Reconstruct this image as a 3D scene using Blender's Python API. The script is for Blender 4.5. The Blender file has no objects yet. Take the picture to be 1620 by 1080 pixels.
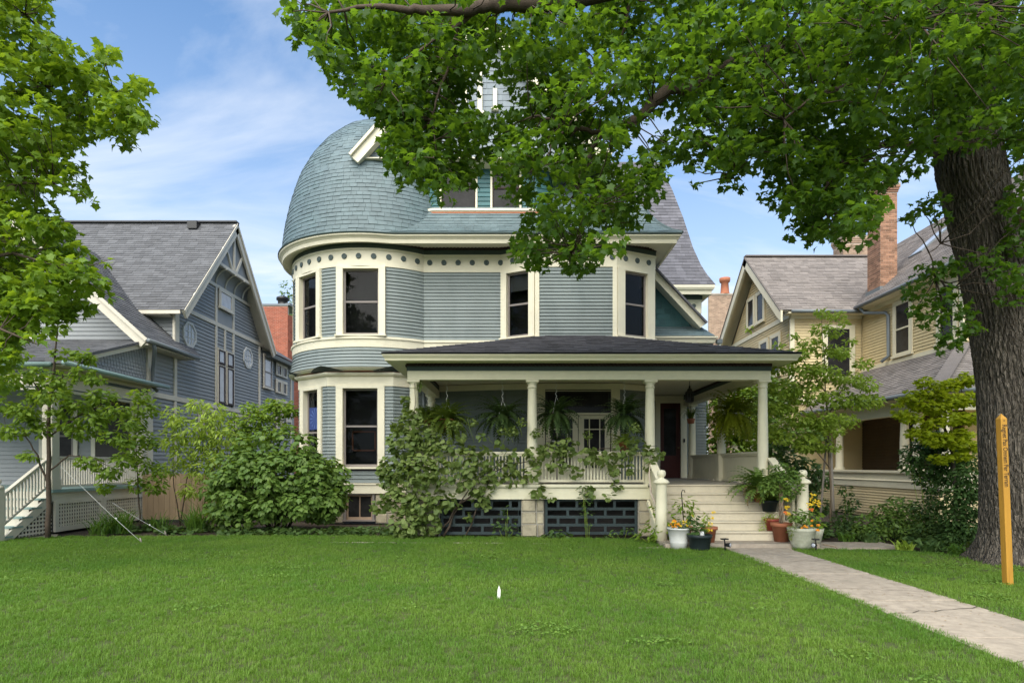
import bpy, math, random
import numpy as np
from mathutils import Vector, Matrix, Quaternion
R = math.radians
random.seed(5)
rng = np.random.default_rng(5)
sc = bpy.context.scene
COL = sc.collection

# ------------------------------------------------------------------ camera, sky, sun, exposure
EYE, VX, VY = 1.64, 815.0, 735.0
cam_d = bpy.data.cameras.new('camera')
cam = bpy.data.objects.new('camera', cam_d)
COL.objects.link(cam)
cam.location = (0, 0, EYE)
cam.rotation_euler = (R(90), 0, 0)
cam_d.sensor_width = 36
cam_d.lens = 36 * 1000 / 1620
cam_d.shift_x = -5 / 1620
cam_d.shift_y = 195 / 1620
cam_d.clip_end = 1500
sc.camera = cam

SUN = Vector((-0.18, -0.70, 0.84)).normalized()
world = bpy.data.worlds.new('World')
sc.world = world
world.use_nodes = True
wn, wl = world.node_tree.nodes, world.node_tree.links
wn.clear()
w_out = wn.new('ShaderNodeOutputWorld')
w_bg = wn.new('ShaderNodeBackground')
w_bg.inputs['Strength'].default_value = 0.086
w_sky = wn.new('ShaderNodeTexSky')
w_sky.sky_type = 'NISHITA'
w_sky.sun_disc = False
w_sky.sun_elevation = math.asin(SUN.z)
w_sky.sun_rotation = math.atan2(SUN.x, SUN.y)
w_sky.air_density = 1.0
w_sky.dust_density = 0.6
w_sky.ozone_density = 2.0
# thin wispy cloud, laid on a plane overhead
tc = wn.new('ShaderNodeTexCoord')
sep = wn.new('ShaderNodeSeparateXYZ')
wl.new(tc.outputs['Generated'], sep.inputs[0])
def wmath(op, a, b=None):
    n = wn.new('ShaderNodeMath'); n.operation = op
    for i, v in enumerate((a, b)):
        if v is None: continue
        if isinstance(v, (int, float)): n.inputs[i].default_value = v
        else: wl.new(v, n.inputs[i])
    return n.outputs[0]
zz = wmath('ADD', wmath('MAXIMUM', sep.outputs[2], 0.0), 0.22)
cmb = wn.new('ShaderNodeCombineXYZ')
wl.new(wmath('DIVIDE', sep.outputs[0], zz), cmb.inputs[0])
wl.new(wmath('DIVIDE', sep.outputs[1], zz), cmb.inputs[1])
mp = wn.new('ShaderNodeMapping')
mp.inputs['Rotation'].default_value = (0, 0, R(-24))
mp.inputs['Scale'].default_value = (0.85, 2.1, 1)
mp.inputs['Location'].default_value = (2.3, 0.75, 0)
wl.new(cmb.outputs[0], mp.inputs[0])
nz = wn.new('ShaderNodeTexNoise')
nz.inputs['Scale'].default_value = 1.25
nz.inputs['Detail'].default_value = 9
nz.inputs['Roughness'].default_value = 0.56
nz.inputs['Distortion'].default_value = 0.8
wl.new(mp.outputs[0], nz.inputs[0])
rp = wn.new('ShaderNodeValToRGB')
rp.color_ramp.elements[0].position = 0.47
rp.color_ramp.elements[0].color = (0, 0, 0, 1)
rp.color_ramp.elements[1].position = 0.86
rp.color_ramp.elements[1].color = (1, 1, 1, 1)
wl.new(nz.outputs[0], rp.inputs[0])
cfac = wmath('MULTIPLY', rp.outputs[0], 0.70)
hz = wmath('POWER', wmath('SUBTRACT', 1.0, wmath('MINIMUM', wmath('MAXIMUM', sep.outputs[2], 0.0), 1.0)), 3.0)
cfac = wmath('MINIMUM', wmath('ADD', cfac, wmath('MULTIPLY', hz, 1.25)), 0.9)
mixc = wn.new('ShaderNodeMixRGB')
mixc.inputs[2].default_value = (4.9, 5.2, 5.6, 1)
tint = wn.new('ShaderNodeMixRGB'); tint.blend_type = 'MULTIPLY'; tint.inputs[0].default_value = 1.0
tint.inputs[2].default_value = (0.46, 0.88, 1.12, 1)
wl.new(w_sky.outputs[0], tint.inputs[1])
wl.new(cfac, mixc.inputs[0])
wl.new(tint.outputs[0], mixc.inputs[1])
wl.new(mixc.outputs[0], w_bg.inputs[0])
wl.new(w_bg.outputs[0], w_out.inputs[0])

sun_d = bpy.data.lights.new('sun', 'SUN')
sun_d.energy = 3.3
sun_d.angle = R(75)
sun_d.color = (1.0, 0.93, 0.80)
sun = bpy.data.objects.new('sun', sun_d)
COL.objects.link(sun)
sun.rotation_euler = SUN.to_track_quat('Z', 'Y').to_euler()

sc.view_settings.view_transform = 'Standard'
sc.view_settings.look = 'None'
sc.view_settings.gamma = 1
sc.view_settings.use_curve_mapping = False
sc.view_settings.exposure = 1.3
sc.cycles.max_bounces = 8
sc.cycles.diffuse_bounces = 4
sc.cycles.transmission_bounces = 6
sc.cycles.transparent_max_bounces = 12
sc.cycles.use_denoising = True

def at(px, py, Y):
    """the place in the garden, Y metres ahead, that the photograph shows at px, py"""
    return Vector(((px - VX) * Y / 1000, Y, EYE - (py - VY) * Y / 1000))

# ------------------------------------------------------------------ materials
def mat(name, col, rough=0.6, var=0.12, scale=3.0, bump=0.0, bscale=60.0, spec=0.3, rand=0.0, dirt=None, metal=0.0,
        stretch=(1, 1, 1), dscale=1.2, dth=(0.55, 0.75)):
    m = bpy.data.materials.new(name)
    m.use_nodes = True
    nt = m.node_tree; n = nt.nodes; l = nt.links
    b = n['Principled BSDF']
    b.inputs['Roughness'].default_value = rough
    b.inputs['Specular IOR Level'].default_value = spec
    b.inputs['Metallic'].default_value = metal
    geo = n.new('ShaderNodeNewGeometry')
    mpn = n.new('ShaderNodeMapping'); mpn.inputs['Scale'].default_value = stretch
    l.new(geo.outputs['Position'], mpn.inputs[0])
    t = n.new('ShaderNodeTexNoise'); t.inputs['Scale'].default_value = scale; t.inputs['Detail'].default_value = 6
    t.inputs['Roughness'].default_value = 0.65
    l.new(mpn.outputs[0], t.inputs[0])
    mr = n.new('ShaderNodeMapRange')
    mr.inputs[1].default_value = 0.3; mr.inputs[2].default_value = 0.7
    mr.inputs[3].default_value = 1 - var; mr.inputs[4].default_value = 1 + var
    l.new(t.outputs[0], mr.inputs[0])
    val = mr.outputs[0]
    if rand:
        oi = n.new('ShaderNodeObjectInfo')
        ad = n.new('ShaderNodeMath'); ad.operation = 'ADD'
        l.new(oi.outputs['Random'], ad.inputs[0]); l.new(geo.outputs['Random Per Island'], ad.inputs[1])
        fr = n.new('ShaderNodeMath'); fr.operation = 'FRACT'; l.new(ad.outputs[0], fr.inputs[0])
        m2 = n.new('ShaderNodeMapRange'); m2.inputs[3].default_value = 1 - rand; m2.inputs[4].default_value = 1 + rand
        l.new(fr.outputs[0], m2.inputs[0])
        mu = n.new('ShaderNodeMath'); mu.operation = 'MULTIPLY'
        l.new(val, mu.inputs[0]); l.new(m2.outputs[0], mu.inputs[1]); val = mu.outputs[0]
    vm = n.new('ShaderNodeVectorMath'); vm.operation = 'SCALE'
    vm.inputs[0].default_value = col
    l.new(val, vm.inputs['Scale'])
    out = vm.outputs[0]
    if dirt:
        t2 = n.new('ShaderNodeTexNoise'); t2.inputs['Scale'].default_value = dscale; t2.inputs['Detail'].default_value = 8
        t2.inputs['Roughness'].default_value = 0.7
        l.new(mpn.outputs[0], t2.inputs[0])
        m3 = n.new('ShaderNodeMapRange'); m3.inputs[1].default_value = dth[0]; m3.inputs[2].default_value = dth[1]
        m3.inputs[4].default_value = 0.7
        l.new(t2.outputs[0], m3.inputs[0])
        mx = n.new('ShaderNodeMixRGB'); mx.inputs[2].default_value = (*dirt, 1)
        l.new(m3.outputs[0], mx.inputs[0]); l.new(out, mx.inputs[1]); out = mx.outputs[0]
    l.new(out, b.inputs['Base Color'])
    if bump:
        t3 = n.new('ShaderNodeTexNoise'); t3.inputs['Scale'].default_value = bscale; t3.inputs['Detail'].default_value = 5
        l.new(mpn.outputs[0], t3.inputs[0])
        bp = n.new('ShaderNodeBump'); bp.inputs['Strength'].default_value = bump; bp.inputs['Distance'].default_value = 0.02
        l.new(t3.outputs[0], bp.inputs['Height']); l.new(bp.outputs[0], b.inputs['Normal'])
    return m

def leafmat(name, c1, c2, trans, rough=0.5, tw=0.4, spec=0.25, vscale=0.0):
    m = bpy.data.materials.new(name); m.use_nodes = True
    nt = m.node_tree; n = nt.nodes; l = nt.links
    b = n['Principled BSDF']; b.inputs['Roughness'].default_value = rough; b.inputs['Specular IOR Level'].default_value = spec
    geo = n.new('ShaderNodeNewGeometry'); oi = n.new('ShaderNodeObjectInfo')
    ad = n.new('ShaderNodeMath'); ad.operation = 'ADD'
    l.new(oi.outputs['Random'], ad.inputs[0]); l.new(geo.outputs['Random Per Island'], ad.inputs[1])
    fr = n.new('ShaderNodeMath'); fr.operation = 'FRACT'; l.new(ad.outputs[0], fr.inputs[0])
    mx = n.new('ShaderNodeMixRGB'); mx.inputs[1].default_value = (*c1, 1); mx.inputs[2].default_value = (*c2, 1)
    fac = fr.outputs[0]
    if vscale:
        t = n.new('ShaderNodeTexNoise'); t.inputs['Scale'].default_value = vscale; t.inputs['Detail'].default_value = 3
        l.new(geo.outputs['Position'], t.inputs[0])
        mr = n.new('ShaderNodeMapRange'); mr.inputs[1].default_value = 0.35; mr.inputs[2].default_value = 0.65
        l.new(t.outputs[0], mr.inputs[0])
        av = n.new('ShaderNodeMath'); av.operation = 'MULTIPLY_ADD'; av.inputs[1].default_value = 0.6
        l.new(mr.outputs[0], av.inputs[0])
        hf = n.new('ShaderNodeMath'); hf.operation = 'MULTIPLY'; hf.inputs[1].default_value = 0.4
        l.new(fr.outputs[0], hf.inputs[0]); l.new(hf.outputs[0], av.inputs[2]); fac = av.outputs[0]
    l.new(fac, mx.inputs[0])
    l.new(mx.outputs[0], b.inputs['Base Color'])
    tr = n.new('ShaderNodeBsdfTranslucent')
    mt = n.new('ShaderNodeMixRGB'); mt.blend_type = 'MULTIPLY'; mt.inputs[0].default_value = 0.35; mt.inputs[1].default_value = (*trans, 1)
    l.new(mx.outputs[0], mt.inputs[2])
    tr.inputs[0].default_value = (*trans, 1)
    ms = n.new('ShaderNodeMixShader'); ms.inputs[0].default_value = tw
    l.new(b.outputs[0], ms.inputs[1]); l.new(tr.outputs[0], ms.inputs[2])
    l.new(ms.outputs[0], n['Material Output'].inputs[0])
    return m

def glassmat(name, refl=0.35, tintc=(0.55, 0.57, 0.58)):
    m = bpy.data.materials.new(name); m.use_nodes = True
    nt = m.node_tree; n = nt.nodes; l = nt.links
    n.remove(n['Principled BSDF'])
    tr = n.new('ShaderNodeBsdfTransparent'); tr.inputs[0].default_value = (*tintc, 1)
    gl = n.new('ShaderNodeBsdfGlossy'); gl.inputs['Roughness'].default_value = 0.03
    fz = n.new('ShaderNodeFresnel'); fz.inputs[0].default_value = 1.5
    mm = n.new('ShaderNodeMath'); mm.operation = 'MULTIPLY'; mm.inputs[1].default_value = refl
    # faint waviness of old panes
    geo = n.new('ShaderNodeNewGeometry')
    t = n.new('ShaderNodeTexNoise'); t.inputs['Scale'].default_value = 2.0
    l.new(geo.outputs['Position'], t.inputs[0])
    bp = n.new('ShaderNodeBump'); bp.inputs['Strength'].default_value = 0.04; bp.inputs['Distance'].default_value = 0.05
    l.new(t.outputs[0], bp.inputs['Height']); l.new(bp.outputs[0], gl.inputs['Normal'])
    l.new(fz.outputs[0], mm.inputs[0])
    ms = n.new('ShaderNodeMixShader'); l.new(mm.outputs[0], ms.inputs[0])
    l.new(tr.outputs[0], ms.inputs[1]); l.new(gl.outputs[0], ms.inputs[2])
    l.new(ms.outputs[0], n['Material Output'].inputs[0])
    return m

M = {}
M['siding'] = mat('blue grey painted siding', (0.205, 0.236, 0.232), 0.55, 0.07, 1.5, 0.05, 40, rand=0.06, dirt=(0.135, 0.165, 0.165), dscale=2.4, dth=(0.48, 0.78), stretch=(1, 1, 0.35))
M['siding_left'] = mat('slate blue painted siding', (0.255, 0.268, 0.274), 0.55, 0.06, 1.5, 0.05, 40, rand=0.06)
M['siding_yellow'] = mat('tan yellow painted siding', (0.60, 0.485, 0.275), 0.6, 0.06, 1.5, rand=0.05)
M['siding_brown_shade'] = mat('brown siding darkened for porch shade', (0.105, 0.076, 0.050), 0.7, 0.10, 2)  # brown wall colour, darkened to carry the dimness inside the porch
M['cream'] = mat('cream painted trim', (0.74, 0.685, 0.53), 0.5, 0.05, 2.5, 0.03, 50, dirt=(0.55, 0.50, 0.36), dscale=2.2, dth=(0.6, 0.85))
M['cream_porch'] = mat('cream painted porch wood', (0.73, 0.68, 0.50), 0.55, 0.06, 3.0, 0.04, 50, dirt=(0.50, 0.45, 0.30), dscale=3.0, dth=(0.58, 0.85))
M['cream_left'] = mat('beige painted trim', (0.62, 0.57, 0.47), 0.5, 0.05, 2.5)
M['cream_right'] = mat('pale yellow painted trim', (0.70, 0.64, 0.47), 0.5, 0.05, 2.5)
M['step'] = mat('worn painted steps', (0.54, 0.48, 0.36), 0.6, 0.10, 4, 0.06, 60, dirt=(0.30, 0.25, 0.17), dscale=9, dth=(0.60, 0.80))
M['deck'] = mat('grey porch deck', (0.42, 0.38, 0.32), 0.6, 0.1, 4)
M['green'] = mat('dark green trim', (0.050, 0.072, 0.066), 0.5, 0.08)
M['brown'] = mat('dark brown dentil', (0.030, 0.013, 0.011), 0.6, 0.1)
M['slate'] = mat('teal slate shingle', (0.108, 0.150, 0.162), 0.55, 0.16, 2.2, 0.12, 25, spec=0.35, rand=0.09, dirt=(0.085, 0.145, 0.148), dscale=1.4)
M['slate_wall'] = mat('teal painted wall shingle', (0.045, 0.125, 0.135), 0.5, 0.16, 2.2, 0.12, 25, rand=0.18)
M['slate_gable'] = mat('grey blue slate', (0.19, 0.225, 0.255), 0.5, 0.12, 2.2, 0.1, 25, rand=0.10)
M['asphalt_main'] = mat('violet grey asphalt shingle', (0.120, 0.118, 0.135), 0.85, 0.12, 4, 0.3, 160, rand=0.20)
M['asphalt_porch'] = mat('dark charcoal asphalt shingle', (0.092, 0.089, 0.100), 0.9, 0.15, 4, 0.3, 160, rand=0.2)
M['asphalt_left'] = mat('grey asphalt shingle', (0.112, 0.113, 0.119), 0.85, 0.10, 4, 0.3, 160, rand=0.20)
M['asphalt_right'] = mat('brown grey asphalt shingle', (0.205, 0.180, 0.165), 0.85, 0.10, 4, 0.3, 160, rand=0.20)
M['sash'] = mat('taupe storm sash', (0.235, 0.205, 0.19), 0.45, 0.06)
M['interior'] = mat('painted room darkness', (0.065, 0.060, 0.058), 0.9, 0.2, 1.0)  # dark colour that holds the gloom of unlit rooms and crawl spaces
M['glass'] = glassmat('window glass', 0.18)
M['glass_clear'] = glassmat('clear glass', 1.0, (0.85, 0.87, 0.87))
M['pane_dark'] = mat('dark window pane', (0.026, 0.025, 0.025), 0.10, 0.5, 2.2, spec=0.10)
M['pane_pale'] = mat('pale curtained pane', (0.36, 0.38, 0.42), 0.08, 0.25, 2.0, spec=0.6)
M['blind'] = mat('pale roller blind', (0.30, 0.29, 0.27), 0.8)
M['door_red'] = mat('dark red door', (0.060, 0.012, 0.010), 0.35, 0.15)
M['stone'] = mat('buff foundation stone', (0.40, 0.35, 0.25), 0.9, 0.22, 3, 0.7, 14, rand=0.18, dirt=(0.2, 0.18, 0.13), dscale=4)
M['mortar'] = mat('grey mortar', (0.30, 0.28, 0.24), 0.95, 0.1)
M['brick_red'] = mat('red brick', (0.33, 0.105, 0.062), 0.85, 0.15, 3, 0.3, 40, rand=0.18)
M['brick_tan'] = mat('tan brown brick', (0.30, 0.165, 0.105), 0.85, 0.18, 3, 0.3, 40, rand=0.35)
M['brick_pale'] = mat('pale tan brick', (0.34, 0.24, 0.17), 0.85, 0.15, 3, 0.3, 40, rand=0.2)
M['mortar_pale'] = mat('pale mortar', (0.50, 0.42, 0.34), 0.95, 0.1)
M['grille'] = mat('dark teal grille', (0.030, 0.046, 0.048), 0.5, 0.12)
M['rosette'] = mat('soft grey green rosette', (0.085, 0.112, 0.110), 0.5, 0.08)
M['gutter'] = mat('grey metal gutter', (0.15, 0.17, 0.18), 0.45, 0.06, spec=0.4)
M['black'] = mat('black metal', (0.012, 0.012, 0.012), 0.4, 0.1, spec=0.4)
M['teal_paint'] = mat('pale teal porch paint', (0.24, 0.34, 0.32), 0.5, 0.06)
M['concrete'] = mat('weathered concrete', (0.345, 0.292, 0.232), 0.9, 0.22, 7, 0.5, 120, rand=0.05, dirt=(0.20, 0.175, 0.14), dscale=1.1, dth=(0.50, 0.72))
M['soil'] = mat('dark mulch', (0.050, 0.037, 0.026), 0.95, 0.4, 14, 1.0, 45, dirt=(0.10, 0.075, 0.05), dscale=20, dth=(0.5, 0.7))
M['lawn_soil'] = mat('lawn earth', (0.060, 0.078, 0.022), 0.95, 0.35, 6, 0.8, 60, dirt=(0.115, 0.100, 0.045), dscale=1.2)
M['far_ground'] = mat('far ground', (0.055, 0.075, 0.03), 0.95, 0.3, 1.0)
def bark_mat(name, c1, c2):
    m = mat(name, c1, 0.95, 0.30, 9, 0.0, stretch=(1, 1, 0.2), dirt=c2, dscale=6, dth=(0.45, 0.62))
    nt = m.node_tree; n = nt.nodes; l = nt.links
    geo = n.new('ShaderNodeNewGeometry'); wv = n.new('ShaderNodeTexNoise'); wv.inputs['Scale'].default_value = 3.5; wv.inputs['Detail'].default_value = 3
    l.new(geo.outputs['Position'], wv.inputs[0])
    mx = n.new('ShaderNodeVectorMath'); mx.operation = 'MULTIPLY_ADD'; mx.inputs[1].default_value = (0.10, 0.10, 0.25)
    l.new(wv.outputs['Color'], mx.inputs[0]); l.new(geo.outputs['Position'], mx.inputs[2])
    mp_ = n.new('ShaderNodeMapping'); mp_.inputs['Scale'].default_value = (1, 1, 0.13); l.new(mx.outputs[0], mp_.inputs[0])
    vo = n.new('ShaderNodeTexVoronoi'); vo.feature = 'DISTANCE_TO_EDGE'; vo.inputs['Scale'].default_value = 24; l.new(mp_.outputs[0], vo.inputs[0])
    mr = n.new('ShaderNodeMapRange'); mr.inputs[2].default_value = 0.28; l.new(vo.outputs['Distance'], mr.inputs[0])
    fn = n.new('ShaderNodeTexNoise'); fn.inputs['Scale'].default_value = 90; fn.inputs['Detail'].default_value = 6; l.new(mp_.outputs[0], fn.inputs[0])
    ad = n.new('ShaderNodeMath'); ad.operation = 'MULTIPLY_ADD'; ad.inputs[1].default_value = 0.35; l.new(fn.outputs[0], ad.inputs[0]); l.new(mr.outputs[0], ad.inputs[2])
    bp = n.new('ShaderNodeBump'); bp.inputs['Strength'].default_value = 1.0; bp.inputs['Distance'].default_value = 0.06
    l.new(ad.outputs[0], bp.inputs['Height']); l.new(bp.outputs[0], n['Principled BSDF'].inputs['Normal'])
    return m
M['bark'] = bark_mat('deep furrowed grey maple bark', (0.150, 0.128, 0.102), (0.088, 0.074, 0.058))
M['bark_thin'] = mat('brown branch bark', (0.075, 0.055, 0.040), 0.9, 0.25, 12, 0.4, 60)
M['bark_pale'] = mat('pale stem bark', (0.20, 0.15, 0.10), 0.9, 0.2, 12, 0.3, 60)
M['wood_grey'] = mat('weathered grey stake', (0.30, 0.26, 0.22), 0.85, 0.2, 8, 0.2, 60, stretch=(1, 1, 0.2))
M['wood_fence'] = mat('pale cedar plank', (0.42, 0.30, 0.19), 0.8, 0.15, 6, 0.2, 50, stretch=(1, 1, 0.15), rand=0.12)
M['ochre'] = mat('ochre painted post', (0.40, 0.205, 0.028), 0.6, 0.16, 26, 0.25, 90, stretch=(1, 1, 0.06), dirt=(0.26, 0.13, 0.03), dscale=14, dth=(0.52, 0.8))
M['print'] = mat('dark print', (0.035, 0.022, 0.012), 0.6, 0.05)
M['gold'] = mat('faded gold lettering', (0.17, 0.125, 0.05), 0.5, 0.1)
M['terracotta'] = mat('terracotta', (0.34, 0.125, 0.065), 0.75, 0.12, 6, 0.1, 50, rand=0.08, dirt=(0.22, 0.10, 0.06), dscale=6)
M['red_plastic'] = mat('red plastic pot', (0.33, 0.065, 0.045), 0.45, 0.06)
M['white_pot'] = mat('weathered white pot', (0.56, 0.56, 0.53), 0.55, 0.08, 6, 0.05, 50, dirt=(0.36, 0.36, 0.33), dscale=5)
M['pale_urn'] = mat('mossy pale concrete urn', (0.40, 0.40, 0.31), 0.8, 0.14, 6, 0.3, 70, dirt=(0.20, 0.22, 0.14), dscale=5, dth=(0.45, 0.7))
M['black_pot'] = mat('dark green black plastic pot', (0.016, 0.024, 0.025), 0.5, 0.1)
M['white'] = mat('white rope and plastic', (0.75, 0.74, 0.70), 0.6, 0.05)
M['blue_quilt'] = mat('blue star panel', (0.035, 0.06, 0.20), 0.7, 0.1)
M['blue_light'] = mat('light blue ray', (0.09, 0.15, 0.36), 0.7, 0.1)
M['yellow_flower'] = leafmat('yellow petals', (0.72, 0.48, 0.02), (0.80, 0.58, 0.04), (0.7, 0.5, 0.03), tw=0.25)
M['orange_flower'] = leafmat('orange petals', (0.72, 0.24, 0.015), (0.78, 0.38, 0.02), (0.7, 0.3, 0.02), tw=0.25)
M['red_flower'] = leafmat('red orange petals', (0.60, 0.10, 0.03), (0.70, 0.18, 0.03), (0.6, 0.15, 0.02), tw=0.25)
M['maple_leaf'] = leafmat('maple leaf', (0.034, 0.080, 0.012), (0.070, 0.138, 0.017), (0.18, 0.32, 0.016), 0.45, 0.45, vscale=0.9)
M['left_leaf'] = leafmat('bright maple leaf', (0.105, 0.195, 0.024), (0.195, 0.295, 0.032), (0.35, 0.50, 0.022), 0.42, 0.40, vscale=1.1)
M['bush_leaf'] = leafmat('deep green shrub leaf', (0.095, 0.172, 0.036), (0.170, 0.260, 0.056), (0.25, 0.38, 0.03), 0.42, 0.28)
M['vine_leaf'] = leafmat('vine leaf', (0.100, 0.155, 0.040), (0.205, 0.265, 0.075), (0.24, 0.32, 0.035), 0.5, 0.3)
M['light_leaf'] = leafmat('light green leaf', (0.230, 0.340, 0.045), (0.340, 0.440, 0.075), (0.50, 0.62, 0.06), 0.5, 0.4)
M['sapling_leaf'] = leafmat('yellow green sapling leaf', (0.115, 0.200, 0.028), (0.200, 0.295, 0.038), (0.34, 0.47, 0.03), 0.5, 0.4)
M['acid_leaf'] = leafmat('acid yellow green leaf', (0.26, 0.34, 0.012), (0.38, 0.44, 0.020), (0.55, 0.62, 0.03), 0.5, 0.4)
M['yew_leaf'] = leafmat('dark yew needle', (0.050, 0.105, 0.028), (0.090, 0.165, 0.042), (0.13, 0.23, 0.025), 0.55, 0.2)
M['fern_leaf'] = leafmat('fern frond', (0.070, 0.125, 0.018), (0.150, 0.200, 0.025), (0.24, 0.32, 0.03), 0.55, 0.35)
M['fern_dark'] = leafmat('dark fern frond', (0.040, 0.075, 0.022), (0.070, 0.115, 0.030), (0.10, 0.17, 0.03), 0.55, 0.3)
M['fern_bright'] = leafmat('yellow green fern frond', (0.160, 0.205, 0.012), (0.25, 0.28, 0.02), (0.36, 0.42, 0.03), 0.55, 0.4)
M['dry_leaf'] = leafmat('dry brown frond', (0.23, 0.15, 0.07), (0.33, 0.23, 0.11), (0.3, 0.2, 0.1), 0.7, 0.25)
M['lily_leaf'] = leafmat('daylily blade', (0.060, 0.135, 0.022), (0.120, 0.215, 0.035), (0.2, 0.34, 0.03), 0.45, 0.35)
M['ground_leaf'] = leafmat('ground cover leaf', (0.045, 0.090, 0.026), (0.100, 0.165, 0.045), (0.14, 0.24, 0.03), 0.5, 0.3)
M['grass'] = leafmat('grass blade', (0.068, 0.165, 0.020), (0.175, 0.270, 0.042), (0.23, 0.40, 0.03), 0.5, 0.35, vscale=0.55)
M['clover'] = leafmat('clover leaf', (0.09, 0.18, 0.03), (0.16, 0.26, 0.045), (0.22, 0.36, 0.03), 0.5, 0.3)
M['far_leaf'] = leafmat('far tree leaf', (0.060, 0.115, 0.026), (0.110, 0.175, 0.035), (0.2, 0.32, 0.03), 0.5, 0.35)

# ------------------------------------------------------------------ building helpers
def wloc(o):
    v = Vector((0, 0, 0))
    while o is not None:
        v += Vector(o.location); o = o.parent
    return v

def tag(o, label=None, cat=None, group=None, kind=None):
    if label: o['label'] = label
    if cat: o['category'] = cat
    if group: o['group'] = group
    if kind: o['kind'] = kind
    return o

def thing(name, label, cat, loc=(0, 0, 0), group=None):
    o = bpy.data.objects.new(name, None)
    o.empty_display_size = 0.2
    COL.objects.link(o)
    o.location = loc
    return tag(o, label, cat, group)

def piece(name, me, parent, mw):
    """one piece that shares its mesh; mw is its world matrix"""
    o = bpy.data.objects.new(name, me)
    COL.objects.link(o)
    o.parent = parent
    o.matrix_basis = Matrix.Translation(-wloc(parent)) @ mw if parent else mw
    return o

def frame(o, u):
    u = Vector(u).normalized(); z = Vector((0, 0, 1)); d = z.cross(u)
    return Matrix(((u.x, d.x, z.x, o[0]), (u.y, d.y, z.y, o[1]), (u.z, d.z, z.z, o[2]), (0, 0, 0, 1)))

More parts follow.
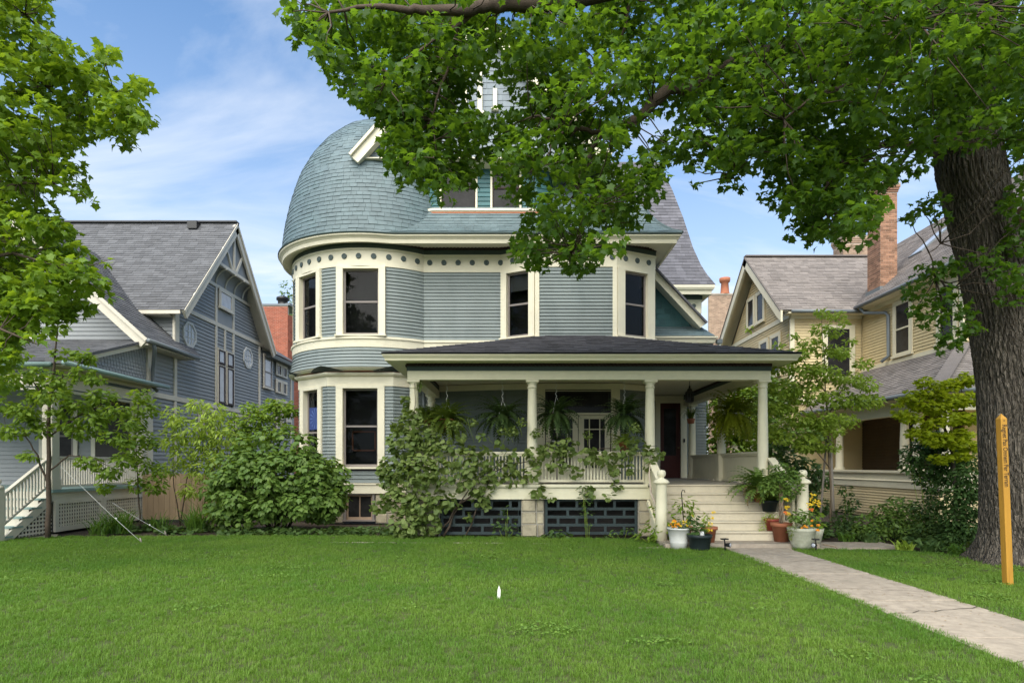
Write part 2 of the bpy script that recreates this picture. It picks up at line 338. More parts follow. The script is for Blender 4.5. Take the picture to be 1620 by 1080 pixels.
class MB:
    def __init__(s, fr=None):
        s.v = []; s.f = []; s.sm = []; s.fr = fr
    def add(s, vs, fs, smooth=False):
        k = len(s.v)
        if s.fr is not None: vs = [s.fr @ Vector(p) for p in vs]
        s.v += [tuple(p) for p in vs]
        s.f += [tuple(i + k for i in f) for f in fs]
        s.sm += [smooth] * len(fs)
        return s
    def box(s, x0, y0, z0, x1, y1, z1):
        return s.add([(x0, y0, z0), (x1, y0, z0), (x1, y1, z0), (x0, y1, z0), (x0, y0, z1), (x1, y0, z1), (x1, y1, z1), (x0, y1, z1)],
                     [(3, 2, 1, 0), (4, 5, 6, 7), (0, 1, 5, 4), (1, 2, 6, 5), (2, 3, 7, 6), (3, 0, 4, 7)])
    def beam(s, p, q, w, h, up=(0, 0, 1)):
        p, q, up = Vector(p), Vector(q), Vector(up)
        d = (q - p).normalized(); a = d.cross(up).normalized() * (w / 2); b = a.cross(d).normalized() * (h / 2)
        return s.add([p - a - b, p + a - b, p + a + b, p - a + b, q - a - b, q + a - b, q + a + b, q - a + b],
                     [(0, 1, 2, 3), (7, 6, 5, 4), (4, 5, 1, 0), (5, 6, 2, 1), (6, 7, 3, 2), (7, 4, 0, 3)])
    def prism(s, poly, ext):
        e = Vector(ext); n = len(poly)
        vs = [Vector(p) for p in poly] + [Vector(p) + e for p in poly]
        return s.add(vs, [tuple(range(n - 1, -1, -1)), tuple(range(n, 2 * n))] + [(i, (i + 1) % n, n + (i + 1) % n, n + i) for i in range(n)])
    def poly(s, pts):
        return s.add(pts, [tuple(range(len(pts)))])
    def tube(s, pts, rad, n=8, smooth=True):
        pts = [Vector(p) for p in pts]
        if not hasattr(rad, '__len__'): rad = [rad] * len(pts)
        vs = []; ref = Vector((0.31, 0.87, 0.38))
        for i, p in enumerate(pts):
            d = (pts[min(i + 1, len(pts) - 1)] - pts[max(i - 1, 0)]).normalized()
            a = d.cross(ref)
            if a.length < 1e-3: a = d.cross(Vector((1, 0, 0)))
            a.normalize(); b = d.cross(a)
            vs += [p + (a * math.cos(t) + b * math.sin(t)) * rad[i] for t in [2 * math.pi * k / n for k in range(n)]]
        fs = [(i * n + k, i * n + (k + 1) % n, (i + 1) * n + (k + 1) % n, (i + 1) * n + k) for i in range(len(pts) - 1) for k in range(n)]
        fs += [tuple(range(n - 1, -1, -1)), tuple(range((len(pts) - 1) * n, len(pts) * n))]
        return s.add(vs, fs, smooth)
    def lathe(s, prof, c, n=24, smooth=True, a0=0.0, a1=360.0):
        full = abs(a1 - a0 - 360) < 1e-6; m = n if full else n + 1
        vs = []
        for r, z in prof:
            for k in range(m):
                t = R(a0 + (a1 - a0) * k / n)
                vs.append((c[0] + r * math.sin(t), c[1] - r * math.cos(t), c[2] + z))
        fs = []
        for i in range(len(prof) - 1):
            for k in range(n):
                k2 = (k + 1) % m
                fs.append((i * m + k, i * m + k2, (i + 1) * m + k2, (i + 1) * m + k))
        return s.add(vs, fs, smooth)
    def sweep(s, path, prof, closed=True, smooth=False, caps=True):
        """profile of (outward, z) carried along a plan path seen left to right from outside"""
        P = [Vector((p[0], p[1])) for p in path]; n = len(P); m = len(prof); vs = []
        for i, p in enumerate(P):
            d0 = (P[i] - P[i - 1]).normalized() if i else None
            d1 = (P[i + 1] - P[i]).normalized() if i < n - 1 else None
            d0 = d0 or d1; d1 = d1 or d0
            n0 = Vector((d0.y, -d0.x)); n1 = Vector((d1.y, -d1.x))
            nn = (n0 + n1)
            nn = nn / max(0.35, 1 + n0.dot(n1))
            vs += [(p.x + nn.x * o, p.y + nn.y * o, z) for o, z in prof]
        k2 = m if closed else m - 1
        fs = [(i * m + k, (i + 1) * m + k, (i + 1) * m + (k + 1) % m, i * m + (k + 1) % m) for i in range(n - 1) for k in range(k2)]
        if closed and caps:
            fs += [tuple(range(m)), tuple(range((n - 1) * m + m - 1, (n - 1) * m - 1, -1))]
        return s.add(vs, fs, smooth)
    def mesh(s, name, mt, off=Vector((0, 0, 0)), fix=True):
        me = bpy.data.meshes.new(name)
        me.from_pydata([(x - off[0], y - off[1], z - off[2]) for x, y, z in s.v], [], s.f)
        me.polygons.foreach_set('use_smooth', s.sm)
        if mt: me.materials.append(mt)
        if fix:
            import bmesh
            bm = bmesh.new(); bm.from_mesh(me)
            bmesh.ops.recalc_face_normals(bm, faces=bm.faces)
            bm.to_mesh(me); bm.free()
        me.update()
        return me
    def build(s, name, mt, parent=None, label=None, kind=None, bevel=0.0):
        off = wloc(parent) if parent else Vector((0, 0, 0))
        o = bpy.data.objects.new(name, s.mesh(name, mt, off))
        COL.objects.link(o); o.parent = parent
        if bevel:
            b = o.modifiers.new('bevel', 'BEVEL'); b.width = bevel; b.segments = 2; b.limit_method = 'ANGLE'
        return tag(o, label, None, None, kind)

def arc(c, r, a0, a1, n):
    return [(c[0] + r * math.sin(R(a0 + (a1 - a0) * i / n)), c[1] - r * math.cos(R(a0 + (a1 - a0) * i / n))) for i in range(n + 1)]

def siding(parent, path, z0, z1, mt, e=0.096, proud=0.026, name='siding_board', joined=None):
    n = max(1, round((z1 - z0) / e)); e = (z1 - z0) / n
    prof = [(0.0, 0.0), (proud, 0.0), (proud + 0.003, 0.010), (proud * 0.9, 0.020), (0.003, e)]
    if joined:
        mb = MB()
        for i in range(n): mb.sweep(path, [(o, z + z0 + i * e) for o, z in prof])
        return mb.build(joined, mt, parent, kind='stuff')
    me = MB().sweep(path, prof).mesh(name, mt)
    for i in range(n):
        piece(name, me, parent, Matrix.Translation((0, 0, z0 + i * e)))

def siding_poly(parent, fr, poly, mt, e=0.115, proud=0.024, name='siding_board', joined=None):
    """boards on a flat wall of any convex outline (a, c) in the wall's own frame"""
    c0 = min(p[1] for p in poly); c1 = max(p[1] for p in poly)
    n = max(1, round((c1 - c0) / e)); e = (c1 - c0) / n
    def span(c):
        xs = []
        for i in range(len(poly)):
            (xa, ca), (xb, cb) = poly[i], poly[(i + 1) % len(poly)]
            if (ca - c) * (cb - c) <= 0 and abs(ca - cb) > 1e-9: xs.append(xa + (xb - xa) * (c - ca) / (cb - ca))
        return (min(xs), max(xs)) if len(xs) > 1 else None
    mbj = MB(fr)
    for i in range(n):
        b, t = c0 + i * e + 1e-4, c0 + (i + 1) * e - 1e-4
        s0, s1 = span(b), span(t)
        if not s0 or not s1: continue
        l0, l1 = max(s0[0], s0[0]), min(s0[1], s0[1])
        if l1 - l0 < 0.03: continue
        mb = MB(fr) if not joined else mbj
        vs = []
        for a0, a1, c, o in ((s0[0], s0[1], b, 0.0), (s0[0], s0[1], b, -proud), (s0[0], s0[1], b + 0.012, -proud - 0.002), (s1[0], s1[1], t, -0.003)):
            vs += [(a0, o, c), (a1, o, c)]
        mb.add(vs, [(0, 1, 3, 2), (2, 3, 5, 4), (4, 5, 7, 6), (0, 2, 4, 6), (1, 7, 5, 3)])
        if not joined: mb.build(name, mt, parent)
    if joined: mbj.build(joined, mt, parent, kind='stuff')

def pieces(name, items, mt, parent, rest, most=300, key=None):
    """items are (verts, faces) in world space: the largest in view stand alone, the others are joined"""
    if key: items = sorted(items, key=lambda it: key(it[0][0]))
    for vs, fs in items[:most]:
        MB().add(vs, fs).build(name, mt, parent)
    if len(items) > most:
        mb = MB()
        for vs, fs in items[most:]: mb.add(vs, fs)
        mb.build(rest, mt, parent, kind='stuff')

def roof_items(o, u, v, span, L, e=0.14, w=0.3, th=0.012, jit=0.35, gap=0.006, stag=0.5, drop=0.0):
    """shingle tabs on a plane: o a corner, u along the eave, v up the slope, span(b) gives the run in u at height b"""
    o, u, v = Vector(o), Vector(u).normalized(), Vector(v).normalized()
    nn = u.cross(v).normalized(); out = []; rows = int(L / e)
    for i in range(rows):
        b = i * e; s0 = span(b); s1 = span(min(L, b + e))
        a = s0[0] - random.random() * w * stag if stag else s0[0] - (w / 2 if i % 2 else 0)
        while a < s0[1]:
            ww = w * (1 + jit * (random.random() - 0.5)); a1 = min(a + ww, s0[1]); al = max(a, s0[0])
            if a1 - al > 0.03:
                t = th * (0.7 + 0.6 * random.random()); bb = b - drop * random.random()
                ta, tb = max(al, s1[0]), min(a1 - gap, s1[1])
                if tb - ta < 0.01: ta = tb = (max(s1[0], min(s1[1], (al + a1) / 2)))
                p = [o + u * al + v * bb, o + u * (a1 - gap) + v * bb, o + u * tb + v * (b + e * 1.02), o + u * ta + v * (b + e * 1.02)]
                q = [p[0] + nn * t, p[1] + nn * t, p[2] + nn * 0.002, p[3] + nn * 0.002]
                out.append(([*q, p[0], p[1], p[2], p[3]], [(0, 1, 2, 3), (4, 5, 1, 0), (5, 6, 2, 1), (7, 4, 0, 3)]))
            a += ww
    return out

# ------------------------------------------------------------------ windows
def window(parent, o, u, w, h, cw=0.13, head=0.13, sill=0.09, proud=0.045, recess=0.05, rows=2, casing='cream', sash='sash', glass='glass',
           blind=0.0, split=0.5, back=True, sashw=0.05, mull=0, label=None):
    """o = middle of the opening's lower edge; casing is the part, sash, panes and sill hang on it"""
    fr = frame(o, u)
    mb = MB(fr)
    if cw > 0:
        mb.box(-w / 2 - cw, -proud, 0, -w / 2, recess, h); mb.box(w / 2, -proud, 0, w / 2 + cw, recess, h)
        mb.box(-w / 2 - cw, -proud - 0.003, h, w / 2 + cw, recess, h + head)
    else:
        mb.box(-w / 2, -0.01, h - 0.02, w / 2, recess, h)
    win = mb.build('window', M[casing], parent, label)
    if sill > 0:
        MB(fr).box(-w / 2 - cw - 0.03, -proud - 0.05, -sill, w / 2 + cw + 0.03, recess, 0).build('sill', M[casing], win)
    s = MB(fr); y0, y1 = recess - 0.045, recess
    s.box(-w / 2, y0, 0, -w / 2 + sashw, y1, h); s.box(w / 2 - sashw, y0, 0, w / 2, y1, h)
    s.box(-w / 2 + sashw, y0, 0, w / 2 - sashw, y1, sashw * 1.5); s.box(-w / 2 + sashw, y0, h - sashw, w / 2 - sashw, y1, h)
    zs = [0.0, h]
    if rows == 2:
        zm = h * split; zs = [0, zm, h]
        s.box(-w / 2 + sashw, y0 - 0.008, zm - 0.025, w / 2 - sashw, y1, zm + 0.025)
    for k in range(mull):
        x = -w / 2 + w * (k + 1) / (mull + 1); s.box(x - 0.018, y0 + 0.004, sashw, x + 0.018, y1, h - sashw)
    s.build('sash', M[sash], win)
    for k in range(len(zs) - 1):
        MB(fr).box(-w / 2 + sashw, y1 - 0.018, zs[k] + 0.03, w / 2 - sashw, y1 - 0.012, zs[k + 1] - 0.03).build('pane', M[glass], win)
    if blind:
        MB(fr).box(-w / 2 + 0.04, y1 + 0.03, h * (1 - blind), w / 2 - 0.04, y1 + 0.04, h).build('blind', M['blind'], win)
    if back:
        MB(fr).box(-w / 2 - 0.05, y1 + 0.30, -0.05, w / 2 + 0.05, y1 + 0.33, h + 0.05).build('room_dark_panel', M['interior'], win)  # dark panel painted to stand for the unlit room behind
    return win

# ------------------------------------------------------------------ foliage helpers
def fan(half, cy=0.35, droop=0.25, curl=0.1):
    pts = half + [(-x, y) for x, y in half[::-1] if x > 1e-6]
    vs = [(0, cy, 0.0)] + [(x, y, -droop * x * x - curl * (y - cy) ** 2) for x, y in pts]
    n = len(pts)
    return np.array(vs, dtype=np.float32), [(0, 1 + (i + 1) % n, 1 + i) for i in range(n)]
MAPLE = fan([(0, 0), (0.17, -0.07), (0.42, -0.02), (0.33, 0.15), (0.62, 0.38), (0.37, 0.43), (0.29, 0.60), (0.16, 0.66), (0, 1.0)], 0.33, 0.30, 0.18)
MAPLE2 = fan([(0, 0), (0.15, -0.10), (0.40, -0.06), (0.33, 0.13), (0.56, 0.36), (0.38, 0.40), (0.27, 0.57), (0.15, 0.62), (0, 0.92)], 0.33, 0.75, 0.45)
MAPLE3 = fan([(0, 0), (0.19, -0.04), (0.36, 0.03), (0.34, 0.17), (0.58, 0.46), (0.34, 0.46), (0.26, 0.66), (0.14, 0.70), (0, 1.08)], 0.33, -0.35, 0.55)
MAPLES = [MAPLE, MAPLE2, MAPLE3]
OVAL = fan([(0, 0), (0.20, 0.18), (0.27, 0.42), (0.20, 0.70), (0, 1.0)], 0.42, 0.6, 0.25)
LOBED = fan([(0, 0), (0.28, 0.02), (0.40, 0.30), (0.46, 0.55), (0.24, 0.62), (0, 1.0)], 0.35, 0.45, 0.25)
HEART = fan([(0, 0.05), (0.26, -0.10), (0.48, 0.12), (0.50, 0.42), (0.30, 0.66), (0, 0.92)], 0.30, 0.35, 0.2)
LANCE = fan([(0, 0), (0.11, 0.22), (0.13, 0.48), (0, 1.0)], 0.4, 0.5, 0.3)
NEEDLE = fan([(0, 0), (0.17, 0.3), (0.15, 0.7), (0, 1.0)], 0.5, 0.3, 0.2)
PETAL = fan([(0, 0), (0.35, 0.25), (0.42, 0.65), (0, 0.95)], 0.5, 0.3, 0.3)

def norm(a): return a / np.maximum(np.linalg.norm(a, axis=1, keepdims=True), 1e-6)
def basis(nrm, tip):
    z = norm(nrm); y = tip - (tip * z).sum(1, keepdims=True) * z; y = norm(y); x = np.cross(y, z)
    return np.stack([x, y, z], axis=2)

def np_mesh(name, V, faces, mt):
    """V (n, m, 3) copies of one template with its faces"""
    n, m, _ = V.shape
    me = bpy.data.meshes.new(name)
    me.vertices.add(n * m); me.vertices.foreach_set('co', V.reshape(-1).astype(np.float32))
    ft = np.concatenate([np.array(f) for f in faces]); ln = np.array([len(f) for f in faces])
    idx = (np.arange(n)[:, None] * m + ft[None, :]).reshape(-1)
    me.loops.add(len(idx)); me.loops.foreach_set('vertex_index', idx.astype(np.int32))
    starts = np.concatenate([[0], np.cumsum(np.tile(ln, n))[:-1]])
    me.polygons.add(n * len(faces)); me.polygons.foreach_set('loop_start', starts.astype(np.int32))
    me.update(calc_edges=True)
    if mt: me.materials.append(mt)
    return me

def leaves(parent, tmpl, P, B, S, mt, name='foliage', single=0, leaf='leaf'):
    """leaves of one plant; the nearest ones that stand in the frame are parts of their own"""
    if isinstance(tmpl, list):
        pick = rng.integers(0, len(tmpl), len(P))
        for k, t_ in enumerate(tmpl):
            s_ = pick == k
            leaves(parent, t_, P[s_], B[s_], S[s_], mt, name, single // len(tmpl), leaf)
        return
    T, F = tmpl
    order = np.arange(len(P))
    if single:
        X, Y, Z = P[:, 0], P[:, 1], P[:, 2]
        px = VX + X / Y * 1000; py = VY - (Z - EYE) / Y * 1000
        inside = (px > 5) & (px < 1615) & (py > 5) & (py < 1075)
        score = np.where(inside, Y - 6 * S, 1e3)
        order = np.argsort(score)
        single = min(single, int(inside.sum()))
        me = bpy.data.meshes.new(leaf)
        me.from_pydata([tuple(map(float, v)) for v in T], [], F); me.materials.append(mt)
        off = Matrix.Translation(-wloc(parent))
        for i in order[:single]:
            b = B[i] * S[i]; p = P[i]
            o = bpy.data.objects.new(leaf, me); COL.objects.link(o); o.parent = parent
            o.matrix_basis = off @ Matrix(((b[0, 0], b[0, 1], b[0, 2], p[0]), (b[1, 0], b[1, 1], b[1, 2], p[1]), (b[2, 0], b[2, 1], b[2, 2], p[2]), (0, 0, 0, 1)))
        order = order[single:]
    if len(order):
        P, B, S = P[order] - np.array(wloc(parent)), B[order], S[order]
        V = P[:, None, :] + S[:, None, None] * np.einsum('nij,mj->nmi', B, T)
        o = bpy.data.objects.new(name, np_mesh(name, V, F, mt)); COL.objects.link(o); o.parent = parent
        tag(o, kind='stuff')

def clump(c, r, n, shell=0.35):
    d = norm(rng.normal(size=(n, 3))); u = rng.random(n) ** (1 / 3)
    u = shell + (1 - shell) * u
    return np.array(c) + d * u[:, None] * np.array(r), d

def clump_leaves(cl, dens, size, up=0.8, out=0.35, droop=0.7, jit=0.6, shell=0.35, svar=0.35):
    """cl = list of (centre, radii, weight); returns leaf places, frames and sizes"""
    Ps, Bs, Ss = [], [], []
    for c, r, wgt in cl:
        r = np.array(r, dtype=float)
        n = max(3, int(4.2 * dens * wgt * (r[0] * r[1] + r[1] * r[2] + r[0] * r[2]) / size ** 2))
        P, d = clump(c, r, n, shell)
        nr = np.array([0, 0, up]) + d * out + rng.normal(size=(n, 3)) * jit * 0.6
        tp = d * 0.8 + np.array([0, 0, -droop]) + rng.normal(size=(n, 3)) * jit
        Ps.append(P); Bs.append(basis(nr, tp)); Ss.append(size * (1 - svar / 2 + svar * rng.random(n)))
    return np.concatenate(Ps), np.concatenate(Bs), np.concatenate(Ss)

def wobble(p, q, n, amp, sag=0.0):
    p, q = Vector(p), Vector(q); L = (q - p).length; out = []
    for i in range(n + 1):
        t = i / n; w = math.sin(math.pi * t)
        out.append(p.lerp(q, t) + Vector((random.uniform(-1, 1), random.uniform(-1, 1), random.uniform(-1, 1))) * amp * L * w + Vector((0, 0, -sag * L * w)))
    return out

def blades(n, c, spread, L, w, arch=0.9, seg=5, lean=(0.3, 1.0)):
    """arching strap leaves rising from a crown: a mesh builder"""
    mb = MB()
    for _ in range(n):
        a = random.uniform(0, 2 * math.pi); l = L * random.uniform(0.6, 1.1); le = random.uniform(*lean)
        p = Vector((c[0] + random.uniform(-1, 1) * spread, c[1] + random.uniform(-1, 1) * spread, c[2]))
        h = Vector((math.cos(a), math.sin(a), 0)); s = Vector((-h.y, h.x, 0)); th = R(88) - le * 0.35; vs = []
        for i in range(seg + 1):
            t = i / seg; ww = w * (1 - t ** 2) * 0.5 + 0.0015
            vs += [p - s * ww, p + s * ww]
            p = p + (h * math.cos(th) + Vector((0, 0, 1)) * math.sin(th)) * (l / seg); th -= arch * le * (0.25 + t) * 1.1 * 5 / seg
        mb.add(vs, [(2 * i, 2 * i + 1, 2 * i + 3, 2 * i + 2) for i in range(seg)], True)
    return mb

def fronds(n, c, L, w, droop=1.0, up=(20, 75), seg=11, spread=0.06):
    """pinnate fern fronds: paired leaflets along an arching rib"""
    mb = MB()
    for _ in range(n):
        a = random.uniform(0, 2 * math.pi); l = L * random.uniform(0.65, 1.1); th = R(random.uniform(*up))
        p = Vector(c) + Vector((math.cos(a), math.sin(a), 0)) * spread * random.random()
        h = Vector((math.cos(a), math.sin(a), 0)); s = Vector((-h.y, h.x, 0)); prev = p
        for i in range(seg):
            t = (i + 0.5) / seg; d = h * math.cos(th) + Vector((0, 0, 1)) * math.sin(th)
            nup = s.cross(d) * -1
            q = p + d * (l / seg); ww = w * math.sin(math.pi * min(1, 0.12 + t * 0.9)) ** 0.7; k = l / seg * 0.42
            for sg in (-1, 1):
                tip = p + d * (l / seg * 0.9) + s * sg * ww - Vector((0, 0, 0.25 * ww))
                mb.add([p, p + d * k * 2, tip + d * k * 0.4, tip - d * k * 0.4], [(0, 1, 2, 3)])
            mb.add([p - s * 0.003, p + s * 0.003, q + s * 0.002, q - s * 0.002], [(0, 1, 2, 3)])
            p = q; th -= droop * (0.10 + 0.16 * t) * 11 / seg
    return mb

def text_obj(name, body, size, mw, mt, parent, ext=0.002, align='LEFT'):
    cu = bpy.data.curves.new(name, 'FONT'); cu.body = body; cu.size = size; cu.extrude = ext; cu.offset = size * 0.014; cu.align_x = align; cu.align_y = 'CENTER'
    o = bpy.data.objects.new(name, cu); COL.objects.link(o)
    dg = bpy.context.evaluated_depsgraph_get(); dg.update()
    me = bpy.data.meshes.new_from_object(o.evaluated_get(dg))
    bpy.data.objects.remove(o); bpy.data.curves.remove(cu)
    me.materials.clear(); me.materials.append(mt)
    return piece(name, me, parent, mw)
# ------------------------------------------------------------------ the ground
def sheet(name, poly, z, mt, kind='structure'):
    return MB().poly([(x, y, z) for x, y in poly]).build(name, M[mt], kind=kind)
sheet('ground', [(-400, -300), (400, -300), (400, 700), (-400, 700)], -0.06, 'far_ground')
sheet('garden_bed', [(-16, 10.5), (20, 10.5), (20, 34), (-16, 34)], -0.03, 'soil')
LAWN_A = [(-40, -14), (4.1, -14), (4.1, 11.5), (4.02, 12.3), (3.3, 13.05), (2.6, 13.9), (0.5, 14.25), (-4.2, 14.55), (-7.5, 14.5), (-10.35, 14.35), (-12.5, 12.9), (-40, 12.8)]
LAWN_B = [(5.33, -14), (40, -14), (40, 9.6), (11.0, 10.2), (8.9, 11.25), (7.0, 12.1), (5.45, 12.35), (5.33, 11.9)]
sheet('lawn', LAWN_A, 0.0, 'lawn_soil')
sheet('lawn', LAWN_B, 0.0, 'lawn_soil')

def grass(name, poly, dens, hgt, seed, wid):
    protos = []
    for k in range(3):
        mb = MB(); rr = random.Random(seed * 10 + k)
        for _ in range(15):
            a = rr.uniform(0, 6.283); p = Vector((rr.uniform(-0.045, 0.045), rr.uniform(-0.045, 0.045), -0.005)); l = hgt * rr.uniform(0.45, 1.15)
            h = Vector((math.cos(a), math.sin(a), 0)); s = Vector((-h.y, h.x, 0)) * wid; b = rr.uniform(0.15, 1.0) * l
            q = p + h * b * 0.3 + Vector((0, 0, l * 0.6)); t = p + h * b + Vector((0, 0, l * rr.uniform(0.75, 1.0)))
            mb.add([p - s, p + s, q + s * 0.75, q - s * 0.75, t], [(0, 1, 2, 3), (3, 2, 4)])
        protos.append(bpy.data.objects.new('grass_tuft', mb.mesh('grass_tuft', M['grass'], fix=False)))
    o = MB().poly([(x, y, 0.002) for x, y in poly]).build(name, M['lawn_soil'], kind='stuff')
    ng = bpy.data.node_groups.new(name, 'GeometryNodeTree')
    ng.interface.new_socket('Geometry', in_out='INPUT', socket_type='NodeSocketGeometry')
    ng.interface.new_socket('Geometry', in_out='OUTPUT', socket_type='NodeSocketGeometry')
    n, l = ng.nodes, ng.links
    gi = n.new('NodeGroupInput'); go = n.new('NodeGroupOutput'); jo = n.new('GeometryNodeJoinGeometry')
    for k, pr in enumerate(protos):
        pos = n.new('GeometryNodeInputPosition')
        nt = n.new('ShaderNodeTexNoise'); nt.inputs['Scale'].default_value = 0.9; nt.inputs['Detail'].default_value = 4
        l.new(pos.outputs[0], nt.inputs['Vector'])
        mr = n.new('ShaderNodeMapRange'); mr.inputs[1].default_value = 0.3; mr.inputs[2].default_value = 0.62
        mr.inputs[3].default_value = dens * 0.40 / 3; mr.inputs[4].default_value = dens / 3
        l.new(nt.outputs[0], mr.inputs[0])
        n2 = n.new('ShaderNodeTexNoise'); n2.inputs['Scale'].default_value = 0.62; n2.inputs['Detail'].default_value = 5; n2.inputs['Roughness'].default_value = 0.6
        of = n.new('ShaderNodeVectorMath'); of.operation = 'ADD'; of.inputs[1].default_value = (11.3, 4.7, 0); l.new(pos.outputs[0], of.inputs[0]); l.new(of.outputs[0], n2.inputs['Vector'])
        m4 = n.new('ShaderNodeMapRange'); m4.inputs[1].default_value = 0.60; m4.inputs[2].default_value = 0.72; m4.inputs[3].default_value = 1.0; m4.inputs[4].default_value = 0.22
        l.new(n2.outputs[0], m4.inputs[0])
        mu = n.new('ShaderNodeMath'); mu.operation = 'MULTIPLY'; l.new(mr.outputs[0], mu.inputs[0]); l.new(m4.outputs[0], mu.inputs[1])
        di = n.new('GeometryNodeDistributePointsOnFaces'); di.inputs['Seed'].default_value = seed + k
        l.new(gi.outputs[0], di.inputs['Mesh']); l.new(mu.outputs[0], di.inputs['Density'])
        oi = n.new('GeometryNodeObjectInfo'); oi.inputs['Object'].default_value = pr; oi.inputs['As Instance'].default_value = True
        ip = n.new('GeometryNodeInstanceOnPoints')
        rv = n.new('FunctionNodeRandomValue'); rv.data_type = 'FLOAT_VECTOR'
        rv.inputs[0].default_value = (-0.18, -0.18, 0); rv.inputs[1].default_value = (0.18, 0.18, 6.283)
        rs = n.new('FunctionNodeRandomValue'); rs.data_type = 'FLOAT'; rs.inputs[2].default_value = 0.65; rs.inputs[3].default_value = 1.25
        l.new(di.outputs['Points'], ip.inputs['Points']); l.new(oi.outputs['Geometry'], ip.inputs['Instance'])
        l.new(rv.outputs[0], ip.inputs['Rotation']); l.new(rs.outputs[1], ip.inputs['Scale'])
        l.new(ip.outputs[0], jo.inputs[0])
    l.new(gi.outputs[0], jo.inputs[0])
    l.new(jo.outputs[0], go.inputs[0])
    md = o.modifiers.new('grass', 'NODES'); md.node_group = ng
    return o
grass('grass', [(-7.5, 3.6), (4.15, 3.6), (4.15, 8.2), (-9.5, 8.2)], 560, 0.052, 1, 0.0020)
grass('grass', [(-9.5, 8.2), (4.15, 8.2), (4.15, 11.5), (4.04, 12.3), (3.32, 13.05), (2.6, 13.92), (0.5, 14.28), (-4.2, 14.6), (-7.5, 14.55), (-10.35, 14.4), (-12.5, 12.9), (-14.5, 12.7)], 330, 0.058, 2, 0.0028)
grass('grass', [(5.30, 4.4), (8.3, 4.4), (12.0, 9.5), (8.9, 11.28), (7.0, 12.13), (5.45, 12.38), (5.30, 11.9)], 420, 0.055, 3, 0.0024)

# clover and small weeds in the turf, worn earth round the trunk
cvl = []
for _ in range(24):
    x, y = random.uniform(-7.5, 4.0), random.uniform(4.3, 13.6)
    cvl.append((Vector((x, y, 0.045)), (random.uniform(0.10, 0.40), random.uniform(0.10, 0.35), 0.012), random.uniform(0.12, 0.4)))
for _ in range(12): cvl.append((Vector((random.uniform(5.5, 9), random.uniform(6.5, 11), 0.045)), (random.uniform(0.1, 0.3), random.uniform(0.1, 0.3), 0.012), 0.4))
P, B, S = clump_leaves(cvl, 0.8, 0.026, up=1.2, out=0.1, droop=0.0, shell=0.0)
o = bpy.data.objects.new('clover', np_mesh('clover', P[:, None, :] + S[:, None, None] * np.einsum('nij,mj->nmi', B, HEART[0]), HEART[1], M['clover'])); COL.objects.link(o); tag(o, kind='stuff')
sheet('bare_soil', [(8.25 + (1.35 + 0.22 * math.sin(k * 1.7) + 0.1 * math.sin(k * 4.1)) * math.cos(k * math.pi / 16), 10.55 + (1.15 + 0.18 * math.sin(k * 2.3)) * math.sin(k * math.pi / 16)) for k in range(32)], 0.012, 'soil')

# the front path: slabs with open joints
path = sheet('path', [(4.05, -14), (5.38, -14), (5.38, 12.45), (4.05, 12.45)], -0.004, 'soil')
ys = [-2.0, 0.1, 2.1, 4.05, 5.96, 7.6, 9.45, 11.35, 12.42]
for a, b in zip(ys[:-1], ys[1:]):
    MB().box(4.1, a + 0.022, -0.05, 5.33, b - 0.022, 0.012 + random.uniform(-0.004, 0.004)).build('concrete_slab', M['concrete'], path, bevel=0.006)
MB().box(5.342, 12.36, -0.05, 6.55, 13.35, 0.010).build('concrete_slab', M['concrete'], path, bevel=0.006)
MB().box(6.57, 12.50, -0.05, 7.75, 13.42, 0.006).build('concrete_slab', M['concrete'], path, bevel=0.006)
MB().box(2.45, 12.43, -0.06, 4.09, 12.62, 0.006).build('concrete_slab', M['concrete'], path, bevel=0.006)
ck = MB()
for y0, dy in ((10.5, 0.25), (8.4, -0.3), (6.9, 0.35), (5.2, 0.2)):
    pts = [(4.1 + 1.23 * i / 9, y0 + dy * i / 9 + random.uniform(-0.05, 0.05)) for i in range(10)]
    for (xa, ya), (xb, yb_) in zip(pts[:-1], pts[1:]):
        w = random.uniform(0.003, 0.008); ck.poly([(xa, ya - w, 0.0185), (xb, yb_ - w, 0.0185), (xb, yb_ + w, 0.0185), (xa, ya + w, 0.0185)])
ck.build('cracks', M['soil'], path, kind='stuff')
litter = MB()
for _ in range(150):
    x, y, a, s = random.uniform(4.12, 5.31), random.uniform(4.5, 12.3), random.uniform(0, 6.28), random.uniform(0.008, 0.022)
    c, q = math.cos(a) * s, math.sin(a) * s
    litter.add([(x - c, y - q, 0.020), (x + q * 0.5, y - c * 0.5, 0.024), (x + c, y + q, 0.021), (x - q * 0.5, y + c * 0.5, 0.023)], [(0, 1, 2, 3)])
litter.build('leaf_litter', M['dry_leaf'], path, kind='stuff')
walk = sheet('side_walk', [(-13.6, 12.9), (-10.45, 14.4), (-10.8, 14.95), (-13.6, 14.95)], 0.004, 'concrete')
# narrow stone edging buried in the lawn before the porch
edg = sheet('stone_edging', [(-4.0, 13.25), (0.6, 13.05), (0.6, 13.1), (-4.0, 13.3)], 0.003, 'soil')
x = -3.9
while x < 0.5:
    w = random.uniform(0.25, 0.55); y = 13.3 - 0.043 * (x + 4) + random.uniform(-0.03, 0.03)
    if random.random() < 0.75: MB().box(x, y, -0.02, x + w, y + 0.07, 0.014).build('edging_stone', M['concrete'], edg, bevel=0.01)
    x += w + random.uniform(0.02, 0.2)

# ================================================================== THE TURRETED HOUSE
house = thing('victorian_house', 'large blue grey house with domed corner turret, teal slates and wide cream porch', 'house', (1.0, 18.0, 0))
TC = (-4.28, 20.1)
turret = arc(TC, 2.60, -150, 39.7, 38)
WALL2 = turret + [(-0.40, 18.1), (0.56, 17.6), (2.82, 17.6), (4.0, 18.2), (4.0, 23.0)]
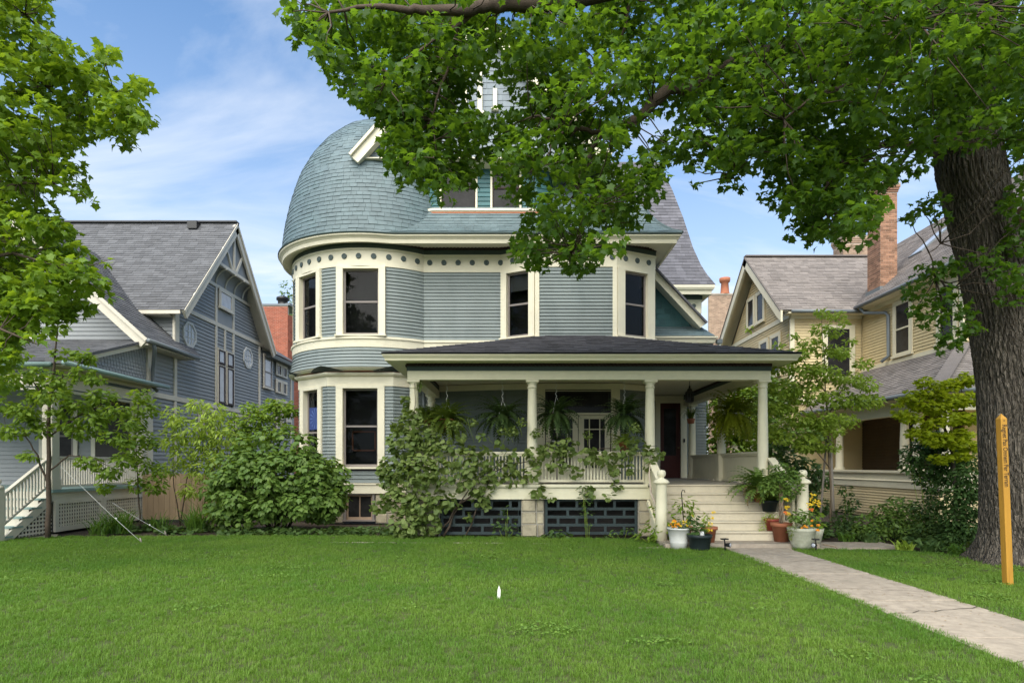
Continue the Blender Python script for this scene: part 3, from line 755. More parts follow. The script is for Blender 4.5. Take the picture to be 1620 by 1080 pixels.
# inner shell that closes the body and makes the rooms dark
def shell(path, z0, z1, inset=0.42, name='inner_wall'):
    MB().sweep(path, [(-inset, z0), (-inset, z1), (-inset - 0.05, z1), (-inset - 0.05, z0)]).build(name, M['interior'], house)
shell(WALL2, 4.3, 8.0)
# belt under the upper windows
MB().sweep(WALL2, [(-0.1, 4.90), (0.05, 4.90), (0.055, 5.12), (0.085, 5.125), (0.085, 5.175), (0.02, 5.20), (-0.1, 5.20)]).build('belt_course', M['cream'], house)
# flared skirt of the turret under the belt
sk = arc(TC, 2.62, -150, 45, 38)
prof_skirt = []
me = None
for i in range(6):
    z0 = 4.34 + i * 0.0935; f = (1 - i / 6) ** 2 * 0.12; f1 = (1 - (i + 1) / 6) ** 2 * 0.12
    MB().sweep(sk, [(-0.1, z0), (f + 0.028, z0), (f + 0.03, z0 + 0.010), (f1 + 0.004, z0 + 0.094), (-0.1, z0 + 0.094)]).build('siding_board', M['siding'], house)
MB().sweep(sk, [(-0.5, 4.29), (0.00, 4.25), (0.05, 4.255), (0.10, 4.29), (0.125, 4.315), (0.125, 4.338), (-0.5, 4.338)]).build('turret_soffit', M['cream'], house)
MB().sweep(arc(TC, 2.3, -150, 50, 30), [(-0.4, 4.22), (0.27, 4.22), (0.27, 4.28), (-0.4, 4.28)]).build('turret_bed_moulding', M['brick_red'], house)
# frieze, green band, dentils and crown
MB().sweep(WALL2, [(-0.1, 7.14), (0.035, 7.14), (0.035, 7.57), (0.06, 7.58), (0.06, 7.63), (-0.1, 7.63)]).build('frieze', M['cream'], house)
MB().sweep(WALL2, [(-0.1, 7.632), (0.05, 7.632), (0.05, 7.765), (-0.1, 7.765)]).build('frieze_band', M['green'], house)
MB().sweep(WALL2, [(-0.1, 7.767), (0.07, 7.767), (0.07, 7.86), (-0.1, 7.86)]).build('dentil_band', M['brown'], house)
def along(path, s):
    for i in range(len(path) - 1):
        a, b = Vector(path[i]), Vector(path[i + 1]); L = (b - a).length
        if s <= L:
            d = (b - a) / L
            return a + d * s, d
        s -= L
    return None, None
def plen(path): return sum((Vector(path[i + 1]) - Vector(path[i])).length for i in range(len(path) - 1))
ros = MB().lathe([(0.0, 0.030), (0.022, 0.030), (0.030, 0.018), (0.040, 0.018), (0.052, 0.034), (0.066, 0.034), (0.076, 0.022), (0.078, 0.0)], (0, 0, 0), 16).mesh('rosette', M['rosette'])
TR = Matrix.Rotation(R(90), 4, 'X')
L2 = plen(WALL2); s = 1.9
while s < L2 - 4.6:
    p, d = along(WALL2, s)
    fr = frame((p.x + d.y * 0.034, p.y - d.x * 0.034, 7.41), (d.x, d.y, 0))
    piece('rosette', ros, house, fr @ TR)
    s += 0.405
dent = MB().box(-0.025, -0.05, 0, 0.025, 0.0, 0.055).mesh('dentil', M['brown'])
mbd = MB(); s = 0.5
while s < L2 - 1:
    p, d = along(WALL2, s)
    mbd.fr = frame((p.x + d.y * 0.068, p.y - d.x * 0.068, 7.79), (d.x, d.y, 0)); mbd.box(-0.025, -0.05, 0, 0.025, 0.0, 0.06); s += 0.10
mbd.build('dentil_row', M['brown'], house, kind='stuff')
EAVE = arc(TC, 2.93, -150, 15.5, 34) + [(-3.3, 17.30), (4.42, 17.30), (4.42, 23.5)]
MB().sweep(EAVE, [(-1.0, 7.862), (-0.08, 7.74), (-0.06, 7.70), (0.0, 7.70), (0.02, 7.80), (0.03, 7.805), (0.05, 7.83), (0.10, 7.87), (0.115, 7.93), (-1.0, 7.96)]).build('eave_cornice', M['cream'], house)
MB().sweep([(p[0] , p[1]) for p in EAVE], [(0.117, 7.905), (0.135, 7.93), (0.135, 7.945), (0.0, 7.95), (0.0, 7.932)]).build('eave_edge', M['green'], house)

# upper storey siding and windows
def polar(r, t): return (TC[0] + r * math.sin(R(t)), TC[1] - r * math.cos(R(t)))
ZS0, ZS1 = 5.20, 7.14
for a0, a1, n in ((-150, -52, 20), (-27.5, -15.3, 4), (15.3, 39.7, 7)):
    siding(house, arc(TC, 2.60, a0, a1, n), ZS0, ZS1, M['siding'])
siding(house, [(-2.62, 18.1), (-0.40, 18.1)], ZS0, ZS1, M['siding'])
siding(house, [(0.66, 17.6), (2.72, 17.6)], ZS0, ZS1, M['siding'])
siding(house, [(4.0, 18.2), (4.0, 21.0)], ZS0, ZS1, M['siding'])
for t, w in ((0, 0.99), (-39.8, 0.86), (-96, 0.9)):
    c = polar(2.60 * math.cos(R(12)) + 0.01, t)
    window(house, (c[0], c[1], 5.245), (math.cos(R(t)), math.sin(R(t)), 0), w, 1.83, 0.185, 0.08, 0.045, 0.06, 0.12, glass='glass', split=0.51)
for (a, b), off, bl in ((((-0.40, 18.1), (0.56, 17.6)), 0.0, 0.27), (((2.82, 17.6), (4.0, 18.2)), 0.0, 0)):
    A, B = Vector(a), Vector(b); d = (B - A).normalized(); c = (A + B) / 2; L = (B - A).length
    window(house, (c.x, c.y, 5.245), (d.x, d.y, 0), 0.70 if bl else 0.80, 1.83, (L - (0.70 if bl else 0.80)) / 2 - 0.01, 0.08, 0.04, 0.06, 0.10, split=0.51, blind=bl)
for x, y in ((0.61, 17.60), (2.77, 17.60)):
    MB().box(x - 0.06, y - 0.045, ZS0, x + 0.06, y + 0.08, ZS1).build('corner_board', M['cream'], house)

# ground floor bay under the turret
BAY = [(-6.75, 21.5), (-6.35, 18.6), (-5.24, 17.7), (-3.42, 17.7), (-2.50, 18.45)]
shell(BAY, 0.0, 4.25, 0.40, 'inner_wall')
MB().sweep(BAY, [(-0.15, 3.84), (0.035, 3.84), (0.035, 4.10), (0.10, 4.13), (0.13, 4.17), (0.13, 4.21), (-0.35, 4.235), (-0.35, 3.84)]).build('bay_cornice', M['cream'], house)
MB().sweep(BAY, [(-0.1, 0.84), (0.05, 0.84), (0.05, 1.07), (0.08, 1.09), (0.08, 1.12), (-0.1, 1.14)]).build('water_table', M['cream'], house)
siding(house, [BAY[0], BAY[1], BAY[2], BAY[3], BAY[4]], 1.14, 1.47, M['siding'])
def edge(a, b, t0, t1):
    A, B = Vector(a), Vector(b); return [tuple(A.lerp(B, t0)), tuple(A.lerp(B, t1))]
siding(house, [BAY[0]] + [BAY[1]], 1.47, 3.84, M['siding'])
p1 = edge(BAY[1], BAY[2], 0.83, 1.0); p2 = edge(BAY[2], BAY[3], 0, 0.13)
siding(house, [p1[0], BAY[2], p2[1]], 1.47, 3.84, M['siding'])
p3 = edge(BAY[2], BAY[3], 0.875, 1.0)
siding(house, [p3[0], BAY[3], BAY[4]], 1.47, 3.84, M['siding'])
siding(house, edge(BAY[1], BAY[2], 0, 0.06), 1.47, 3.84, M['siding'])
fw = window(house, (-4.33, 17.7, 1.58), (1, 0, 0), 0.98, 2.20, 0.19, 0.08, 0.05, 0.06, 0.14, split=0.52, glass='glass')
A, B = Vector(BAY[1]), Vector(BAY[2]); d = (B - A).normalized(); c = A.lerp(B, 0.445)
lw = window(house, (c.x, c.y, 1.58), (d.x, d.y, 0), 0.72, 2.20, 0.17, 0.08, 0.05, 0.06, 0.14, split=0.45, glass='glass')
for w_, a_, b_ in ((0.6, 0.1, 1.6), ):
    MB().box(-4.62, 17.98, 2.05, -3.98, 18.0, 2.58).build('picture', M['black'], fw)
    f_ = MB()
    for q in ((-4.64, 2.03, -3.96, 2.07), (-4.64, 2.56, -3.96, 2.60), (-4.64, 2.03, -4.60, 2.60), (-4.0, 2.03, -3.96, 2.60)):
        f_.box(q[0], 17.955, q[1], q[2], 17.98, q[3])
    f_.build('picture_frame', M['terracotta'], fw)
fr = frame((c.x, c.y, 2.98), (d.x, d.y, 0))
MB(fr).box(-0.30, 0.12, -0.32, 0.33, 0.125, 0.32).build('star_panel', M['blue_quilt'], lw)
st = MB(fr)
for k in range(14):
    a = 2 * math.pi * k / 14
    st.add([(0.015, 0.116, 0), (0.015 + 0.28 * math.cos(a - 0.06), 0.116, 0.29 * math.sin(a - 0.06)), (0.015 + 0.30 * math.cos(a + 0.06), 0.116, 0.29 * math.sin(a + 0.06))], [(0, 1, 2)])
st.build('star_rays', M['blue_light'], lw)
# shell corbels that carry the round storey over the canted corners
for (x, y), an in (((-5.24, 17.7), -24), ((-3.42, 17.7), 22), ((-6.35, 18.6), -70)):
    mb = MB(frame((x, y, 4.235), (math.cos(R(an)), math.sin(R(an)), 0)))
    n = 10; vs = []
    for i in range(n + 1):
        t = -1 + 2 * i / n; hh = 0.13 * max(0, 1 - abs(t) ** 1.4)
        vs += [(t * 0.52, -0.10 + 0.16 * t * t, 0.0), (t * 0.56, -0.30 + 0.22 * t * t, hh)]
    mb.add(vs, [(2 * i, 2 * i + 2, 2 * i + 3, 2 * i + 1) for i in range(n)], True)
    vs2 = [(v[0], v[1] + 0.3, v[2]) for v in vs]
    mb.add(vs2, [(2 * i, 2 * i + 1, 2 * i + 3, 2 * i + 2) for i in range(n)], True)
    mb.build('corbel', M['grille'], house)
# basement of buff stone with a cellar window
def stones(parent, fr, w, h, bw=0.42, bh=0.27, name='stone', d=0.10, skip=None, back=True):
    if back: MB(fr).box(0, 0.02, 0, w, 0.22, h).build('stone_core', M['mortar'], parent)
    rows = max(1, round(h / bh)); rh = h / rows
    for r in range(rows):
        a = 0.0
        while a < w - 0.02:
            ww = min(w - a, bw * random.uniform(0.65, 1.35)); ww = w - a if w - a - ww < 0.12 else ww
            if not (skip and skip(a + ww / 2, r * rh + rh / 2)):
                mb = MB(fr); o = -random.uniform(0.0, 0.03); g = 0.008; b = 0.022
                z0, z1 = r * rh + g, (r + 1) * rh - g; x0, x1 = a + g, a + ww - g
                mb.add([(x0, 0.03, z0), (x1, 0.03, z0), (x1, 0.03, z1), (x0, 0.03, z1), (x0 + b, o, z0 + b), (x1 - b, o, z0 + b), (x1 - b, o - 0.01, z1 - b), (x0 + b, o - 0.01, z1 - b)],
                       [(4, 5, 6, 7), (0, 1, 5, 4), (1, 2, 6, 5), (2, 3, 7, 6), (3, 0, 4, 7)])
                mb.build(name, M['stone'], parent)
            a += ww
stones(house, frame((-5.24, 17.72, 0), (1, 0, 0)), 0.42, 0.82)
stones(house, frame((-3.92, 17.72, 0), (1, 0, 0)), 0.50, 0.82)
A, B = Vector(BAY[3]), Vector(BAY[4]); d = (B - A).normalized()
stones(house, frame((A.x, A.y + 0.02, 0), (d.x, d.y, 0)), 1.1, 0.82)
A, B = Vector(BAY[1]), Vector(BAY[2]); d = (B - A).normalized()
stones(house, frame((A.x, A.y + 0.02, 0), (d.x, d.y, 0)), 1.4, 0.82)
window(house, (-4.37, 17.72, 0.10), (1, 0, 0), 0.74, 0.70, 0.06, 0.02, 0.04, 0.03, 0.10, rows=1, mull=1, glass='pane_dark', back=False, casing='sash', sash='brick_pale')

# wall behind the porch
PW = [(-2.50, 18.45), (-1.6, 18.2), (-0.6, 17.95), (0.62, 17.78), (2.92, 17.78), (3.70, 18.2), (3.95, 18.6), (3.95, 20.9)]
shell(PW, 0.0, 5.0, 0.38)
siding(house, PW[:4], 1.21, 3.76, M['siding'], joined='porch_siding')
siding(house, [(2.92, 17.78), (3.70, 18.2), (3.95, 18.6), (3.95, 20.9)], 1.21, 3.76, M['siding'], joined='porch_siding')
MB().sweep(PW, [(-0.05, 3.76), (0.04, 3.76), (0.04, 3.925), (-0.05, 3.925)]).build('porch_frieze', M['cream_porch'], house)
# french door with its transom
fd = MB()
fd.box(0.60, 17.72, 1.21, 0.84, 17.83, 3.757); fd.box(2.70, 17.72, 1.21, 2.94, 17.83, 3.757)
fd.box(0.84, 17.723, 3.04, 2.70, 17.83, 3.10)
fdo = fd.build('door_frame', M['cream_porch'], house)
tr_ = window(house, (1.77, 17.78, 3.10), (1, 0, 0), 1.84, 0.63, 0.0, 0, 0, 0.0, 0.05, rows=1, sash='black', glass='pane_dark', back=False, sashw=0.06)
def leaf_door(x0, x1, cols, zs):
    mb = MB(); y0, y1 = 17.76, 17.81
    mb.box(x0, y0, 1.22, x0 + 0.15, y1, 3.03); mb.box(x1 - 0.15, y0, 1.22, x1, y1, 3.03)
    mb.box(x0 + 0.15, y0, 1.22, x1 - 0.15, y1, 1.55); mb.box(x0 + 0.15, y0, 2.93, x1 - 0.15, y1, 3.03)
    for c_ in cols: mb.box(x0 + 0.15 + (x1 - x0 - 0.3) * c_ - 0.014, y0 + 0.008, 1.55, x0 + 0.15 + (x1 - x0 - 0.3) * c_ + 0.014, y1, 2.93)
    for z in zs: mb.box(x0 + 0.15, y0 + 0.006, z - 0.014, x1 - 0.15, y1 - 0.004, z + 0.014)
    d_ = mb.build('french_door', M['cream_porch'], house)
    xs = [x0 + 0.15] + [x0 + 0.15 + (x1 - x0 - 0.3) * c_ for c_ in cols] + [x1 - 0.15]; zz_ = [1.55] + list(zs) + [2.93]
    for i in range(len(xs) - 1):
        for j in range(len(zz_) - 1):
            MB().box(xs[i], 17.785, zz_[j], xs[i + 1], 17.79, zz_[j + 1]).build('pane', M['pane_dark'], d_)
leaf_door(0.87, 1.765, (0.26, 0.76), (2.02, 2.64)); leaf_door(1.785, 2.67, (0.26, 0.76), (2.02, 2.64))
# entry wall with the red door
siding(house, [(3.95, 20.9), (4.66, 20.9)], 1.21, 3.76, M['siding'], joined='porch_siding')
siding(house, [(5.66, 20.9), (6.3, 20.9), (6.3, 24)], 0.9, 3.9, M['siding'], joined='porch_siding')
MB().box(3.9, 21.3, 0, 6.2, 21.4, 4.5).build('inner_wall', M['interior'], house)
MB().box(3.95, 20.86, 3.76, 6.3, 20.95, 3.92).build('porch_frieze', M['cream_porch'], house)
ed = MB(); ed.box(4.62, 20.82, 1.21, 4.78, 20.95, 3.757); ed.box(5.46, 20.82, 1.21, 5.66, 20.95, 3.757); ed.box(4.78, 20.823, 3.68, 5.46, 20.95, 3.757)
ed.build('door_frame', M['cream_porch'], house)
dr = MB(); dr.box(4.78, 20.9, 1.21, 4.92, 20.95, 3.68); dr.box(5.32, 20.9, 1.21, 5.46, 20.95, 3.68); dr.box(4.92, 20.9, 1.21, 5.32, 20.95, 1.95); dr.box(4.92, 20.9, 3.5, 5.32, 20.95, 3.68)
door = dr.build('entry_door', M['door_red'], house)
MB().box(4.92, 20.925, 1.95, 5.32, 20.93, 3.5).build('pane', M['pane_dark'], door)
piece('handle', MB().lathe([(0.0, 0.05), (0.03, 0.045), (0.035, 0.02), (0.015, 0.0)], (0, 0, 0), 10).mesh('handle', M['gold']), door, Matrix.Translation((5.39, 20.89, 2.2)) @ TR)
MB().box(5.54, 20.79, 2.38, 5.59, 20.82, 2.50).build('door_bell', M['black'], house)

# ---- porch
DK = 1.2
COLX = [-2.32, 0.39, 3.09, 5.68]
pr = [(0.0, 0.0), (0.155, 0.0), (0.155, 0.06), (0.13, 0.065), (0.145, 0.09), (0.145, 0.115), (0.118, 0.135), (0.120, 0.5), (0.118, 0.9), (0.109, 1.6), (0.098, 2.17), (0.098, 2.19), (0.112, 2.195), (0.112, 2.225), (0.098, 2.23), (0.098, 2.275), (0.13, 2.315), (0.13, 2.325)]
def column(x, y, z0=DK, h=2.37):
    k = h / 2.37
    MB().lathe([(r, z * k) for r, z in pr], (x, y, z0), 24).box(x - 0.145, y - 0.145, z0 + 2.322 * k, x + 0.145, y + 0.145, z0 + h).build('porch_column', M['cream_porch'], house)
for x in COLX: column(x, 14.5)
for y in (17.4, 20.3): column(5.68, y)
column(-2.32, 17.5)
BEAM = [(-2.32, 18.3), (-2.32, 14.5), (5.68, 14.5), (5.68, 20.85)]
MB().sweep(BEAM, [(-0.13, 3.575), (0.13, 3.575), (0.13, 3.775), (-0.13, 3.775)]).build('porch_beam', M['cream_porch'], house)
MB().sweep(BEAM, [(-0.12, 3.777), (0.145, 3.777), (0.145, 3.875), (-0.12, 3.875)]).build('porch_band', M['green'], house)
MB().sweep(BEAM, [(-0.12, 3.877), (0.155, 3.877), (0.155, 3.94), (-0.12, 3.94)]).build('porch_dentil_band', M['brown'], house)
mbd = MB(); s = 0.1; LB = plen(BEAM)
while s < LB:
    p, d = along(BEAM, s)
    mbd.fr = frame((p.x + d.y * 0.155, p.y - d.x * 0.155, 3.885), (d.x, d.y, 0)); mbd.box(-0.022, -0.045, 0, 0.022, 0, 0.05); s += 0.09
mbd.build('dentil_row', M['brown'], house, kind='stuff')
MB().box(-2.4, 14.4, 3.945, 5.8, 21.0, 3.965).build('porch_ceiling', M['cream_porch'], house)
PE = [(-2.86, 18.6), (-2.86, 13.88), (6.20, 13.88), (6.20, 21.0)]
MB().sweep(PE, [(-0.72, 3.942), (-0.05, 3.942), (-0.03, 3.93), (0.0, 3.93), (0.01, 3.98), (0.03, 4.0), (0.06, 4.045), (0.06, 4.075), (-0.05, 4.085), (-0.72, 3.97)]).build('porch_eave', M['cream_porch'], house)
MB().sweep(PE, [(0.062, 4.06), (0.075, 4.078), (-0.05, 4.10), (-0.05, 4.087)]).build('drip_edge', M['black'], house)
# porch roof: front slope and two hipped ends
e = 0.14; sl = math.atan(0.30)
u, v = Vector((1, 0, 0)), Vector((0, math.cos(sl), math.sin(sl)))
Lr = 3.95 / math.cos(sl)
items = roof_items((-2.93, 13.81, 4.095), u, v, lambda b: (b * math.cos(sl), 9.20 - b * math.cos(sl)), Lr, 0.14, 0.30, 0.014)
pieces('porch_shingle', items, M['asphalt_porch'], house, 'porch_shingle_field', 300, key=lambda p: p[1])
rb = MB()
rb.poly([(-2.93, 13.81, 4.09), (6.27, 13.81, 4.09), (2.32, 17.76, 5.272), (1.02, 17.76, 5.272)])
rb.poly([(-2.93, 13.81, 4.09), (1.02, 17.76, 5.272), (1.02, 19.5, 5.272), (-2.93, 19.5, 4.09)][::-1])
rb.poly([(6.27, 13.81, 4.09), (6.27, 21.2, 4.09), (2.32, 21.2, 5.272), (2.32, 17.76, 5.272)])
rb.build('porch_roof', M['asphalt_porch'], house)
# deck, skirt boards
MB().box(-2.46, 14.30, 1.165, 5.84, 20.88, 1.2).build('porch_deck', M['deck'], house)
MB().box(-2.50, 14.27, 1.135, 3.0, 14.30, 1.2).build('deck_nosing', M['cream_porch'], house)
MB().box(-2.48, 14.33, 0.86, 3.12, 14.37, 1.135).build('porch_skirt', M['cream_porch'], house)
MB().box(5.80, 14.3, 0.0, 5.84, 20.9, 1.16).build('porch_skirt', M['cream_porch'], house)
MB().box(-2.48, 14.37, 0.0, -2.44, 18.4, 1.16).build('porch_skirt', M['cream_porch'], house)
MB().box(-2.4, 15.6, -0.02, 5.7, 15.7, 1.16).build('crawl_space_shade', M['interior'], house)  # dark sheet added for the shade under the deck
# piers of stone
for x0, x1 in ((0.14, 0.66), (2.80, 3.13), (-2.50, -1.72)):
    pt = frame((x0, 14.40, 0), (1, 0, 0))
    stones(house, pt, x1 - x0, 0.86, 0.30, 0.29)
# slatted grilles between the piers
def grille(x0, x1):
    y0, y1 = 14.44, 14.475; zb, zt = 0.03, 0.84
    for z in (zb + 0.02, zb + 0.205, zb + 0.39, zb + 0.575, zt - 0.03):
        MB().box(x0, y0, z, x1, y1, z + 0.065).build('grille_slat', M['grille'], house)
    for r in range(4):
        z0 = zb + 0.085 + 0.185 * r; z1 = z0 + (0.12 if r < 3 else zt - 0.03 - z0); xx = x0 + (0.30 if r % 2 else 0.52)
        for x in [x0 + 0.03] + [xx + 0.43 * k for k in range(int((x1 - x0 - 0.5) / 0.43) + 1)] + [x1 - 0.03]:
            if x < x1: MB().box(x - 0.03, y0 + 0.002, z0, x + 0.03, y1 - 0.002, z1).build('grille_stile', M['grille'], house)
grille(-1.70, 0.13); grille(0.68, 2.79)
# railing in front
bal = MB().box(-0.0175, -0.0175, 0, 0.0175, 0.0175, 0.545).mesh('baluster', M['cream_porch'])
for a, b in ((COLX[0] + 0.12, COLX[1] - 0.12), (COLX[1] + 0.12, COLX[2] - 0.12)):
    MB().box(a, 14.44, 1.895, b, 14.56, 1.94).box(a, 14.46, 1.845, b, 14.54, 1.893).build('handrail', M['cream_porch'], house)
    MB().box(a, 14.465, 1.245, b, 14.535, 1.30).build('bottom_rail', M['cream_porch'], house)
    n = int((b - a) / 0.0735)
    for i in range(n): piece('baluster', bal, house, Matrix.Translation((a + (i + 0.5) * (b - a) / n, 14.5, 1.30)))
for x in COLX[:3]: MB().box(x - 0.135, 14.36, 1.2, x + 0.135, 14.64, 1.93).build('pedestal', M['cream_porch'], house)
# boarded side rail on the right
bb = MB().box(-0.0105, -0.046, 0, 0.0105, 0.046, 0.60).mesh('beadboard', M['cream_porch'])
for a, b in ((14.62, 17.28), (17.52, 20.2)):
    MB().box(5.60, a, 1.90, 5.76, b, 1.95).box(5.63, a, 1.86, 5.73, b, 1.898).build('handrail', M['cream_porch'], house)
    MB().box(5.64, a, 1.22, 5.72, b, 1.27).build('bottom_rail', M['cream_porch'], house)
    n = int((b - a) / 0.1)
    for i in range(n): piece('beadboard', bb, house, Matrix.Translation((5.68, a + (i + 0.5) * (b - a) / n, 1.26)))
MB().box(5.555, 17.26, 1.2, 5.805, 17.54, 1.93).build('pedestal', M['cream_porch'], house)
for y in (15.8, 17.9): MB().box(5.60, y, 1.202, 5.75, y + 0.16, 1.24).build('rail_block', M['cream'], house)
# stairs
SX0, SX1 = 3.16, 5.76
for k in range(7):
    z = 1.2 - 0.185 * k
    yf = 14.30 - 0.27 * k
    if k < 6:
        MB().box(SX0, yf - 0.035, z - 0.034, SX1, yf + 0.27, z).build('stair_tread', M['step'], house, bevel=0.008)
        MB().box(SX0, yf, z - 0.185, SX1, yf + 0.02, z - 0.036).build('stair_riser', M['step'], house)
MB().box(2.95, 12.40, -0.06, 5.98, 13.25, 0.088).build('stair_slab', M['concrete'], house, bevel=0.012)
for x, s_ in ((3.09, -1), (5.83, 1)):
    MB().prism([(x - 0.03, 14.42, 1.74), (x - 0.03, 13.22, 1.12), (x - 0.03, 13.22, 0.09), (x - 0.03, 14.42, 0.09)], (0.06, 0, 0)).build('stair_side', M['cream_porch'], house)
    MB().beam((x, 14.40, 1.78), (x, 13.14, 1.13), 0.17, 0.05).build('stair_rail', M['cream_porch'], house)
    MB().lathe([(0.0, 0), (0.125, 0), (0.118, 0.6), (0.110, 1.14), (0.118, 1.16), (0.165, 1.18), (0.165, 1.205), (0.12, 1.25), (0.055, 1.28), (0.05, 1.30), (0.075, 1.32), (0.09, 1.36), (0.09, 1.40), (0.07, 1.44), (0.0, 1.455)], (x + 0.09 * s_ + 0.02, 13.06, 0.085), 24).build('newel_post', M['cream_porch'], house)
# diagonal brace and downspout beside the stairs
MB().beam((2.98, 14.2, 0.82), (3.05, 13.25, 0.05), 0.05, 0.09).build('stair_stringer', M['cream_porch'], house)
MB().tube([(-2.55, 18.30, 4.25), (-2.62, 18.12, 4.05), (-2.62, 18.1, 1.0)], 0.045, 8).build('downspout', M['gutter'], house)

# ---- roofs
dome = [(2.97, 7.945), (2.93, 8.25), (2.86, 8.75), (2.74, 9.35), (2.60, 9.88), (2.41, 10.42), (2.10, 11.0), (1.70, 11.52), (1.22, 11.95), (0.80, 12.20), (0.42, 12.38), (0.05, 12.46)]
MB().lathe([(r - 0.03, z) for r, z in dome], (TC[0], TC[1], 0), 48).build('dome', M['slate'], house)
cum = [0.0]
for i in range(1, len(dome)): cum.append(cum[-1] + math.hypot(dome[i][0] - dome[i - 1][0], dome[i][1] - dome[i - 1][1]))
def dome_at(s):
    for i in range(1, len(dome)):
        if s <= cum[i] or i == len(dome) - 1:
            t = (s - cum[i - 1]) / (cum[i] - cum[i - 1]); return dome[i - 1][0] + (dome[i][0] - dome[i - 1][0]) * t, dome[i - 1][1] + (dome[i][1] - dome[i - 1][1]) * t
items = []; s = 0.0; e = 0.122
while s < cum[-1] - e:
    r0, z0 = dome_at(s); r1, z1 = dome_at(min(cum[-1], s + e * 1.03)); t = -152 + random.random() * 4
    while t < 92:
        dt = math.degrees(0.22 * random.uniform(0.7, 1.3) / max(0.25, r0)); t1 = min(95, t + dt); g = math.degrees(0.006 / max(r0, 0.2))
        th = 0.016 * random.uniform(0.7, 1.4); dz = -0.012 * random.random() - (0.02 if random.random() < 0.05 else 0)
        q = []
        for (r, z, o) in ((r0, z0 + dz, th), (r1, z1, 0.003)):
            for a in (t, t1 - g):
                x, y = polar(r + o, a); q.append((x, y, z))
        b0 = polar(r0 - 0.02, t); b1 = polar(r0 - 0.02, t1 - g)
        items.append(([q[0], q[1], q[3], q[2], (b0[0], b0[1], z0 + dz), (b1[0], b1[1], z0 + dz)], [(0, 1, 2, 3), (4, 5, 1, 0), (5, 2, 1), (4, 0, 3)]))
        t = t1
    s += e
pieces('dome_slate', items, M['slate'], house, 'dome_slate_field', 300, key=lambda p: p[1] + (3 if p[0] < -6.5 else 0))
MB().lathe([(0.0, 0.2), (0.05, 0.18), (0.14, 0.02), (0.16, -0.03)], (TC[0], TC[1], 12.45), 16).build('dome_cap', M['gutter'], house)
# slate skirt over the front eave, with a swept hip
sk_prof = [(17.19, 7.95), (17.36, 8.06), (17.54, 8.24), (17.72, 8.46), (17.86, 8.68), (17.98, 8.95)]
hipx = [4.56, 4.35, 4.15, 3.95, 3.8, 3.68]
rb = MB()
for i in range(5):
    rb.poly([(-3.5, sk_prof[i][0], sk_prof[i][1]), (hipx[i], sk_prof[i][0], sk_prof[i][1]), (hipx[i + 1], sk_prof[i + 1][0], sk_prof[i + 1][1]), (-3.5, sk_prof[i + 1][0], sk_prof[i + 1][1])])
    xs = hipx; yb = sk_prof
    rb.poly([(hipx[i], yb[i][0], yb[i][1]), (hipx[i], 23, yb[i][1]), (hipx[i + 1], 23, yb[i + 1][1]), (hipx[i + 1], yb[i + 1][0], yb[i + 1][1])])
rb.build('skirt_roof', M['slate'], house)
items = []
for i in range(5):
    (ya, za), (yb_, zb) = sk_prof[i], sk_prof[i + 1]; Ls = math.hypot(yb_ - ya, zb - za)
    def spn(b, i=i, Ls=Ls, ya=ya, yb_=yb_):
        y = ya + (yb_ - ya) * b / Ls; dy = TC[1] - y
        rr = 2.93 - (0.05 * i); dx = math.sqrt(max(0.01, rr * rr - dy * dy)); t = b / Ls
        return (TC[0] + dx - 0.15, hipx[i] + (hipx[i + 1] - hipx[i]) * t)
    items += roof_items((0, ya, za + 0.006), (1, 0, 0), (0, yb_ - ya, zb - za), spn, Ls + 0.002, Ls / 2, 0.22, 0.014)
pieces('skirt_slate', items, M['slate'], house, 'skirt_slate_field', 300, key=lambda p: p[1])
for i in range(5):
    MB().beam((hipx[i], sk_prof[i][0], sk_prof[i][1] + 0.02), (hipx[i + 1], sk_prof[i + 1][0], sk_prof[i + 1][1] + 0.02), 0.09, 0.05).build('hip_cap', M['slate'], house)
# front dormer wall, windows and sill
DW = [(-2.75, 18.6), (-2.62, 18.12), (-2.30, 18.0), (0.62, 18.0), (0.95, 18.12), (1.1, 18.6)]
shell(DW, 8.5, 10.3, 0.35)
for a, b in ((DW[0:3] + [(-2.16, 18.0)], 0), ([(-1.08, 18.0), (-0.70, 18.0)], 0), ([(0.16, 18.0)] + DW[3:], 0)):
    siding(house, a, 8.88, 10.15, M['slate_wall'], 0.13, 0.02, name='wall_shingle_course')
MB().sweep(DW, [(-0.1, 8.70), (0.10, 8.70), (0.12, 8.74), (0.12, 8.80), (0.15, 8.82), (0.15, 8.88), (-0.1, 8.90)]).build('dormer_sill', M['cream'], house)
MB().sweep(DW, [(0.10, 8.745), (0.128, 8.745), (0.128, 8.79), (0.10, 8.79)]).build('dormer_sill_band', M['terracotta'], house)
for x0, x1 in ((-2.10, -1.13), (-0.65, 0.12)):
    window(house, ((x0 + x1) / 2, 18.0, 8.89), (1, 0, 0), x1 - x0, 1.15, 0.055, 0.05, 0.0, 0.03, 0.06, split=0.55, sash='brown', glass='pane_dark', back=False, sashw=0.035)
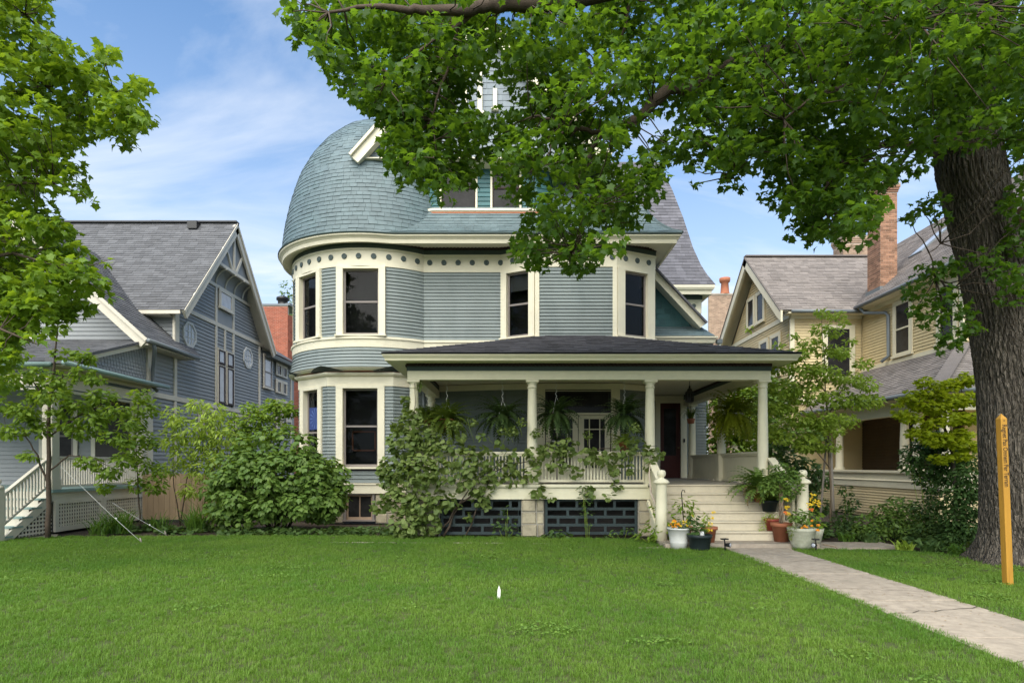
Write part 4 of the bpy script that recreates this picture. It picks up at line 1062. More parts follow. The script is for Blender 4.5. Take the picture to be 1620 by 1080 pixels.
# big front gable over it
gx, gz0, gzp, gh = -0.95, 10.15, 13.80, 3.25
GY = 17.60
MB().prism([(gx - gh, GY + 0.05, gz0), (gx + gh, GY + 0.05, gz0), (gx, GY + 0.05, gzp)], (0, 0.15, 0)).build('gable_wall', M['slate_gable'], house)
gl = 3.65
items = roof_items((gx - gh, GY + 0.05, gz0), (1, 0, 0), (0, 0, 1), lambda b: (gh * b / gl, 2 * gh - gh * b / gl), gl, 0.165, 0.27, 0.012, 0.15, 0.012, 0.0)
pieces('gable_slate', items, M['slate_gable'], house, 'gable_slate_field', 300, key=lambda p: abs(p[0] + 0.6) + abs(p[2] - 12))
MB().prism([(gx - gh - 0.05, GY - 0.1, gz0 - 0.03), (gx + gh + 0.05, GY - 0.1, gz0 - 0.03), (gx + gh - 0.4, 18.15, gz0 - 0.12), (gx - gh + 0.4, 18.15, gz0 - 0.12)], (0, 0, 0.03)).build('gable_soffit', M['cream'], house)
for sg in (-1, 1):
    a = Vector((gx + sg * (gh + 0.22), GY - 0.1, gz0 - 0.12)); b = Vector((gx, GY - 0.1, gzp + 0.13))
    up = Vector((sg * (gzp - gz0), 0, gh)).normalized()
    MB().beam(a, b, 0.26, 0.26, up).build('gable_rake', M['cream'], house)
    MB().beam(a + up * 0.15 + Vector((0, -0.04, 0)), b + up * 0.15 + Vector((0, -0.04, 0)), 0.36, 0.07, up).build('gable_rake', M['cream'], house)
    MB().poly([a + up * 0.19 + Vector((0, -0.22, 0)), b + up * 0.19 + Vector((0, -0.22, 0)), b + up * 0.19 + Vector((0, 6.6, 0)), a + up * 0.19 + Vector((0, 6.6, 0))]).build('gable_roof', M['slate'], house)
for x, z0, z1, w in ((-0.98, 11.45, 12.55, 0.13), (-0.56, 11.55, 12.10, 0.11), (-1.40, 11.55, 12.10, 0.11)):
    MB().box(x - w / 2, GY - 0.03, z0, x + w / 2, GY + 0.1, z1).box(x - w / 2 - 0.05, GY - 0.07, z0 - 0.06, x + w / 2 + 0.05, GY + 0.1, z0).build('gable_slot', M['cream'], house)
MB().lathe([(0.06, 0), (0.04, 0.2), (0.09, 0.3), (0.03, 0.4), (0.02, 0.9), (0.0, 1.0)], (gx, GY - 0.1, gzp + 0.2), 10).build('finial', M['cream'], house)
# main hipped body behind the skirt
MB().add([(-4.5, 18.0, 8.9), (3.7, 18.0, 8.9), (3.7, 26, 8.9), (-4.5, 26, 8.9), (-1.5, 20.8, 13.3), (1.2, 20.8, 13.3), (1.2, 24, 13.3), (-1.5, 24, 13.3)],
         [(0, 1, 5, 4), (1, 2, 6, 5), (2, 3, 7, 6), (3, 0, 4, 7), (4, 5, 6, 7)]).build('main_roof', M['slate'], house)

# right hand wing, set back
WP = [(3.2, 23.0), (6.74, 23.0), (6.74, 28.0)]
siding(house, WP, 3.9, 7.14, M['siding'], joined='wing_siding')
shell(WP, 0, 8, 0.2)
MB().sweep(WP, [(-0.1, 7.14), (0.035, 7.14), (0.035, 7.57), (0.06, 7.58), (0.06, 7.63), (-0.1, 7.63)]).build('frieze', M['cream'], house)
MB().sweep(WP, [(-0.1, 7.632), (0.06, 7.632), (0.06, 7.86), (-0.1, 7.86)]).build('frieze_band', M['green'], house)
MB().sweep([(3.2, 22.55), (7.0, 22.55), (7.0, 28)], [(-0.5, 7.862), (-0.06, 7.74), (0.0, 7.72), (0.02, 7.85), (0.06, 7.87), (0.10, 7.95), (0.10, 8.03), (-0.5, 8.03)]).build('eave_cornice', M['cream'], house)
for x in (5.75, 6.12, 6.49):
    piece('rosette', ros, house, frame((x, 22.966, 7.41), (1, 0, 0)) @ TR)
wp = [(22.46, 8.04, 7.12), (22.65, 8.45, 6.88), (22.85, 8.85, 6.72), (23.2, 9.6, 6.53), (23.75, 10.9, 6.32), (24.3, 12.15, 6.06), (25.0, 13.6, 5.7)]
items = []; rb = MB()
for i in range(len(wp) - 1):
    (ya, za, xa), (yb_, zb, xb) = wp[i], wp[i + 1]; Ls = math.hypot(yb_ - ya, zb - za)
    rb.poly([(0.5, ya, za), (xa, ya, za), (xb, yb_, zb), (0.5, yb_, zb)])
    rb.poly([(xa, ya, za), (xa, 29, za), (xb, 29, zb), (xb, yb_, zb)])
    k = max(1, round(Ls / 0.145))
    items += roof_items((0, ya, za + 0.004), (1, 0, 0), (0, yb_ - ya, zb - za), lambda b, xa=xa, xb=xb, Ls=Ls: (2.5, xa + (xb - xa) * b / Ls), Ls + 0.001, Ls / k, 0.30, 0.013)
rb.build('wing_roof', M['asphalt_main'], house)
pieces('wing_shingle', items, M['asphalt_main'], house, 'wing_shingle_field', 300, key=lambda p: -p[0] + p[2] * 0.5)
# entry gablet with teal shingles and its pent roof
EG = [(4.0, 19.62, 5.9), (5.78, 19.62, 5.9), (4.0, 19.62, 7.75)]
MB().prism([(3.9, 19.66, 4.0), (6.15, 19.66, 4.0), (6.15, 19.66, 5.4), (5.7, 19.66, 6.0), (3.9, 19.66, 7.75)], (0, 3.3, 0)).build('entry_wall', M['slate_wall'], house)
items = roof_items((3.95, 19.645, 5.82), (1, 0, 0), (0, 0, 1), lambda b: (0, max(0.1, 1.80 - b * 0.95)), 1.7, 0.17, 0.22, 0.014, 0.4)
for vs, fs in items: MB().add(vs, fs).build('wall_shingle', M['slate_wall'], house)
MB().beam((3.85, 19.42, 7.83), (5.70, 19.42, 5.86), 0.5, 0.20, (1, 0, 0.94)).build('entry_rake', M['cream'], house)
MB().beam((3.93, 19.38, 7.92), (5.80, 19.38, 5.93), 0.62, 0.05, (1, 0, 0.94)).build('entry_roof', M['asphalt_main'], house)
pv = Vector((0, 0.72, 0.44)); Lp = pv.length
items = roof_items((3.95, 18.94, 5.50), (1, 0, 0), pv, lambda b: (0, 2.05 - b * 0.3), Lp, Lp / 4, 0.25, 0.014)
for vs, fs in items: MB().add(vs, fs).build('pent_slate', M['slate'], house)
MB().poly([(3.9, 18.94, 5.49), (6.0, 18.94, 5.49), (5.78, 19.66, 5.93), (3.9, 19.66, 5.93)]).poly([(6.0, 18.94, 5.49), (6.25, 22.9, 5.49), (5.78, 22.9, 5.93), (5.78, 19.66, 5.93)]).build('pent_roof', M['slate'], house)
MB().sweep([(3.9, 18.97), (6.0, 18.97), (6.0, 23)], [(-0.7, 5.40), (-0.05, 5.30), (0.0, 5.30), (0.02, 5.40), (0.07, 5.44), (0.07, 5.485), (-0.7, 5.485)]).build('pent_cornice', M['cream'], house)
MB().box(6.05, 18.9, 5.28, 6.20, 19.1, 5.40).build('gutter_outlet', M['gutter'], house)
# ================================================================== LEFT NEIGHBOUR
lh = thing('gabled_house', 'slate blue gabled house with cream framing and grey shingle roof on the left', 'house', (-13, 20, 0))
XW = -11.0
WY = frame((XW, 0, 0), (0, 1, 0))     # wall facing right: a runs away from the camera, outward is +X
S_ = M['siding_left']; C_ = 'cream_left'
def wbox(name, a0, a1, z0, z1, o=0.04, mt=None, parent=None, back=0.02):
    return MB(WY).box(a0, -o, z0, a1, back, z1).build(name, mt or M[C_], parent or lh)
MB().box(-20, 20.5, 0, XW - 0.02, 31.5, 6.62).build('wall_core', S_, lh)
MB().box(-19.5, 18.9, 0, XW - 0.022, 20.48, 5.2).build('wing_base', S_, lh)
siding_poly(lh, frame((0, 20.48, 0), (1, 0, 0)), [(-14.5, 5.2), (XW, 5.2), (XW, 6.5), (-14.5, 6.5)], S_, 0.125, joined='front_siding')
MB().prism([(XW - 0.02, 20.4, 6.62), (XW - 0.02, 27.5, 6.62), (XW - 0.02, 23.93, 10.45)], (-0.3, 0, 0)).build('gable_core', S_, lh)
AP = 23.93
siding_poly(lh, WY, [(20.45, 3.85), (23.2, 3.85), (23.2, 6.75), (20.45, 6.75)], S_, 0.125)
siding_poly(lh, WY, [(24.62, 3.85), (27.1, 3.85), (27.1, 6.75), (24.62, 6.75)], S_, 0.125)
siding_poly(lh, WY, [(23.2, 5.98), (24.62, 5.98), (24.62, 6.75), (23.2, 6.75)], S_, 0.125)
siding_poly(lh, WY, [(18.95, 3.85), (20.33, 3.85), (20.33, 5.2), (18.95, 5.2)], S_, 0.125)
siding_poly(lh, WY, [(18.95, 0.3), (31.0, 0.3), (31.0, 3.70), (18.95, 3.70)], S_, 0.125, joined='lower_siding')
siding_poly(lh, WY, [(27.2, 3.85), (31.0, 3.85), (31.0, 6.5), (27.2, 6.5)], S_, 0.125, joined='rear_siding')
siding_poly(lh, WY, [(20.6, 6.88), (23.2, 6.88), (23.2, 8.15), (21.75, 8.15)], S_, 0.125)
siding_poly(lh, WY, [(24.62, 6.88), (27.25, 6.88), (26.1, 8.15), (24.62, 8.15)], S_, 0.125)
# framing boards laid over the siding
wbox('trim_board', 20.38, 27.6, 6.74, 6.88, 0.055); wbox('trim_board', 18.95, 31, 3.70, 3.85, 0.055)
for a0, a1, z0, z1 in ((20.33, 20.48, 3.853, 6.737), (23.14, 23.26, 3.853, 8.147), (24.56, 24.68, 3.853, 8.147), (27.06, 27.2, 3.853, 6.737), (20.34, 20.46, 0.3, 3.697), (23.85, 23.96, 4.0, 6.737),
                       (21.9, 22.0, 2.6, 3.697), (23.1, 23.2, 2.6, 3.697), (24.5, 24.6, 2.6, 3.697), (26.0, 26.1, 2.6, 3.697), (30.9, 31.05, 0.3, 6.5)):
    wbox('trim_board', a0, a1, z0, z1, 0.05)
wbox('corner_pilaster', 18.82, 19.08, 0.3, 5.25, 0.07); wbox('corner_board', 20.36, 20.60, 6.62 - 1.4, 6.737, 0.06)
wbox('trim_board', 21.65, 26.2, 8.15, 8.27, 0.055)
wbox('gable_panel', 23.26, 24.56, 6.90, 7.45, 0.02, S_)
# cross windows, gable window, octagons, back windows
def lwin(a, z, w, h, **k):
    return window(lh, (XW + 0.055, a, z), (0, 1, 0), w, h, k.pop('cw', 0.09), k.pop('head', 0.09), k.pop('sill', 0.07), 0.03, 0.0, k.pop('rows', 1), C_, k.pop('sash', C_), k.pop('glass', 'pane_pale'), back=False, sashw=0.045, **k)
for a in (23.55, 24.26):
    lwin(a, 3.92, 0.50, 1.40, cw=0.05, head=0.03, sill=0.0, sash='brown'); lwin(a, 5.38, 0.50, 0.52, cw=0.05, head=0.05, sill=0, sash='brown')
lwin(23.9, 7.5, 0.95, 0.62, mull=0)
lwin(27.95, 5.05, 0.80, 1.35, rows=2, sash='sash')
lwin(22.6, 2.75, 0.8, 0.8, sash='sash', glass='pane_dark'); lwin(25.2, 2.75, 0.8, 0.8, sash='sash', glass='pane_dark')
for i in range(2):
    for j, (z, h) in enumerate(((5.75, 0.5), (4.95, 0.55), (3.3, 1.3))):
        lwin(29.25 + i * 0.7, z, 0.5, h, sill=0, cw=0.11, glass='pane_dark')
def octagon(a, z, r):
    fr = WY @ Matrix.Translation((a, 0, z)); pts = [(r * math.cos(R(22.5 + 45 * k)), r * math.sin(R(22.5 + 45 * k))) for k in range(8)]
    mb = MB(fr); q = 0.80
    for k in range(8):
        p0, p1 = pts[k], pts[(k + 1) % 8]
        mb.add([(p0[0], -0.06, p0[1]), (p1[0], -0.06, p1[1]), (p1[0] * q, -0.06, p1[1] * q), (p0[0] * q, -0.06, p0[1] * q), (p0[0], 0, p0[1]), (p1[0], 0, p1[1]), (p1[0] * q, -0.03, p1[1] * q), (p0[0] * q, -0.03, p0[1] * q)],
               [(0, 1, 2, 3), (4, 5, 1, 0), (3, 2, 6, 7)])
    w = mb.build('window', M['white_pot'], lh, 'octagonal white framed window')
    MB(fr).prism([(x * q, -0.035, y * q) for x, y in pts], (0, 0.02, 0)).build('pane', M['pane_pale'], w)
    m2 = MB(fr)
    for t in (-0.22, 0.22): m2.box(t * r - 0.012, -0.05, -r * 0.85, t * r + 0.012, -0.036, r * 0.85); m2.box(-r * 0.85, -0.049, t * r - 0.012, r * 0.85, -0.036, t * r + 0.012)
    m2.build('muntins', M['white_pot'], w)
octagon(21.3, 6.02, 0.46); octagon(25.95, 6.02, 0.46)
# roof of the main block
EY0, EZ, RZ, XR = 20.05, 6.55, 10.78, -10.52
sl2 = Vector((0, AP - EY0, RZ - EZ)); LS = sl2.length
rb = MB(); rb.poly([(-19.8, EY0, EZ), (XR, EY0, EZ), (XR, AP, RZ), (-19.8, AP, RZ)]); rb.poly([(XR, 2 * AP - EY0, EZ), (-19.8, 2 * AP - EY0, EZ), (-19.8, AP, RZ), (XR, AP, RZ)])
rb.build('main_roof', M['asphalt_left'], lh)
items = roof_items((-19.8, EY0, EZ + 0.006), (1, 0, 0), sl2, lambda b: (1.5, 9.30), LS, LS / 40, 0.33, 0.016)
pieces('shingle', items, M['asphalt_left'], lh, 'shingle_field', 300, key=lambda p: -p[0])
MB().beam((-19.8, AP, RZ + 0.03), (XR + 0.02, AP, RZ + 0.03), 0.28, 0.05).build('ridge_cap', M['asphalt_left'], lh)
MB().box(-12.2, AP - 0.42, RZ - 0.34, -11.85, AP - 0.12, RZ - 0.06).build('roof_vent', M['black'], lh)
MB().box(-13.75, AP - 0.05, RZ, -13.4, AP + 0.25, RZ + 0.10).build('ridge_vent', M['gutter'], lh)
def rake(p, q, w, h, up, name='gable_rake', mt=None): return MB().beam(p, q, w, h, up).build(name, M[mt or C_], lh)
for sg in (-1, 1):
    yb_ = AP + sg * (AP - EY0); up = Vector((0, sg * (RZ - EZ), AP - EY0)).normalized()
    a, b = Vector((XR - 0.04, yb_, EZ)), Vector((XR - 0.04, AP, RZ))
    rake(a - up * 0.17, b - up * 0.17, 0.08, 0.30, up); rake(a - up * 0.05 + Vector((0.05, 0, 0)), b - up * 0.05 + Vector((0.05, 0, 0)), 0.06, 0.09, up)
    MB().poly([a - up * 0.03, b - up * 0.03, b - up * 0.03 - Vector((0.5, 0, 0)), a - up * 0.03 - Vector((0.5, 0, 0))]).build('rake_soffit', M[C_], lh)
    MB().box(-19.8, yb_ - 0.03, EZ - 0.12, XR - 0.1, yb_ + 0.03, EZ - 0.01).build('eave_board', M[C_], lh)
MB().box(-19.8, EY0, EZ - 0.14, XW - 0.05, 20.5, EZ - 0.10).build('eave_soffit', M[C_], lh)
MB().sweep([(-10.75, 27.7), (-10.75, 31.2)], [(-0.6, 6.35), (0.1, 6.35), (0.14, 6.5), (-0.6, 6.9)]).build('rear_eave', M['gutter'], lh)
MB().poly([(-10.6, 27.3, 6.55), (-10.6, 31.3, 6.55), (-13.5, 31.3, 8.3), (-13.5, 27.3, 8.3)]).build('rear_roof', M['asphalt_left'], lh)
# sunburst panel in the peak, tie beam and coved ribs
pk = frame((XR - 0.14, AP, 0), (0, 1, 0))
MB(pk).prism([(-1.45, 0, 8.92), (1.45, 0, 8.92), (0, 0, 10.42)], (0, 0.05, 0)).build('peak_panel', S_, lh)
MB(pk).box(-1.62, -0.06, 8.80, 1.62, 0.10, 8.94).build('tie_beam', M[C_], lh)
for a in (0, -0.62, 0.62):
    MB(pk).beam((0 + a * 0.25, -0.03, 8.94), (a * 1.15, -0.03, 10.30 - abs(a) * 0.95), 0.05, 0.10, (1, 0, 0)).build('sunburst_rib', M[C_], lh)
for sg in (-1, 1): MB(pk).beam((sg * 1.5, -0.03, 8.92), (0, -0.03, 10.5), 0.06, 0.11, (0, -1, 0)).build('peak_border', M[C_], lh)
cove = []
for i in range(9):
    t = R(90 * i / 8); cove.append((0.0 + 0.42 * (1 - math.cos(t)), 8.27 + 0.55 * math.sin(t)))
mb = MB(); vs = []
for o, z in cove: vs += [(XW + o, AP - 2.2 + (z - 8.2) * 0.9, z), (XW + o, AP + 2.2 - (z - 8.2) * 0.9, z)]
mb.add(vs, [(2 * i, 2 * i + 1, 2 * i + 3, 2 * i + 2) for i in range(8)], True); mb.build('cove', S_, lh)
for k in range(5):
    a = AP - 1.5 + 0.75 * k
    MB().tube([(XW + o + 0.02, a, z - 0.02) for o, z in cove], 0.035, 6).build('cove_rib', M[C_], lh)
# front wing: gable towards the street
WX, WZ, WYF = -10.55, 5.25, 18.15
wv = Vector((-1, 0, 0.905)); LW = 4.3 * wv.length
items = roof_items((WX, WYF, WZ + 0.006), (0, 1, 0), wv, lambda b: (0, 2.55 + max(0, b / wv.length - 1.5) * 0.83), LW, 0.145, 0.33, 0.016)
pieces('wing_shingle', items, M['asphalt_left'], lh, 'wing_shingle_field', 260, key=lambda p: -p[0])
MB().poly([(WX, WYF, WZ), (WX, 21.3, WZ), (WX - 4.3, 23.6, WZ + 3.89), (WX - 4.3, WYF, WZ + 3.89)]).poly([(WX - 4.3, WYF, WZ + 3.89), (WX - 4.3, 23.6, WZ + 3.89), (WX - 8.6, 21.3, WZ), (WX - 8.6, WYF, WZ)]).build('wing_roof', M['asphalt_left'], lh)
for sg in (1, -1):
    cx = WX - 4.3; a = Vector((cx + sg * 4.3, WYF + 0.04, WZ)); b = Vector((cx, WYF + 0.04, WZ + 3.89)); up = Vector((sg * 0.905, 0, 1)).normalized()
    rake(a - up * 0.16, b - up * 0.16, 0.07, 0.30, up, 'wing_rake'); rake(a - up * 0.04 + Vector((0, -0.05, 0)), b - up * 0.04 + Vector((0, -0.05, 0)), 0.07, 0.09, up, 'wing_rake')
    MB().poly([a - up * 0.03, b - up * 0.03, b - up * 0.03 + Vector((0, 0.75, 0)), a - up * 0.03 + Vector((0, 0.75, 0))]).build('rake_soffit', M[C_], lh)
MB().prism([(WX - 8.0, 18.9, 5.2), (WX - 0.55, 18.9, 5.2), (WX - 4.3, 18.9, 8.9)], (0, 0.1, 0)).build('wing_core', S_, lh)
FW = frame((0, 18.88, 0), (1, 0, 0))
siding_poly(lh, FW, [(-18.4, 4.0), (XW - 0.02, 4.0), (XW - 0.02, 5.35), (-14.85, 8.75), (-18.4, 5.35)], S_, 0.125, joined='front_siding')
window(lh, (-14.9, 18.84, 5.35), (1, 0, 0), 0.85, 1.5, 0.2, 0.12, 0.08, 0.05, 0.0, casing=C_, glass='pane_dark', back=False)
MB().tube([(WX + 0.05, WYF - 0.05, WZ - 0.05), (WX + 0.05, 21.0, WZ - 0.08)], 0.065, 8).build('gutter', M['gutter'], lh)
MB().tube([(WX + 0.03, 18.4, WZ - 0.1), (WX, 18.5, 5.02), (-10.72, 18.75, 4.72), (-10.86, 18.95, 4.5), (-10.88, 19.0, 3.98), (-10.75, 19.0, 3.85)], 0.055, 10).build('downspout', M['gutter'], lh)
MB().box(-11.0, 18.2, WZ - 0.16, WX - 0.02, 20.9, WZ - 0.12).build('wing_soffit', M[C_], lh)
# porch in front: shed roof, scale-shingled cheek, beam, posts
PY0, PY1, PZ0, PZ1, PXR = 14.95, 18.86, 4.02, 5.32, -10.92
MB().prism([(-17.5, PY0 - 0.15, PZ0 - 0.02), (-17.5, PY1, PZ1), (-17.5, PY1, PZ1 + 0.05), (-17.5, PY0 - 0.15, PZ0 + 0.04)], (17.5 + PXR + 0.12, 0, 0)).build('porch_roof', M['asphalt_left'], lh)
pvv = Vector((0, PY1 - PY0 + 0.15, PZ1 - PZ0 + 0.02)); Lq = pvv.length
items = roof_items((-17.5, PY0 - 0.15, PZ0 + 0.045), (1, 0, 0), pvv, lambda b: (2.0, 6.70), Lq, 0.16, 0.33, 0.014)
pieces('porch_shingle', items, M['asphalt_left'], lh, 'porch_shingle_field', 120, key=lambda p: -p[0])
PF = frame((PXR - 0.05, 0, 0), (0, 1, 0))
MB(PF).prism([(PY0, 0.02, 4.0), (PY1 - 0.1, 0.02, 4.0), (PY1 - 0.1, 0.02, PZ1 - 0.05), (PY0, 0.02, PZ0 + 0.02)], (0, 0.1, 0)).build('cheek_core', S_, lh)
items = roof_items((PXR - 0.055, PY0 + 0.9, 4.08), (0, 1, 0), (0, 0, 1), lambda b: (max(0.0, b * 3.0 - 0.85), 2.95), 1.12, 0.10, 0.13, 0.018, 0.0, 0.02, 0.0)
pieces('scale_shingle', items, S_, lh, 'scale_shingle_field', 290)
rake((PXR + 0.02, PY0 - 0.1, PZ0 - 0.03), (PXR + 0.02, PY1, PZ1 - 0.06), 0.10, 0.14, (0, -0.33, 1), 'porch_rake')
MB().box(PXR - 0.1, PY0 - 0.1, 3.97, PXR + 0.34, 19.1, 4.01).build('porch_eave', M[C_], lh)
MB().prism([(PXR - 0.05, PY0 - 0.2, 4.16), (PXR + 0.40, PY0 - 0.2, 4.03), (PXR + 0.40, PY0 - 0.2, 4.01), (PXR - 0.05, PY0 - 0.2, 4.01)], (0, 4.3, 0)).build('pent_roof', M['asphalt_left'], lh)
MB().tube([(PXR + 0.42, PY0 - 0.25, 4.02), (PXR + 0.42, 19.15, 3.98)], 0.06, 8).build('gutter', M['teal_paint'], lh)
MB().tube([(-17.6, PY0 - 0.22, 4.0), (PXR + 0.1, PY0 - 0.22, 3.98)], 0.06, 8).build('gutter', M['teal_paint'], lh)
PB = [(-17.4, PY0), (PXR - 0.05, PY0), (PXR - 0.05, PY1)]
MB().sweep(PB, [(-0.16, 3.42), (0.0, 3.42), (0.0, 3.96), (-0.16, 3.96)]).build('porch_beam', M[C_], lh)
MB().sweep(PB, [(0.0, 3.78), (0.02, 3.78), (0.02, 3.86), (0.0, 3.86)]).sweep(PB, [(0.0, 3.47), (0.015, 3.47), (0.015, 3.50), (0.0, 3.50)]).build('beam_band', M['green'], lh)
for x, y in ((PXR - 0.15, PY0 + 0.12), (-13.9, PY0 + 0.12), (PXR - 0.14, PY1 - 0.15)):
    MB().box(x - 0.12, y - 0.12, 1.05, x + 0.12, y + 0.12, 3.42).box(x - 0.15, y - 0.15, 3.28, x + 0.15, y + 0.15, 3.36).box(x - 0.15, y - 0.15, 1.06, x + 0.15, y + 0.15, 1.3).build('porch_post', M[C_], lh)
MB().box(-17.4, PY0 - 0.05, 0.98, PXR + 0.02, PY1, 1.05).build('porch_deck', M['teal_paint'], lh)
MB().box(-17.4, PY0 + 0.02, 0.78, PXR - 0.04, PY0 + 0.06, 0.979).box(PXR - 0.08, PY0 + 0.06, 0.78, PXR - 0.04, PY1, 0.979).build('porch_skirt', M[C_], lh)
bal2 = MB().box(-0.017, -0.017, 0, 0.017, 0.017, 0.66).mesh('baluster', M[C_])
MB().box(PXR - 0.20, PY0 + 0.2, 1.80, PXR - 0.08, PY1 - 0.2, 1.85).box(PXR - 0.17, PY0 + 0.2, 1.10, PXR - 0.11, PY1 - 0.2, 1.15).build('handrail', M[C_], lh)
for i in range(38): piece('baluster', bal2, lh, Matrix.Translation((PXR - 0.14, PY0 + 0.3 + i * 0.09, 1.145)))
# lattice under the deck
for a0, a1 in ((PY0 + 0.18, PY0 + 1.75), (PY0 + 1.95, PY1 - 0.15)):
    f_ = frame((PXR - 0.05, 0, 0), (0, 1, 0)); mb = MB(f_)
    mb.box(a0 - 0.09, -0.03, 0.04, a0, 0.03, 0.78).box(a1, -0.03, 0.04, a1 + 0.09, 0.03, 0.78).box(a0, -0.03, 0.04, a1, 0.03, 0.16).box(a0, -0.03, 0.70, a1, 0.03, 0.78).build('lattice_frame', M[C_], lh)
    lat = MB(f_); n = int((a1 - a0) / 0.085)
    for i in range(n): lat.box(a0 + (i + 0.5) * (a1 - a0) / n - 0.02, -0.012, 0.16, a0 + (i + 0.5) * (a1 - a0) / n + 0.02, 0.0, 0.70)
    for j in range(6): lat.box(a0, 0.001, 0.20 + j * 0.088 - 0.02, a1, 0.013, 0.20 + j * 0.088 + 0.02)
    lat.build('lattice', M[C_], lh, kind='stuff')
MB().box(-17, PY0 + 0.6, 0, PXR - 0.5, PY1, 0.97).build('crawl_space_shade', M['interior'], lh)  # dark block added as the shade behind the lattice
# porch back wall with the dark door and its numbered transom
bx = MB(); bx.box(-12.62, 18.80, 1.05, -12.5, 18.87, 3.95); bx.box(-11.46, 18.80, 1.05, -11.34, 18.87, 3.95); bx.box(-12.5, 18.803, 3.27, -11.46, 18.87, 3.33)
bx.build('door_frame', M[C_], lh)
MB().box(-12.5, 18.83, 3.33, -11.46, 18.86, 3.80).build('transom', M['black'], lh)
text_obj('house_number', '1228', 0.36, Matrix.Translation((-11.92, 18.815, 3.55)) @ Matrix.Rotation(R(90), 4, 'X'), M['gold'], lh, align='CENTER')
MB().box(-12.5, 18.83, 1.05, -11.46, 18.86, 3.27).build('front_door', M['interior'], lh)
siding_poly(lh, FW, [(-17.4, 1.05), (-12.62, 1.05), (-12.62, 3.95), (-17.4, 3.95)], S_, 0.125, joined='porch_siding')
window(lh, (-13.6, 18.84, 1.6), (1, 0, 0), 0.9, 1.8, 0.12, 0.1, 0.06, 0.04, 0.0, casing=C_, glass='pane_dark', back=False)
MB().box(-17.4, PY0, 3.955, PXR - 0.1, PY1, 3.968).build('porch_ceiling', M[C_], lh)
# porch steps towards the walk
for k in range(5):
    z = 1.05 - 0.19 * (k + 1); y = PY0 - 0.05 - 0.28 * k
    MB().box(-13.2, y - 0.31, z - 0.035, PXR - 0.02, y, z).build('stair_tread', M['teal_paint'], lh)
    MB().box(-13.2, y - 0.02, z, PXR - 0.1, y, z + 0.155).build('stair_riser', M[C_], lh)
xs_ = PXR - 0.08
MB().prism([(xs_, PY0, 0.75), (xs_, PY0, 0.98), (xs_, PY0 - 1.5, 0.02), (xs_, PY0 - 1.15, 0.02)], (0.05, 0, 0)).build('stair_stringer', M[C_], lh)
lat = MB()
for i in range(10):
    y = PY0 - 0.06 - 0.1 * i; zt = 0.72 - (PY0 - y) * 0.64
    if zt > 0.1: lat.box(xs_ + 0.01, y - 0.02, 0.03, xs_ + 0.025, y + 0.02, zt)
for j in range(7):
    z = 0.08 + j * 0.09; yy = PY0 - (0.72 - z) / 0.64
    lat.box(xs_ + 0.026, min(yy, PY0 - 0.05), z - 0.02, xs_ + 0.038, PY0, z + 0.02)
lat.build('stair_lattice', M[C_], lh, kind='stuff')
MB().beam((xs_, PY0, 1.83), (xs_, PY0 - 1.45, 0.95), 0.09, 0.06).beam((xs_, PY0, 1.20), (xs_, PY0 - 1.45, 0.32), 0.07, 0.05).build('handrail', M[C_], lh)
for i in range(14):
    y = PY0 - 0.1 - 0.095 * i; piece('baluster', bal2, lh, Matrix.Translation((xs_, y, 1.17 - (PY0 - y) * 0.607)))
MB().box(xs_ - 0.09, PY0 - 1.62, 0, xs_ + 0.09, PY0 - 1.44, 1.15).lathe([(0.12, 1.15), (0.12, 1.19), (0.05, 1.22), (0.08, 1.27), (0.08, 1.32), (0.0, 1.36)], (xs_, PY0 - 1.53, 0), 16).build('newel_post', M[C_], lh)

# cedar fence between the two houses
fe = thing('plank_fence', 'weathered cedar plank fence across the gap beside the slate blue house', 'fence', (-9.6, 18.4, 0))
for i in range(16):
    x = -10.85 + 0.16 * i
    MB().box(x, 18.4, 0.05, x + 0.152, 18.425, 1.38 + random.uniform(-0.02, 0.02)).build('plank', M['wood_fence'], fe)
MB().box(-10.85, 18.426, 0.3, -8.3, 18.47, 0.4).box(-10.85, 18.426, 1.1, -8.3, 18.47, 1.2).build('fence_rail', M['wood_fence'], fe)

# brick building beyond
def bricks(parent, fr, w, h, mt, bw=0.21, bh=0.075, mort='mortar_pale', depth=0.2, rest='brickwork', a_top=None):
    MB(fr).box(0, 0.004, 0, w, depth, h).build('brick_core', M[mort], parent)
    mb = MB(fr); rows = int(h / bh)
    for r in range(rows):
        a = -(bw / 2 if r % 2 else 0)
        while a < w:
            x0, x1 = max(0.0, a), min(w, a + bw - 0.012)
            if x1 - x0 > 0.03:
                o = -0.006 - 0.004 * random.random()
                mb.add([(x0, o, r * bh), (x1, o, r * bh), (x1, o, (r + 1) * bh - 0.013), (x0, o, (r + 1) * bh - 0.013), (x0, 0.005, r * bh), (x1, 0.005, r * bh), (x1, 0.005, (r + 1) * bh - 0.013), (x0, 0.005, (r + 1) * bh - 0.013)],
                       [(0, 1, 2, 3), (4, 5, 1, 0), (3, 2, 6, 7), (1, 5, 6, 2), (4, 0, 3, 7)])
            a += bw
    mb.build(rest, M[mt], parent, kind='stuff')
bk = thing('brick_building', 'plain red brick building rising behind the gap on the left', 'building', (-12, 36, 0))
bricks(bk, frame((-15.0, 36, 0), (1, 0, 0)), 2.05, 10.7, 'brick_red')
bricks(bk, frame((-12.95, 36, 0), (0.35, 1, 0)), 5.0, 10.2, 'brick_red')
MB().box(-15.05, 35.95, 10.7, -12.9, 38, 10.8).build('coping', M['gutter'], bk)
MB().beam((-12.97, 36.0, 10.78), (-11.3, 40.7, 10.3), 0.3, 0.14).build('coping', M['gutter'], bk)
